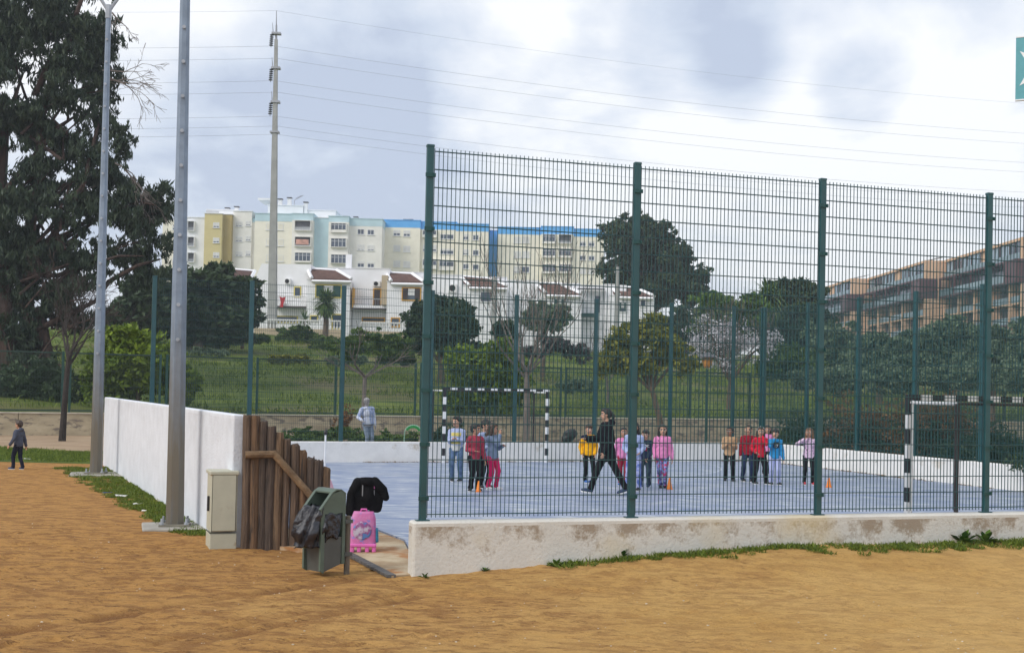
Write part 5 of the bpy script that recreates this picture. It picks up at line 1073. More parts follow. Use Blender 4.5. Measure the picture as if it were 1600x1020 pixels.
bed = mat('dark_soil', (0.055, 0.035, 0.022), base2=(0.12, 0.08, 0.05), scale=3, rough=1, bump=1, bscale=10)
a = P(790, 690, 38); c = P(925, 690, 41.5); mb = MB(); k = 30
for i in range(k):
    q = a.lerp(c, i / k); mb.ell((q.x, q.y, 0.12), (0.38, 0.6, 0.22 + 0.05 * math.sin(i * 2.3)), 9, 5)
o = mb.build('planting_bed', bed); tag(o, kind='structure')
# ================================================================== trees and plants
bark = mat('bark', (0.085, 0.062, 0.045), base2=(0.17, 0.125, 0.09), scale=2, stretch=(4, 4, 0.7), rough=0.95, bump=0.8, bscale=6)
barkr = mat('reddish_bark', (0.028, 0.019, 0.016), base2=(0.085, 0.052, 0.040), scale=1.8, stretch=(4, 4, 0.5), rough=0.95, bump=0.8, bscale=6)
barkg = mat('grey_bark', (0.13, 0.11, 0.10), base2=(0.22, 0.19, 0.17), scale=2, stretch=(3, 3, 0.7), rough=0.95)
L_euc = leafmat('eucalyptus_leaf', (0.014, 0.036, 0.026), (0.078, 0.108, 0.058)); L_dark = leafmat('dark_leaf', (0.017, 0.043, 0.020), (0.080, 0.123, 0.051)); L_bri = leafmat('bright_leaf', (0.065, 0.123, 0.009), (0.246, 0.334, 0.029))
L_mid = leafmat('mid_leaf', (0.036, 0.080, 0.020), (0.145, 0.217, 0.051)); L_olive = leafmat('olive_leaf', (0.072, 0.123, 0.072), (0.246, 0.319, 0.203)); L_yel = leafmat('yellowing_leaf', (0.07, 0.10, 0.02), (0.36, 0.35, 0.055)); L_pine = leafmat('pine_leaf', (0.032, 0.087, 0.023), (0.145, 0.246, 0.051))
L_bl = leafmat('blossom', (0.40, 0.38, 0.42), (0.80, 0.80, 0.84)); L_brown = leafmat('rusty_leaf', (0.102, 0.051, 0.026), (0.319, 0.174, 0.072)); L_palm = leafmat('palm_leaf', (0.043, 0.094, 0.026), (0.174, 0.261, 0.072))
def tree(name, label, px, py, d, blobs, n, leaf, lm, base=None, trunk=0.15, tm=None, th=0.35, seed=1, elong=2.2, droop=0, group=None, cat='tree', limbs=5, clump=0.28, ncl=26, depthk=1.0, shell=0.45, lean=0, extra=None, trunk_px=None):
    """blobs in photo pixels (x, y, rx, ry[, depth offset]) at depth d, turned into metres around the foot of the tree"""
    rng = np.random.default_rng(seed); rr = random.Random(seed); ft = P(px, py, d); ft.z = hill_z(ft.x, ft.y) if base is None else base
    r = empty(name, tuple(ft), 0, label, cat, group); k = d / FPX; bl = []
    for b in blobs:
        c = P(b[0], b[1], d) - ft; dy = b[4] if len(b) > 4 else rr.uniform(-0.35, 0.35) * b[2] * k; rx, rz = b[2] * k, b[3] * k; bl.append((c.x, c.y + dy, c.z, rx, min(rx, rz) * depthk * 1.05, rz))
    V, vr = leaves(bl, n, leaf, rng, elong, droop, clump, ncl, shell); V[:, :, 2] = np.maximum(V[:, :, 2], -0.02); quads('crown', V, lm, r, vr)
    if trunk:
        mb = MB(); zt = max(b[2] for b in bl); low = min(b[2] - b[5] for b in bl); cen = Vector((sum(b[0] for b in bl) / len(bl), sum(b[1] for b in bl) / len(bl), 0)); fk = Vector((cen.x * 0.3 + lean, cen.y * 0.3, max(low * 1.0 + (zt - low) * 0.15, 0.5) if th is None else zt * th))
        mb.tube([(0, 0, -0.3), (fk.x * 0.3, fk.y * 0.3, fk.z * 0.45), tuple(fk)], [trunk * 1.25, trunk, trunk * 0.8], n=9)
        for b in sorted(bl, key=lambda q: -q[3])[:limbs + 3]:
            c = Vector(b[:3]); m1 = fk.lerp(c, 0.5) + Vector((rr.uniform(-.3, .3), rr.uniform(-.3, .3), rr.uniform(0, .4))) * trunk * 4; mb.tube([tuple(fk - Vector((0, 0, trunk))), tuple(m1), tuple(c)], [trunk * 0.62, trunk * 0.4, trunk * 0.15], n=6)
            for q in range(4):
                e = c + Vector((rr.uniform(-1, 1) * b[3], rr.uniform(-1, 1) * b[4], rr.uniform(-.8, 1) * b[5])) * 0.8; mb.tube([tuple(m1.lerp(c, rr.random())), tuple(m1.lerp(e, 0.6)), tuple(e)], [trunk * 0.2, trunk * 0.12, trunk * 0.04], n=5)
        mb.build('trunk', tm or bark, r)
    return r, bl, ft
# big eucalyptus on the left
ED = 53
bl = [(30, 520, 50, 34), (100, 400, 50, 30), (25, 370, 45, 30), (85, 455, 45, 28), (140, 300, 40, 30), (95, 15, 85, 55), (25, 95, 70, 65), (120, 75, 55, 55), (165, 60, 32, 40), (95, 150, 60, 42), (155, 130, 34, 40), (20, 190, 60, 55), (150, 195, 30, 40), (60, 255, 42, 40), (160, 265, 44, 42), (120, 330, 48, 40), (195, 330, 55, 38), (238, 325, 34, 32), (232, 380, 40, 42), (180, 395, 50, 36), (60, 300, 50, 36), (60, 175, 50, 32), (110, 240, 34, 26), (45, 560, 40, 26), (125, 430, 50, 32), (35, 330, 55, 50), (45, 400, 60, 46), (70, 470, 60, 30), (10, 440, 50, 60), (215, 425, 40, 30), (250, 300, 20, 18), (105, 495, 50, 25),
      (-80, 60, 100, 100), (-90, 200, 90, 90), (0, -80, 110, 60), (120, -70, 80, 50), (-80, 350, 80, 90), (-100, 480, 80, 50), (185, 225, 24, 26), (85, 210, 30, 22), (200, 290, 30, 25)]
r, _, ft = tree('eucalyptus_tree', 'huge dark eucalyptus tree filling the left side of the photo', 30, 610, ED, bl, 145000, 0.165, L_euc, trunk=0, seed=3, elong=4.6, droop=0.9, clump=0.24, ncl=46, shell=0.25)
rg = random.Random(5); mb = MB()
def q(px, py, dd=0): v = P(px, py, ED + dd) - ft; return tuple(v)
k = ED / FPX
for pts, rs in (([(14, 640), (12, 520), (4, 420), (0, 300), (10, 180)], (26, 22, 18, 14, 8)), ([(45, 640), (48, 520), (38, 430), (50, 330), (62, 250)], (20, 16, 13, 10, 7)), ([(50, 420), (95, 350), (130, 290), (150, 210), (170, 130)], (10, 7, 5, 4, 2)), ([(80, 640), (74, 560), (62, 480)], (14, 14, 10)), ([(62, 250), (66, 170), (95, 90), (120, 20), (150, -60)], (10, 9, 7, 5, 3)), ([(55, 150), (75, 100), (105, 70), (140, 25)], (7, 6, 4, 2)),
                ([(38, 430), (90, 430), (140, 415), (185, 400), (225, 400)], (7, 5, 4, 3, 1)), ([(10, 300), (50, 250), (90, 200), (120, 180)], (9, 7, 5, 2)), ([(90, 350), (140, 330), (190, 310), (240, 320)], (7, 5, 4, 2)), ([(4, 420), (-60, 330), (-100, 200)], (16, 12, 8)), ([(150, 470), (170, 440), (215, 415), (250, 405)], (5, 5, 4, 2)), ([(48, 520), (110, 490), (160, 465)], (7, 6, 4))):
    mb.tube([q(x, y, rg.uniform(-1, 1) if i > 1 else 0) for i, (x, y) in enumerate(pts)], [v * k * 0.72 for v in rs], n=9)
for i in range(60):
    b = rg.choice(bl[:23]); x, y = b[0], b[1]; mb.tube([q(50 + rg.uniform(-30, 60), y + 60, rg.uniform(-1, 1)), q((x + 50) / 2 + rg.uniform(-10, 10), y + 20), q(x + rg.uniform(-20, 20), y + rg.uniform(-20, 20), rg.uniform(-1, 1))], [0.07, 0.05, 0.015], n=5)
mb.build('trunk', barkr, r); tw = MB()
class RR(random.Random): pass
rr = RR(8)
for (x, y, dx, dz, ln, dep) in ((165, 125, 1, 0.12, 1.1, 4), (170, 122, 1, -0.35, 1.2, 4), (180, 255, 0.9, -0.45, 0.9, 5), (195, 265, 0.8, -0.6, 0.8, 5), (160, 110, 0.9, 0.1, 1.0, 4), (175, 20, 0.35, -0.4, 0.7, 4), (210, 300, .7, -.3, .8, 4)):
    tw = MB(); grow(tw, Vector(q(x, y, -0.5)), Vector((dx, 0, dz)), 0.045, ln, dep, rr, spread=0.5, up=-0.10, nmin=4, rmin=0.008); tw.build('bare_branch', barkg, r)
for (x, y, dx, dz, ln, dep) in ((60, 560, 0.8, 0.9, 1.0, 5), (90, 520, 0.9, 0.5, 1.0, 5), (40, 480, 0.6, 0.6, 1.0, 5), (70, 600, 0.9, 0.7, 1.1, 5), (110, 470, 0.9, 0.1, 0.9, 4), (20, 560, -0.4, 0.8, 1.0, 5)):
    tw = MB(); grow(tw, Vector(q(x, y, -1.2)), Vector((dx, -0.2, dz)), 0.05, ln, dep, rr, spread=0.6, up=0.0, nmin=4, rmin=0.010); tw.build('bare_branch', barkr, r)
# bright bush and its neighbours
tree('bright_bush', 'large bright green bush behind the white wall, around the thin green post', 215, 648, 47.5, [(215, 545, 60, 40), (170, 560, 40, 35), (262, 565, 42, 35), (215, 600, 70, 42), (150, 605, 36, 38), (280, 605, 34, 35), (200, 525, 30, 18)], 26000, 0.13, L_bri, trunk=0.08, th=0.3, seed=5, cat='bush', clump=0.25, ncl=50, shell=0.6, base=0.85)
tree('shrub', 'dark low shrub in front of the eucalyptus trunks behind the lower fence', 60, 645, 48.5, [(60, 600, 45, 38), (20, 610, 40, 34), (100, 615, 30, 30), (-40, 600, 40, 40)], 12000, 0.12, L_dark, trunk=0, seed=6, cat='bush', base=0.85, ncl=40)
tree('dark_tree', 'wide dark tree behind the nearer grey pole, in front of the row houses', 310, 560, 78, [(230, 470, 40, 34), (200, 500, 40, 30), (320, 450, 55, 36), (275, 470, 45, 40), (365, 465, 30, 32), (320, 500, 70, 36), (250, 500, 45, 34), (345, 515, 30, 22), (345, 425, 20, 15), (215, 490, 40, 40)], 40000, 0.26, L_dark, trunk=0.3, th=0.35, seed=7, ncl=45, shell=0.5)
tree('sparse_tree', 'sparse twiggy tree left of the concrete pylon, white house behind it', 378, 540, 82, [(392, 450, 18, 14), (383, 480, 22, 16), (398, 500, 14, 14), (372, 500, 18, 20), (400, 470, 12, 14)], 3200, 0.20, L_dark, trunk=0.12, th=0.3, seed=8, shell=0.2)
# bare dark tree left, before the stone wall
b = P(97, 688, 40.5); r = empty('bare_tree', (b.x, b.y, -0.05), 0, 'bare dark tree in front of the stone wall behind the small child', 'tree'); mb = MB(); rr = random.Random(21)
mb.tube([(0, 0, -0.1), (0.04, 0, 1.0), (0.10, 0, 2.2), (0.16, 0, 2.9)], [0.13, 0.10, 0.09, 0.08], n=9)
for k in range(6): a = rr.uniform(0, 6.28); grow(mb, Vector((0.16, 0, 2.6 + 0.08 * k)), Vector((math.cos(a) * 0.8, math.sin(a) * 0.6, 1.0)), 0.05, 1.15, 4, rr, spread=0.55, up=0.05, nmin=4, rmin=0.007)
mb.build('trunk', mat('dark_bark', (0.035, 0.028, 0.024), var=0.3, scale=8, rough=0.95), r)
# mid field
tree('round_bush', 'round dark green bush left of the palm, just in front of the balustrade', 467, 536, 90, [(467, 524, 28, 13), (450, 530, 20, 8), (488, 530, 18, 8)], 9000, 0.17, L_mid, trunk=0, seed=9, cat='bush', ncl=40, shell=0.6)
tree('low_hedge', 'low mixed hedge right of the palm below the white houses', 580, 545, 86, [(520, 536, 26, 10), (560, 538, 30, 12), (600, 540, 26, 11), (632, 540, 20, 12), (500, 540, 20, 8)], 11000, 0.17, L_mid, trunk=0, seed=10, cat='hedge', ncl=40, shell=0.55)
tree('low_hedge', 'small low hedge left of the concrete pylon foot', 380, 548, 80, [(380, 528, 26, 8), (340, 535, 30, 10), (410, 528, 12, 5)], 6000, 0.17, L_mid, trunk=0, seed=11, cat='hedge', ncl=36, shell=0.55)
for i, (x, y, d_, w, h_, n_, lm_, lab) in enumerate(((330, 552, 74, 26, 7, 2600, L_olive, 'low grey green scrub on the upper meadow behind the nearer grey pole'), (450, 560, 72, 30, 7, 2800, L_yel, 'yellowish dry scrub on the upper meadow below the round bush'), (540, 562, 72, 26, 8, 2600, L_olive, 'low scrub on the meadow below the low mixed hedge'), (620, 560, 70, 24, 9, 2600, L_mid, 'green scrub on the meadow left of the dense round tree'), (905, 600, 60, 26, 10, 2600, L_olive, 'low grey green scrub on the meadow right of the far goal'))):
    tree('scrub', lab, x, y + 6, d_, [(x, y, w, h_), (x - w * 0.7, y + 2, w * 0.6, h_ * 0.8), (x + w * 0.7, y + 1, w * 0.6, h_ * 0.9)], n_, 0.14, lm_, trunk=0, seed=120 + i, cat='scrub', ncl=30, shell=0.2)
def palm(name, label, px, py, d, top, nf, ln, wid, tr, seed, droop=0.8, skirt=False, cat='palm'):
    ft = P(px, py, d); ft.z = hill_z(ft.x, ft.y); r = empty(name, tuple(ft), 0, label, cat); h = P(px, top, d).z - ft.z; MB().tube([(0, 0, -0.3), (0.05, 0, h * 0.5), (0, 0, h)], [tr * 1.2, tr, tr * 0.8], n=9).build('trunk', bark, r); rng = np.random.default_rng(seed); Q = []
    for k in range(nf):
        az = rng.random() * 6.283; el = rng.uniform(-0.5 if not skirt else -1.2, 1.35); u = np.array([math.cos(az) * math.cos(el), math.sin(az) * math.cos(el), math.sin(el)]); s = np.array([-math.sin(az), math.cos(az), 0]); p = np.array([0, 0, h]) + u * 0.1; L_ = ln * rng.uniform(0.75, 1.1); w = wid * rng.uniform(0.7, 1.2)
        for j in range(5):
            a = p; u2 = u + np.array([0, 0, -droop * 0.12 * j]); u2 /= np.linalg.norm(u2); p = p + u2 * L_ / 5; w0 = w * (1 - abs(j - 1.5) / 5); w1 = w * (1 - abs(j + 1 - 1.5) / 5) * (0.2 if j == 4 else 1); Q.append([a - s * w0, p - s * w1, p + s * w1, a + s * w0]); u = u2
    quads('fronds', np.array(Q), L_palm, r)
palm('yucca_palm', 'spiky yucca palm with a hanging skirt in front of the green shutters', 508, 524, 93, 474, 620, 1.3, 0.06, 0.22, 31, 0.7, True)
palm('yucca_palm', 'small spiky plant behind the balustrade, left of the yucca palm', 476, 510, 98, 500, 70, 0.9, 0.05, 0.12, 32, 0.5)
palm('fan_palm', 'fan palm right of the round green tree, beyond the fences', 1197, 560, 88, 470, 260, 2.0, 0.10, 0.3, 33, 1.2, True)
# small umbrella shaped tree with a forked trunk
b = P(568, 650, 46.2); r = empty('forked_tree', (b.x, b.y, -0.05), 0, 'small flat topped tree with a forked trunk behind the scarecrow', 'tree'); mb = MB(); rr = random.Random(12)
mb.tube([(0, 0, -0.1), (0.0, 0, 1.5), (0.02, 0, 2.5)], [0.10, 0.085, 0.075], n=8); en = []
for dx, dy in ((-1, 0.2), (1, -0.1), (0.3, 0.9), (-0.3, -0.9)): grow(mb, Vector((0.02, 0, 2.45)), Vector((dx, dy, 0.62)), 0.055, 1.0, 3, rr, spread=0.5, up=0.05, nmin=4, rmin=0.008, ends=en)
mb.build('trunk', barkg, r); V, vr = leaves([(-0.75, 0, 3.5, 0.75, 0.7, 0.42), (0.75, 0.1, 3.6, 0.8, 0.7, 0.42), (0.0, 0.1, 3.95, 0.9, 0.8, 0.35), (1.35, 0, 3.9, 0.45, 0.4, 0.3), (-1.3, 0, 3.75, 0.4, 0.4, 0.3)], 4200, 0.085, np.random.default_rng(4), 3.0, 0.4, 0.3, 20, 0.2); quads('crown', V, L_mid, r, vr)
# trees seen through the near fence
tree('dark_round_tree', 'dense dark round tree just right of the first near fence post', 690, 548, 66, [(690, 505, 48, 30), (665, 500, 28, 30), (725, 500, 22, 22), (690, 480, 34, 16), (700, 535, 46, 20), (655, 530, 22, 20)], 22000, 0.17, L_dark, trunk=0.2, th=0.3, seed=13, ncl=60, shell=0.6)
tree('bright_bush', 'bright green bush behind the far goal', 755, 645, 53, [(755, 560, 42, 28), (725, 580, 34, 34), (790, 580, 36, 32), (755, 605, 55, 36), (720, 625, 36, 24), (800, 620, 36, 26)], 20000, 0.12, L_bri, trunk=0.08, th=0.3, seed=14, cat='bush', ncl=50, shell=0.55, base=0.95)
tree('small_round_tree', 'small round dark tree left of the bare branches in front of the third house', 788, 545, 78, [(788, 520, 17, 18), (780, 510, 10, 10), (798, 528, 10, 12)], 5000, 0.15, L_dark, trunk=0.1, th=0.3, seed=15, ncl=40)
tree('olive_tree', 'small olive like tree with rounded crown right of the bare branches', 848, 545, 72, [(850, 488, 26, 18), (872, 495, 20, 16), (830, 495, 18, 14), (855, 505, 30, 12)], 8000, 0.15, L_olive, trunk=0.14, th=0.55, seed=16, ncl=40, shell=0.3)
tree('shrub', 'dull grey shrub on the meadow right of the far goal', 870, 560, 66, [(870, 540, 34, 16), (835, 548, 24, 12), (905, 552, 22, 14)], 7000, 0.13, leafmat('grey_twig', (0.05, 0.045, 0.05), (0.16, 0.14, 0.14)), trunk=0, seed=17, cat='bush', elong=4)
def bare(label, px, py, d, trunk_h, r0, ln, dep, seed, kids=(2, 3), n=6, spread=0.5, base=None, m=None, up=0.12):
    b = P(px, py, d); z = hill_z(b.x, b.y) if base is None else base; r = empty('bare_tree', (b.x, b.y, z), 0, label, 'tree'); mb = MB(); rr = random.Random(seed)
    mb.tube([(0, 0, -0.2), (0.03, 0, trunk_h * 0.5), (-0.03, 0, trunk_h)], [r0 * 1.2, r0, r0 * 0.85], n=9)
    for k in range(n): a = 6.283 * (k + rr.random() * 0.7) / n; grow(mb, Vector((-0.03, 0, trunk_h * rr.uniform(0.82, 1))), Vector((math.cos(a) * 0.75, math.sin(a) * 0.75, 1.0)), r0 * 0.5, ln, dep, rr, spread=spread, up=up, nmin=4, rmin=0.009, kids=kids)
    mb.build('trunk', m or barkg, r); return r
bare('tall bare tree behind the far goal, its branches against the fourth white house', 822, 662, 49, 2.9, 0.13, 1.85, 4, 41, kids=(2, 3), n=8, base=0.0, spread=0.38, up=0.25)
bare('thin bare tree right of the second near fence post against the houses', 950, 560, 62, 1.2, 0.06, 1.1, 3, 42, n=6, spread=0.4, up=0.25)
tree('yellow_green_tree', 'yellowing tree with a slanting trunk right of the second near fence post', 1036, 668, 50, [(1010, 525, 40, 26), (970, 545, 34, 30), (1045, 540, 36, 30), (1075, 560, 26, 26), (1000, 565, 46, 22), (1020, 500, 22, 14), (948, 560, 22, 24)], 11000, 0.11, L_yel, trunk=0.13, th=0.45, seed=18, ncl=44, shell=0.35, base=-0.05, lean=-0.3)
tree('big_dark_tree', 'big dark tree rising above the rightmost white house', 1010, 520, 128, [(985, 365, 36, 32), (1000, 350, 22, 18), (965, 375, 22, 28), (1030, 370, 22, 24), (1050, 395, 34, 30), (1000, 410, 48, 40), (1060, 430, 34, 26), (960, 430, 20, 30), (1090, 438, 14, 12), (1030, 455, 46, 28), (1075, 460, 24, 20), (985, 465, 36, 24), (1020, 357, 10, 10)], 60000, 0.27, L_dark, trunk=0.5, th=0.3, seed=19, ncl=48, shell=0.45, clump=0.26)
tree('dark_tree', 'lower dark trees filling the gap between the rightmost white house and the pine', 1075, 545, 112, [(1070, 505, 36, 24), (1045, 525, 34, 24), (1100, 515, 34, 26), (1130, 530, 34, 26), (1075, 540, 50, 20)], 20000, 0.25, L_dark, trunk=0.25, th=0.4, seed=25, ncl=48, shell=0.5)
tree('umbrella_pine', 'rounded light green pine beyond the fences, right of the big dark tree', 1145, 560, 86, [(1140, 475, 42, 20), (1115, 485, 28, 20), (1175, 485, 28, 20), (1145, 500, 50, 22)], 20000, 0.19, L_pine, trunk=0.22, th=0.5, seed=20, ncl=60, shell=0.55)
tree('dark_tree', 'dark uneven tree beside the third near fence post, left of the brown blocks', 1235, 560, 92, [(1232, 452, 36, 18), (1205, 468, 22, 18), (1262, 462, 24, 18), (1240, 490, 46, 34), (1215, 520, 40, 30), (1265, 520, 34, 34)], 26000, 0.24, L_dark, trunk=0.25, th=0.45, seed=22, ncl=48, shell=0.4)
r, bl_, ft_ = tree('blossom_tree', 'tree in white and pink blossom beyond the fences, between two tall posts', 1140, 640, 58, [(1115, 520, 34, 30), (1150, 520, 36, 34), (1130, 550, 46, 30), (1180, 545, 32, 28), (1095, 545, 20, 24), (1210, 525, 18, 14)], 3600, 0.05, L_bl, trunk=0.14, th=0.35, seed=23, elong=1.2, ncl=40, shell=0.2, clump=0.4, base=1.6)
mb = MB(); rr = random.Random(9)
for k in range(9): a = rr.uniform(0, 6.28); grow(mb, Vector((0, 0, 1.4)), Vector((math.cos(a) * 0.8, math.sin(a) * 0.5, 1.0)), 0.05, 1.3, 4, rr, spread=0.5, up=0.1, nmin=4, rmin=0.008)
mb.build('branches', barkg, r)
tree('green_bush', 'rounded dark green bush under the blossom tree, right side', 1235, 585, 62, [(1235, 560, 34, 24), (1210, 570, 24, 18), (1265, 570, 24, 20)], 9000, 0.13, L_mid, trunk=0, seed=24, cat='bush', ncl=50, shell=0.6)
labs = ['grey green tree below the farthest brown block, leftmost of its row', 'grey green tree below the middle brown block, left one', 'grey green tree below the middle brown block, right one', 'tall grey green tree in front of the nearest brown block', 'grey green tree between the fourth near post and the right edge', 'grey green tree at the right edge of the photo']
for i, (x, yb, d, bls) in enumerate(((1310, 575, 76, [(1310, 505, 38, 26), (1285, 520, 30, 30), (1335, 525, 34, 30), (1310, 550, 50, 26)]), (1375, 580, 72, [(1375, 520, 38, 26), (1400, 535, 34, 26), (1355, 545, 34, 26), (1380, 560, 50, 22)]), (1432, 582, 70, [(1425, 515, 30, 24), (1445, 535, 36, 28), (1410, 550, 34, 24), (1435, 565, 44, 20)]), (1490, 585, 68, [(1490, 492, 34, 22), (1470, 515, 36, 28), (1515, 515, 34, 28), (1490, 550, 52, 30)]), (1550, 590, 66, [(1550, 505, 30, 26), (1530, 530, 34, 28), (1575, 530, 34, 30), (1555, 562, 50, 26)]), (1625, 590, 64, [(1615, 490, 30, 30), (1600, 525, 36, 32), (1650, 520, 50, 40), (1620, 565, 56, 28)]))):
    bls = [(a_[0], a_[1] + (22 if a_[1] < 545 else 6), a_[2] * 0.95, a_[3] * 0.9) for a_ in bls]
    tree('olive_tree', labs[i], x, yb, d, bls, 13000, 0.15, L_olive, trunk=0.2, th=0.4, seed=50 + i, group='grey green trees below the brown blocks', ncl=48, shell=0.5)
for i, (x, yb, d, lab) in enumerate(((1290, 606, 60, 'low grey green bush on the meadow, leftmost of the row under the olive trees'), (1365, 608, 60, 'low grey green bush on the meadow under the second and third olive trees'), (1450, 610, 59, 'low grey green bush on the meadow behind the near goal corner'), (1535, 612, 58, 'low grey green bush on the meadow behind the fourth near post'), (1620, 614, 57, 'low grey green bush on the meadow at the right photo edge'))):
    tree('low_bush', lab, x, yb, d, [(x, 588, 46, 20), (x - 34, 592, 26, 18), (x + 34, 590, 28, 20)], 9000, 0.12, L_olive, trunk=0, seed=90 + i, cat='bush', group='low bushes under the olive trees', ncl=50, shell=0.5)
# bushes outside the right wall
labs = ['dark bush with yellow tips at the far right corner of the court', 'tall loose brown green bush beside the third near fence post', 'tall brown tinged bush left of the near goal', 'dark bush seen through the near goal frame', 'dark bush with rusty tips right of the near goal post', 'rusty bush outside the right wall near the fourth near post', 'dark bush outside the right wall at the photo edge']
nr_ = Vector((0.938, 0.347, 0))
for i, (s, off, h, w, n, mt) in enumerate(((0.8, 1.1, 1.7, 1.3, 9000, L_dark), (3.4, 1.3, 2.3, 1.4, 9500, L_brown), (5.9, 1.5, 2.5, 1.5, 9500, L_brown), (8.3, 1.3, 1.55, 1.3, 9000, L_dark), (10.6, 1.2, 1.6, 1.35, 9000, L_dark), (12.9, 1.3, 1.6, 1.3, 8000, L_brown), (15.4, 1.2, 1.5, 1.4, 8000, L_dark))):
    q = RL(s) + nr_ * off; rng = np.random.default_rng(60 + i); rr = random.Random(i); r = empty('bush', (q.x, q.y, -0.05), 0, labs[i], 'bush', 'bushes along the right wall of the court')
    bl = [(rr.uniform(-.3, .3) * w, rr.uniform(-.6, .6) * w, h * rr.uniform(0.25, 0.72), w * rr.uniform(.45, .7), w * rr.uniform(.5, .8), h * rr.uniform(.25, .34)) for k in range(6)] + [(0, 0, h * 0.3, w * 0.8, w * 1.0, h * 0.33)]
    V, vr = leaves(bl, n, 0.055, rng, 2.4, 0, 0.3, 40, 0.35); V[:, :, 2] = np.maximum(V[:, :, 2], 0); quads('foliage', V, mt, r, vr)
    if mt is L_brown:
        V, vr = leaves([(b[0], b[1], b[2] * 0.8, b[3] * 1.05, b[4] * 1.05, b[5]) for b in bl], n // 2, 0.055, rng, 2.4, 0, 0.3, 40, 0.3); V[:, :, 2] = np.maximum(V[:, :, 2], 0); quads('foliage', V, L_dark, r, vr)
# planting between the far wall and the stone wall
for i, (x, d, w, h, n, mt, lab) in enumerate(((470, 44, 1.2, 0.55, 3800, L_mid, 'low green plants above the far wall, left of the scarecrow'), (530, 44, 1.3, 0.6, 4200, L_mid, 'low green plants above the far wall behind the fence post left of the scarecrow'), (610, 43, 1.2, 0.5, 3500, L_mid, 'low green plants above the far wall right of the scarecrow'), (700, 46, 0.9, 0.8, 2500, L_dark, 'small dark plant against the stone wall behind the far goal'), (535, 46.5, 0.4, 1.2, 1200, L_brown, 'dry brown weed against the stone wall'))):
    q = P(x, 690, d); rng = np.random.default_rng(80 + i); r = empty('low_plants' if i < 3 else 'small_shrub', (q.x, q.y, -0.05), 0, lab, 'plants'); V, vr = leaves([(-0.5 * w, 0, h * 0.3, w * 0.6, 0.5, h * 0.5), (0.4 * w, 0, h * 0.35, w * 0.7, 0.5, h * 0.55), (0, 0.3, h * 0.5, w * 0.5, 0.5, h * 0.5)], n, 0.07, rng, 2.2, 0, 0.3, 24, 0.2); V[:, :, 2] = np.maximum(V[:, :, 2], 0); quads('foliage', V, mt, r, vr)
# weeds at the foot of the near wall, single rosettes
rg = random.Random(4)
wl = ['weed rosette at the left end of the stained low wall', 'small weed at the wall foot, second from its left end', 'leafy weed on the bare mound below the wall, third from the left', 'leafy weed with raised leaves where the wall grass begins', 'upright broad leaved weed beside the second near fence post', 'spreading broad leaved weed clump near the right edge of the photo', 'second broad leaved weed clump at the right edge of the photo']
for i, (px, py, s, n) in enumerate(((664, 897, 0.09, 12), (757, 881, 0.09, 12), (787, 877, 0.10, 16), (870, 868, 0.13, 14), (973, 862, 0.17, 16), (1505, 850, 0.24, 26), (1540, 850, 0.22, 22))):
    t_ = G(px, py, 0.0 if px < 700 else (0.08 if px < 800 else 0.17)); q_ = t_; V = []
    for k in range(n):
        a = rg.uniform(0, 6.283); el = rg.uniform(0.25, 1.3); L_ = s * rg.uniform(0.6, 1.1); u = Vector((math.cos(a) * math.cos(el), math.sin(a) * math.cos(el), math.sin(el))); w = Vector((-math.sin(a), math.cos(a), 0)) * L_ * 0.2; b = Vector((0, 0, 0)); m_ = u * L_ * 0.6; e = u * L_ - Vector((0, 0, L_ * 0.2)); V.append([b, m_ - w, e, m_ + w])
    z = gz(q_.x, q_.y); o = quads('weed', np.array([[tuple(x) for x in f_] for f_ in V]), weed_m); o.location = (q_.x, q_.y, z); tag(o, wl[i], 'weed')
# pebbles on the sand: too many to count
rng = np.random.default_rng(2); mb = MB(); peb = mat('pebbles', (0.45, 0.36, 0.24), base2=(0.70, 0.62, 0.50), scale=0.7, rough=0.9)
for i in range(260):
    d = 9.5 + 8 * rng.random() ** 1.5; x = rng.uniform(-0.44, 0.44) * d; 
    if d > 12.9 and x > -1.4: continue
    if d > 14.8 and x > -5: continue
    s = 0.004 + 0.007 * rng.random() ** 3; mb.ell((x, d, gz(x, d) + s * 0.3), (s * 1.3, s, s * 0.7), 6, 4)
o = mb.build('pebbles', peb); tag(o, 'small pale pebbles and crumbs scattered over the sand', 'pebbles', kind='stuff')
# ================================================================== people
def skinmat(name, c, hair, lip=(0.42, 0.13, 0.11)):
    out = [mat(name, c, var=0.06, scale=20, rough=0.55, spec=0.3), mat(name + '_eye', (0.02, 0.015, 0.012), rough=0.25), mat(name + '_lips', lip, rough=0.5), mat(name + '_eyewhite', (0.7, 0.68, 0.66), rough=0.3)]
    return out
SK1 = skinmat('skin', (0.52, 0.30, 0.20), None); SK2 = skinmat('tanned_skin', (0.42, 0.23, 0.15), None); SK3 = skinmat('brown_skin', (0.30, 0.16, 0.10), None)
H_blk = mat('black_hair', (0.012, 0.010, 0.009), var=0.4, scale=30, stretch=(1, 1, 0.3), rough=0.45, bump=0.5, bscale=60); H_brn = mat('brown_hair', (0.045, 0.026, 0.016), var=0.4, scale=30, stretch=(1, 1, 0.3), rough=0.5, bump=0.5, bscale=60); H_lbr = mat('light_brown_hair', (0.13, 0.075, 0.04), var=0.3, scale=30, stretch=(1, 1, 0.3), rough=0.5, bump=0.5, bscale=60); H_gry = mat('grey_fibre', (0.30, 0.29, 0.30), var=0.3, scale=20, rough=0.9)
def cloth(name, c, **k):
    a = dict(var=0.12, scale=9, rough=0.85, bump=0.6, bscale=12, spec=0.15); a.update(k); return mat(name, c, **a)
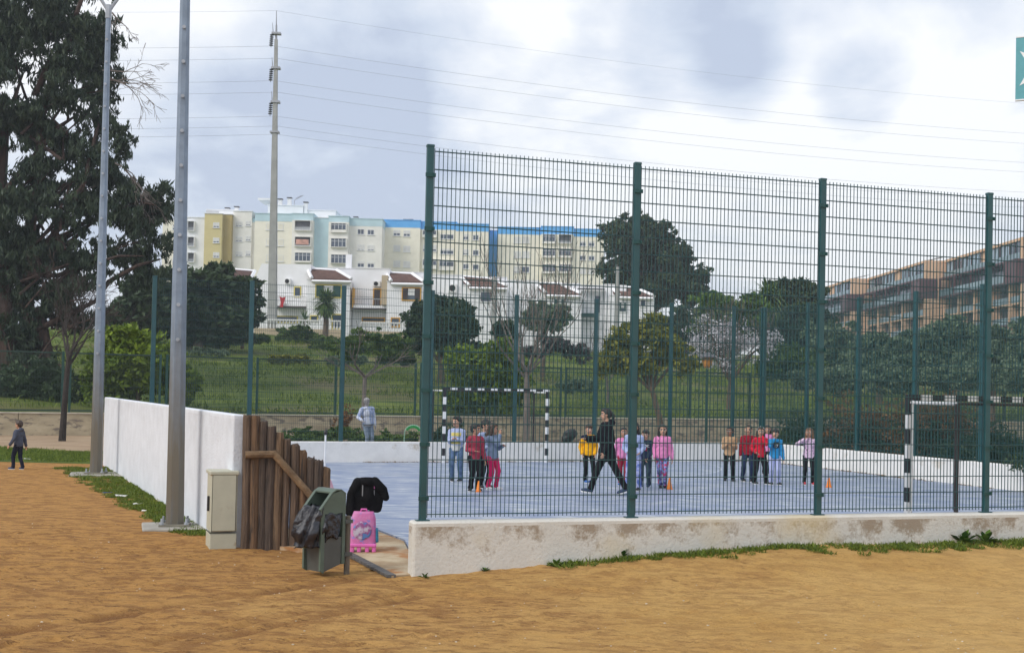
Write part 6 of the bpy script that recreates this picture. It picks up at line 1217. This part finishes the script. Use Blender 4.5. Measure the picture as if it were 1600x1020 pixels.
def remesh(mb, name, mats, parent, vox, smooth=2, classify=None):
    o = bpy.data.objects.new('tmp', mb.mesh('tmp', mats)); col.objects.link(o); md = o.modifiers.new('r', 'REMESH'); md.mode = 'VOXEL'; md.voxel_size = vox; md.use_smooth_shade = True
    if smooth: sm = o.modifiers.new('s', 'SMOOTH'); sm.iterations = smooth; sm.factor = 0.5
    dg = bpy.context.evaluated_depsgraph_get(); me = bpy.data.meshes.new_from_object(o.evaluated_get(dg)); bpy.data.objects.remove(o)
    me.name = name; me.materials.clear()
    for m_ in (mats if isinstance(mats, (list, tuple)) else [mats]): me.materials.append(m_)
    n = len(me.polygons); mi = np.zeros(n, dtype=np.int32)
    if classify:
        c = np.empty(n * 3, dtype=np.float32); me.polygons.foreach_get('center', c); mi = classify(c.reshape(-1, 3)).astype(np.int32)
    me.polygons.foreach_set('material_index', mi); me.polygons.foreach_set('use_smooth', [True] * n); me.update()
    ob = bpy.data.objects.new(name, me); col.objects.link(ob); ob.parent = parent; return ob
def ik(A, B, l1, l2, hint):
    A = Vector(A); B = Vector(B); d = B - A; L_ = min(d.length, (l1 + l2) * 0.999); d.normalize(); B = A + d * L_; a = (l1 * l1 - l2 * l2 + L_ * L_) / (2 * L_); h = math.sqrt(max(0, l1 * l1 - a * a)); n = Vector(hint); n = (n - d * n.dot(d)).normalized(); return A + d * a + n * h, B
def person(px, py, h, rz, label, skin, hair_m, top, bottom, shoes, hands=None, feet=None, head=(0, 0), hair='short', coat=0.47, topk=1.0, legk=1.0, name='person', cat=None, d=None, hood=False, topmats=None, botmats=None, topcls=None, sole=None, z0=0.0, lean=0.0, band=None, child=True, group=None, adult=False):
    p = G(px, py, z0) if d is None else P(px, py, d); r = empty(name, (p.x, p.y, z0), R_(rz), label, cat or ('child' if not adult else 'person'), group); s = h; Vv = Vector
    hk = 0.082 if not adult else 0.067                                     # head half height
    hz_ = 1 - hk * 1.0
    hipz, kneez, shz = 0.50, 0.27, 0.80 if not adult else 0.82; hw = 0.055; sw = 0.098 if not adult else 0.112
    feet = feet or ((-0.06, 0.0, 0), (0.06, 0.0, 0)); hands = hands or ((-0.15, -0.03, 0.46), (0.15, -0.03, 0.46)); ln = Vv((0, -lean, 0))
    body = MB(); ts = MB(); bs = MB(); S = lambda *a: Vv(a) * s
    HC = S(0, -0.012, hz_) + ln * s; yaw, pitch = R_(head[0]), R_(head[1]); HR = Matrix.Rotation(yaw, 3, 'Z') @ Matrix.Rotation(pitch, 3, 'X')
    def hp(x, y, z): return HC + HR @ (Vv((x, y, z)) * hk * s)
    # head: skull, jaw, nose, ears, neck
    body.ell(HC + HR @ (Vv((0, 0.10, 0.15)) * hk * s), (0.76 * hk * s, 0.88 * hk * s, 0.85 * hk * s), 16, 12, HR); body.ell(hp(0, -0.12, -0.35), (0.60 * hk * s, 0.66 * hk * s, 0.62 * hk * s), 14, 10, HR)
    body.ell(hp(0, -0.42, -0.78), (0.26 * hk * s, 0.24 * hk * s, 0.2 * hk * s), 10, 8, HR); body.cap(hp(0, -0.74, 0.02), hp(0, -0.90, -0.28), 0.085 * hk * s, 0.13 * hk * s, 8)
    for e in (-1, 1): body.ell(hp(e * 0.76, 0.05, -0.08), (0.08 * hk * s, 0.16 * hk * s, 0.24 * hk * s), 8, 6, HR)
    body.cap(S(0, 0.008, shz - 0.02) + ln * s, hp(0, 0.12, -0.5), 0.036 * s, 0.032 * s)
    # torso
    def torso(mb, g, low, wide=0.0):
        mb.ell(S(0, 0, 0.715) + ln * s * 0.8, ((0.088 + g + (0.012 if adult else 0)) * s, (0.060 + g) * s, (0.105 + g * 0.5) * s), 18, 12)
        mb.ell(S(0, 0, 0.60) + ln * s * 0.4, ((0.080 + g) * s, (0.056 + g) * s, 0.11 * s), 18, 12); mb.cap(S(-sw * 0.75, 0, shz - 0.025) + ln * s, S(sw * 0.75, 0, shz - 0.025) + ln * s, (0.036 + g * 0.8) * s); 
        if low: mb.ell(S(0, 0, (low + 0.60) / 2), ((0.084 + g + wide * 0.5) * s, (0.060 + g + wide * 0.4) * s, ((0.64 - low) / 2) * s), 18, 12); mb.lathe([((0.05) * s, low * s + 0.01), ((0.086 + g + wide) * s, low * s), ((0.086 + g + wide * 0.7) * s, (low + 0.05) * s), ((0.080 + g) * s, 0.60 * s)], (0, 0, 0), 20, sq=(1, 0.74))
    torso(body, 0, None); body.ell(S(0, 0, 0.52), (0.078 * s, 0.056 * s, 0.06 * s), 14, 10)
    torso(ts, 0.012 * topk, coat, 0.004 * topk if coat > 0.44 else 0.032)
    ts.lathe([(0.040 * s, (shz - 0.02) * s), (0.044 * s, (shz + 0.018) * s), (0.036 * s, (shz + 0.024) * s)], tuple(ln * s), 14)
    bs.ell(S(0, 0, 0.515), ((0.084) * s, (0.062) * s, 0.055 * s), 16, 10)
    l1, l2 = 0.165, 0.150; rl = 0.0045 / 1
    for i, e in ((0, -1), (1, 1)):
        sh = S(e * sw, 0, shz - 0.028) + ln * s; hd = Vv(hands[i][:3]) * s; hint = Vv(hands[i][3]) if len(hands[i]) > 3 else Vv((e * 0.5, 0.8, -0.6)); el, wr = ik(sh, hd, l1 * s, l2 * s, hint)
        body.cap(sh, el, 0.027 * s, 0.021 * s); body.cap(el, wr, 0.021 * s, 0.0145 * s); g = 0.010 * topk
        ts.cap(sh, el, (0.031 + g) * s, (0.024 + g) * s); ts.cap(el, wr - (wr - el).normalized() * 0.012 * s, (0.024 + g) * s, (0.017 + g) * s)
        ts.bar(wr - (wr - el).normalized() * 0.04 * s, wr - (wr - el).normalized() * 0.006 * s, (0.020 + g * 0.8) * s, (0.020 + g * 0.8) * s, n=12)
        # hand: palm, four curled fingers, thumb
        dr = (wr - el).normalized(); hp_ = hands[i][4] if len(hands[i]) > 4 else None; dr = (dr + Vv(hp_)).normalized() if hp_ else dr; fw = Vv((0, -1, 0)); fw = (fw - dr * fw.dot(dr)).normalized() if abs(dr.y) < 0.9 else Vv((e, 0, 0)); sd = dr.cross(fw).normalized(); pc = wr + dr * 0.030 * s
        rt = Matrix((sd, fw, dr)).transposed(); body.ell(pc, (0.010 * s, 0.022 * s, 0.030 * s), 10, 8, rt); fr = 0.0062 * s + 0.0004
        for k, (o_, L_) in enumerate(((-0.017, 0.036), (-0.006, 0.042), (0.006, 0.039), (0.016, 0.030))):
            a = pc + dr * 0.020 * s - fw * (o_ * s); cu = (Vv((-e, 0, 0)) - dr * dr.dot(Vv((-e, 0, 0)))); cu = cu.normalized() if cu.length > 0.1 else sd
            b = a + (dr + cu * 0.25).normalized() * L_ * 0.55 * s; c = b + (dr + cu * 0.9).normalized() * L_ * 0.5 * s; body.cap(a, b, fr, fr * 0.92, 6); body.cap(b, c, fr * 0.92, fr * 0.8, 6)
        a = pc - dr * 0.008 * s + fw * 0.016 * s; b = a + (dr * 0.6 + fw * 0.9).normalized() * 0.022 * s; body.cap(a, b, fr * 1.1, fr, 6); body.cap(b, b + (dr + fw * 0.3).normalized() * 0.018 * s, fr, fr * 0.85, 6)
        # leg
        hpj = S(e * hw, 0, hipz); fx, fy, ftz = feet[i][:3]; toe = R_(feet[i][3]) if len(feet[i]) > 3 else R_(-e * -14 * 1); fp_ = feet[i][4] if len(feet[i]) > 4 else 0.0
        an = S(fx, fy + 0.015, ftz + 0.045); kn, an = ik(hpj, an, 0.235 * s, 0.235 * s, (0, -1, 0.05)); body.cap(hpj, kn, 0.046 * s, 0.032 * s); body.cap(kn, an, 0.031 * s, 0.020 * s); q = 0.007 * legk
        bs.cap(hpj, kn, (0.049 + q) * s, (0.034 + q) * s); bs.cap(kn, an + Vv((0, 0, 0.008 * s)), (0.034 + q) * s, (0.024 + q * 1.2) * s); bs.bar(an + (kn - an).normalized() * 0.05 * s, an - (kn - an).normalized() * 0.004 * s, (0.026 + q * 1.2) * s, (0.028 + q * 1.4) * s, n=12)
        TR = Matrix.Rotation(toe, 3, 'Z') @ Matrix.Rotation(R_(fp_), 3, 'X'); A_ = an - Vv((0, 0, 0.012 * s)); body.cap(A_, A_ + TR @ S(0, -0.07, -0.016), 0.02 * s, 0.016 * s)
        shb = MB(); shb.ell(A_ + TR @ S(0, -0.045, -0.010), (0.029 * s, 0.072 * s, 0.026 * s), 14, 9, TR); shb.ell(A_ + TR @ S(0, 0.002, 0.002), (0.026 * s, 0.034 * s, 0.034 * s), 12, 8, TR); so = remesh(shb, 'shoe', shoes, r, 0.010, 2)
        sl = MB(); ou = []; n_ = 16
        for k in range(n_): a = 2 * math.pi * k / n_; ou.append((0.030 * math.cos(a) * (1.0 if math.sin(a) < 0 else 0.85), -0.036 + 0.075 * math.sin(a)))
        vs = [A_ + TR @ S(x, y, -0.038) for x, y in ou] + [A_ + TR @ S(x, y, -0.024) for x, y in ou]; sl.add(vs, [tuple(range(n_))[::-1], tuple(range(n_, 2 * n_))] + [(k, (k + 1) % n_, n_ + (k + 1) % n_, n_ + k) for k in range(n_)]); sl.build('sole', sole or M_frame, so)
    if hood: ts.ell(S(0, 0.055, shz + 0.015) + ln * s, (0.062 * s, 0.05 * s, 0.045 * s), 14, 9)
    HRi = HR.transposed(); hc = np.array(HC); hm = np.array(HRi)
    def cls(c):
        q = (c - hc) @ hm.T / (hk * s); mi = np.zeros(len(c), int); fr_ = q[:, 1] < -0.30
        ex = np.abs(np.abs(q[:, 0]) - 0.32)
        mi[fr_ & (ex < 0.17) & (np.abs(q[:, 2] - 0.06) < 0.085)] = 3; mi[fr_ & (ex < 0.09) & (np.abs(q[:, 2] - 0.06) < 0.095)] = 1; mi[fr_ & (ex < 0.22) & (np.abs(q[:, 2] - 0.27) < 0.045)] = 1
        mi[fr_ & (np.abs(q[:, 0]) < 0.24) & (np.abs(q[:, 2] + 0.50) < 0.07)] = 2; return mi
    remesh(body, 'body', skin, r, 0.0068 if not adult else 0.008, 2, cls)
    # clothes get gentle folds before remeshing
    to = remesh(ts, 'top' if coat > 0.44 else 'coat', topmats or top, r, 0.0115, 2, topcls and (lambda c: topcls(c / s))); bo = remesh(bs, 'trousers', botmats or bottom, r, 0.0115, 2)
    for o, amp in ((to, 0.010), (bo, 0.008)):
        me = o.data; n = len(me.vertices); co = np.empty(n * 3, dtype=np.float32); me.vertices.foreach_get('co', co); no = np.empty(n * 3, dtype=np.float32); me.vertices.foreach_get('normal', no); co = co.reshape(-1, 3); no = no.reshape(-1, 3); sd = abs(hash(label)) % 97 * 0.1 if False else (len(label) * 1.7)
        w = np.sin(co[:, 2] * 62 / 1.0 + 5 * np.sin(co[:, 0] * 19 + sd) + 3 * np.sin(co[:, 1] * 23)) * 0.5 + np.sin(co[:, 2] * 31 + co[:, 0] * 47 + sd) * 0.5; co += no * (w * amp * 0.45)[:, None]; me.vertices.foreach_set('co', co.reshape(-1)); me.update()
    # hair
    hb = MB(); E = lambda x, y, z, a, b, c: hb.ell(hp(x, y, z), (a * hk * s, b * hk * s, c * hk * s), 14, 10, HR)
    if hair != 'none':
        E(0, 0.22, 0.30, 0.86, 0.88, 0.82); E(0, 0.42, -0.05, 0.78, 0.66, 0.75); E(0, -0.30, 0.72, 0.58, 0.42, 0.30)
        for e in (-1, 1): E(e * 0.66, 0.10, 0.22, 0.18, 0.35, 0.42)
        if hair == 'fringe': E(0.08, -0.62, 0.55, 0.58, 0.26, 0.26); E(-0.3, -0.5, 0.62, 0.3, 0.28, 0.26)
        if hair == 'tuft': E(0.1, -0.45, 0.88, 0.42, 0.35, 0.26)
        if hair in ('long', 'longfront'):
            for e in (-1, 1):
                a = hp(e * 0.72, 0.15, 0.0); b = hp(e * 0.80, 0.20, -1.1); c = hp(e * 0.78, (-0.35 if hair == 'longfront' else 0.35), -2.1); hb.cap(a, b, 0.24 * hk * s, 0.28 * hk * s); hb.cap(b, c, 0.28 * hk * s, 0.15 * hk * s)
            hb.cap(hp(0, 0.65, 0), hp(0, 0.85, -1.3), 0.5 * hk * s, 0.55 * hk * s); hb.cap(hp(0, 0.85, -1.2), hp(0, 0.85, -2.3), 0.5 * hk * s, 0.25 * hk * s)
        if hair == 'tail': hb.cap(hp(0, 0.95, 0.3), hp(0.1, 1.35, -0.3), 0.28 * hk * s, 0.3 * hk * s); hb.cap(hp(0.1, 1.35, -0.3), hp(0.1, 1.2, -1.4), 0.3 * hk * s, 0.14 * hk * s)
        ho = remesh(hb, 'hair', hair_m, r, 0.0095, 1); me = ho.data; n = len(me.vertices); co = np.empty(n * 3, dtype=np.float32); me.vertices.foreach_get('co', co); no = np.empty(n * 3, dtype=np.float32); me.vertices.foreach_get('normal', no); co = co.reshape(-1, 3); no = no.reshape(-1, 3); co += no * (np.sin(co[:, 0] * 260 + 4 * np.sin(co[:, 2] * 40)) * 0.0022)[:, None]; me.vertices.foreach_set('co', co.reshape(-1)); me.update()
    if band: MB().tube([hp(0.80 * math.cos(t), 0.0, 0.22 + 0.86 * math.sin(t)) for t in [0.1 + k * 0.2945 for k in range(11)]], 0.09 * hk * s, n=6).build('hairband', band, r)
    return r, to, s
def print_on(root, to, s, text, size, x, z, m_, ext=0.003, name='print'):
    cu = bpy.data.curves.new('t', 'FONT'); cu.body = text; cu.size = size; cu.align_x = 'CENTER'; cu.resolution_u = 2; cu.offset = 0.0015; o = bpy.data.objects.new('t', cu); col.objects.link(o); dg = bpy.context.evaluated_depsgraph_get(); me = bpy.data.meshes.new_from_object(o.evaluated_get(dg)); bpy.data.objects.remove(o)
    bm_ = BVHTree.FromPolygons([v.co for v in to.data.vertices], [tuple(p.vertices) for p in to.data.polygons])
    for v in me.vertices:
        X, Z = x + v.co.x, z + v.co.y; hit = bm_.ray_cast(Vector((X, -0.6, Z)), Vector((0, 1, 0))); y = hit[0].y if hit[0] is not None else -0.09; v.co = Vector((X, y - 0.006, Z))
    me.materials.clear(); me.materials.append(m_); ob = bpy.data.objects.new(name, me); col.objects.link(ob); ob.parent = root; sol = ob.modifiers.new('s', 'SOLIDIFY'); sol.thickness = 0.003; return ob

jean = cloth('blue_jeans', (0.10, 0.16, 0.27), var=0.25); navyj = cloth('navy_jeans', (0.022, 0.035, 0.085)); blackc = cloth('black_trousers', (0.012, 0.012, 0.016)); greyblu = cloth('grey_blue_trousers', (0.035, 0.055, 0.085)); magenta = cloth('magenta_trousers', (0.62, 0.02, 0.12))
lil = cloth('lilac_trousers', (0.40, 0.44, 0.68)); galaxy = mat('galaxy_leggings', (0.03, 0.03, 0.16), base2=(0.30, 0.36, 0.70), scale=14, rough=0.7, lo=0.42, hi=0.56, third=(0.55, 0.04, 0.16), third_scale=11, third_lo=0.53, third_hi=0.56); galaxy2 = mat('blue_print_leggings', (0.09, 0.16, 0.50), base2=(0.45, 0.48, 0.75), scale=9, rough=0.7, lo=0.42, hi=0.58)
redl = cloth('dark_red_leggings', (0.30, 0.02, 0.05)); shw = mat('white_shoe', (0.70, 0.70, 0.72), var=0.1, rough=0.5); shb = mat('black_shoe', (0.015, 0.016, 0.02), rough=0.5); shn = mat('navy_shoe', (0.02, 0.04, 0.10), rough=0.5); shr = mat('red_shoe', (0.55, 0.03, 0.05), rough=0.5); shbl = mat('blue_shoe', (0.03, 0.12, 0.38), rough=0.5)
sols = mat('dark_sole', (0.03, 0.03, 0.03), rough=0.7)
# --- left group
lb = cloth('pale_blue_sweatshirt', (0.40, 0.46, 0.66)); yl = cloth('yellow_print', (0.62, 0.52, 0.16)); gr = cloth('grey_print', (0.50, 0.51, 0.50))
def cl_stripe(c):
    mi = np.zeros(len(c), int); f_ = (c[:, 1] < -0.02) & (np.abs(c[:, 0]) < 0.075); mi[f_ & (c[:, 2] > 0.70) & (c[:, 2] < 0.755)] = 1; mi[f_ & (c[:, 2] > 0.58) & (c[:, 2] < 0.62)] = 1; mi[f_ & (c[:, 2] < 0.56)] = 2; return mi
person(712, 752, 1.42, -8, 'boy in a pale blue sweatshirt with yellow print and blue jeans, leftmost child', SK1, H_blk, lb, jean, shb, hands=((-0.035, -0.135, 0.655), (0.03, -0.135, 0.655)), feet=((-0.065, -0.01, 0, 20), (0.07, 0.03, 0, -15)), head=(-38, 6), hair='tuft', topmats=[lb, yl, gr], topcls=cl_stripe, legk=1.6)
maroon = cloth('maroon_striped_top', (0.33, 0.045, 0.075)); person(741, 767, 1.345, 22, 'boy in a maroon top with black trousers, in front by the first orange cone', SK2, H_blk, maroon, blackc, shb, hands=((-0.055, -0.13, 0.60), (0.15, -0.03, 0.43)), feet=((-0.055, 0, 0, -30), (0.055, -0.01, 0, 10)), head=(48, 8), hair='short', legk=1.6)
person(757, 762, 1.40, 35, 'boy in a pale blue shirt and black trousers, mostly hidden behind the boy in maroon', SK1, H_blk, cloth('light_checked_shirt', (0.42, 0.50, 0.66), base2=(0.25, 0.32, 0.55), scale=26), blackc, shb, hands=((-0.05, -0.13, 0.60), (0.13, -0.05, 0.45)), feet=((-0.055, 0.02, 0), (0.06, 0, 0)), head=(20, 18), hair='fringe', legk=1.6)
hoodie = cloth('grey_blue_jacket', (0.20, 0.255, 0.36)); person(768.5, 765, 1.35, 52, 'girl in a grey blue jacket with magenta trousers and white shoes', SK2, H_brn, hoodie, magenta, shw, hands=((0.02, -0.11, 0.83, (0.2, -0.2, -1)), (0.09, -0.12, 0.66)), feet=((-0.05, 0.02, 0), (0.05, -0.05, 0, 20)), head=(28, 8), hair='long', topk=1.4, legk=0.9)
# --- middle group
yel = cloth('mustard_sweatshirt', (0.80, 0.40, 0.01)); navy = cloth('navy_cloth', (0.015, 0.02, 0.045))
def cl_yel(c): mi = np.zeros(len(c), int); mi[(c[:, 2] > 0.745) & (c[:, 0] < -0.03)] = 1; return mi
person(919, 754, 1.30, 6, 'boy in a mustard yellow sweatshirt and black trousers beside the striding adult', SK1, H_brn, yel, blackc, shbl, hands=((-0.125, -0.07, 0.50), (0.10, -0.08, 0.50)), feet=((-0.06, -0.02, 0, 25), (0.10, 0.03, 0, -60)), head=(4, 6), hair='fringe', topmats=[yel, navy], topcls=cl_yel, topk=1.5)
blk_c = cloth('black_coat', (0.010, 0.010, 0.014), scale=6)
person(947, 773, 1.70, -82, 'adult in black clothes and hood, striding left with one arm stretched out', SK1, H_blk, blk_c, blackc, shn, hands=((-0.07, -0.225, 0.645, (0.1, 0.5, -1)), (0.12, -0.05, 0.50)), feet=((-0.04, -0.20, 0.0, 0, -8), (0.04, 0.225, 0.005, 0, 18)), head=(0, 4), hair='tail', coat=0.40, hood=True, adult=True, topk=2.3, legk=1.0, lean=0.012)
pkc = cloth('pink_fleece', (0.66, 0.24, 0.47)); person(973, 758, 1.26, -4, 'girl in pink with dark red leggings, half hidden behind the girl in pale blue', SK2, H_blk, pkc, redl, shbl, hands=((-0.14, -0.03, 0.47), (0.13, -0.03, 0.48)), feet=((-0.045, 0, 0), (0.045, 0, 0)), head=(10, 0), hair='short', d=None)
pbl = cloth('pale_blue_jumper', (0.38, 0.46, 0.70)); person(989, 766, 1.42, -6, 'girl in a pale blue jumper and blue leggings behind the second near fence post', SK1, H_blk, pbl, galaxy2, shb, hands=((-0.09, -0.10, 0.56), (0.09, -0.10, 0.56)), feet=((-0.09, 0, 0, 20), (0.09, 0, 0, -20)), head=(-15, 0), hair='long', topk=1.3)
nv = cloth('navy_sweatshirt', (0.018, 0.030, 0.065)); r, to, s = person(1007, 761, 1.235, -6, 'boy in a navy sweatshirt with white and red letters and grey trousers', SK1, H_blk, nv, greyblu, shn, hands=((0.0, -0.12, 0.50), (0.05, -0.115, 0.515)), feet=((-0.07, 0, 0, 15), (0.07, 0, 0, -15)), head=(-14, 4), hair='fringe', topk=1.3, legk=1.6)
print_on(r, to, s, 'KOK', 0.085, 0.0, 0.86, M_frame); print_on(r, to, s, 'EK', 0.085, 0.0, 0.785, mat('red_print', (0.62, 0.03, 0.04)))
pk2 = cloth('pink_hoodie', (0.70, 0.24, 0.47)); person(1034, 762, 1.35, -8, 'smiling girl with long dark hair in a pink hoodie and galaxy leggings', SK1, H_blk, pk2, galaxy, shb, hands=((-0.115, -0.07, 0.48), (0.155, -0.04, 0.47)), feet=((-0.03, 0, 0, 10), (0.05, -0.02, 0, 40)), head=(6, 0), hair='longfront', topk=1.4, sole=sols)
# --- right group
tanc = cloth('tan_jumper', (0.42, 0.26, 0.145), base2=(0.50, 0.33, 0.20)); person(1139, 751, 1.27, -14, 'boy in a tan jumper and black trousers, leftmost of the right group', SK3, H_blk, tanc, blackc, shb, hands=((-0.045, -0.13, 0.66), (0.045, -0.13, 0.66)), feet=((-0.07, 0.02, 0, 0), (0.07, -0.03, 0, 25)), head=(-22, 0), hair='short', sole=sols, topk=1.2)
dr_ = cloth('dark_red_jumper', (0.27, 0.012, 0.028)); person(1168, 752, 1.32, -10, 'boy in a dark red jumper and navy jeans, second in the right group', SK1, H_brn, dr_, navyj, shb, hands=((-0.14, -0.04, 0.45), (0.12, -0.08, 0.50)), feet=((-0.09, 0.0, 0, 30), (0.07, 0, 0, -10)), head=(-10, 0), hair='tuft', topk=1.1, legk=1.5)
rd = cloth('red_jumper', (0.58, 0.018, 0.045)); person(1187, 756, 1.30, 4, 'girl with a white hairband and a bright red top, hand raised to her mouth', SK1, H_brn, rd, blackc, shb, hands=((-0.10, -0.07, 0.56), (0.005, -0.10, 0.835, (0.5, -0.3, -1))), feet=((-0.10, 0.02, 0, 30), (0.11, -0.02, 0, 35)), head=(-4, 2), hair='long', band=M_frame, topk=1.2, legk=1.9)
person(1198, 741, 1.26, 0, 'child in pink almost hidden behind the girl in bright red', SK2, H_blk, pkc, blackc, shb, head=(0, 0), hair='long')
cy = cloth('bright_blue_jumper', (0.03, 0.25, 0.52)); r, to, s = person(1210, 757, 1.27, -10, 'boy in a bright blue jumper with dark printed patch and lilac trousers', SK1, H_blk, cy, lil, shb, hands=((-0.02, -0.115, 0.82, (-0.6, -0.2, -1)), (0.15, -0.05, 0.46)), feet=((-0.06, 0, 0, 10), (0.07, -0.02, 0, 30)), head=(-18, 2), hair='fringe', topk=1.2, legk=1.5, topmats=[cy, navy], topcls=lambda c: ((c[:, 1] < -0.03) & (np.abs(c[:, 0] - 0.015) < 0.05) & (c[:, 2] > 0.66) & (c[:, 2] < 0.765)).astype(int))
print_on(r, to, s, '17', 0.09, 0.02, 0.855, M_frame)
pp = mat('pink_patterned_knit', (0.60, 0.42, 0.58), base2=(0.70, 0.55, 0.68), scale=12, rough=0.9, third=(0.22, 0.10, 0.22), third_scale=26, third_lo=0.56, third_hi=0.6); person(1263, 757, 1.30, -12, 'girl in a pale pink patterned top and black leggings, alone near the third near post', SK2, H_lbr, pp, blackc, shr, hands=((-0.085, -0.10, 0.80, (-1, -0.2, -0.7)), (0.14, -0.03, 0.48)), feet=((-0.07, 0.01, 0, 5), (0.08, 0, 0, 30)), head=(-20, 0), hair='long', legk=0.8, topk=1.2)
# --- small child on the sand
gh = cloth('grey_hoodie', (0.075, 0.085, 0.12)); person(28, 733, 1.13, -108, 'small child in a grey hooded top and dark trousers walking left on the sand', SK1, H_brn, gh, cloth('dark_navy_trousers', (0.015, 0.018, 0.035)), shn, hands=((0.17, -0.10, 0.50), (-0.19, 0.03, 0.45)) if False else ((-0.20, 0.02, 0.46), (0.18, -0.07, 0.50)), feet=((-0.04, 0.07, 0), (0.05, -0.09, 0)), head=(6, 8), hair='short', hood=True, topk=1.5, legk=1.3, z0=-0.05)
# --- scarecrow
den = cloth('faded_denim', (0.22, 0.28, 0.38)); stp = mat('striped_cloth', (0.62, 0.66, 0.76), base2=(0.30, 0.38, 0.62), scale=1.5, stretch=(14, 14, 0.1), rough=0.85, lo=0.45, hi=0.55)
r, to, s = person(577, 693, 1.72, 35, 'scarecrow in striped shirt, dark belt and faded jeans above the far wall', [H_gry] * 4, H_gry, stp, den, shw, hands=((-0.19, -0.13, 0.60), (0.13, -0.05, 0.47)), feet=((-0.03, 0.02, 0), (0.05, 0, 0)), head=(10, 16), hair='short', name='scarecrow', cat='scarecrow', d=38.5, adult=True, z0=-0.05, topk=1.3)
r.rotation_euler.y = -0.08
MB().lathe([(0.108 * s, 0), (0.11 * s, 0.012), (0.108 * s, 0.035)], (0, 0, 0.485 * s), 18, sq=(1, 0.76)).build('belt', M_dark, r)

# ================================================================== the air: thin winter haze that pales the far trees and blocks
hm_ = bpy.data.materials.new('haze'); hm_.use_nodes = True; t = hm_.node_tree; t.nodes.clear(); o_ = t.nodes.new('ShaderNodeOutputMaterial'); pv = t.nodes.new('ShaderNodeVolumePrincipled')
pv.inputs['Color'].default_value = (0.86, 0.91, 1.0, 1); pv.inputs['Density'].default_value = 0.00065; pv.inputs['Anisotropy'].default_value = 0.2; t.links.new(pv.outputs[0], o_.inputs['Volume'])
o = MB().bbox((-720, -70, -25), (720, 920, 48)).build('haze', hm_); tag(o, kind='stuff')
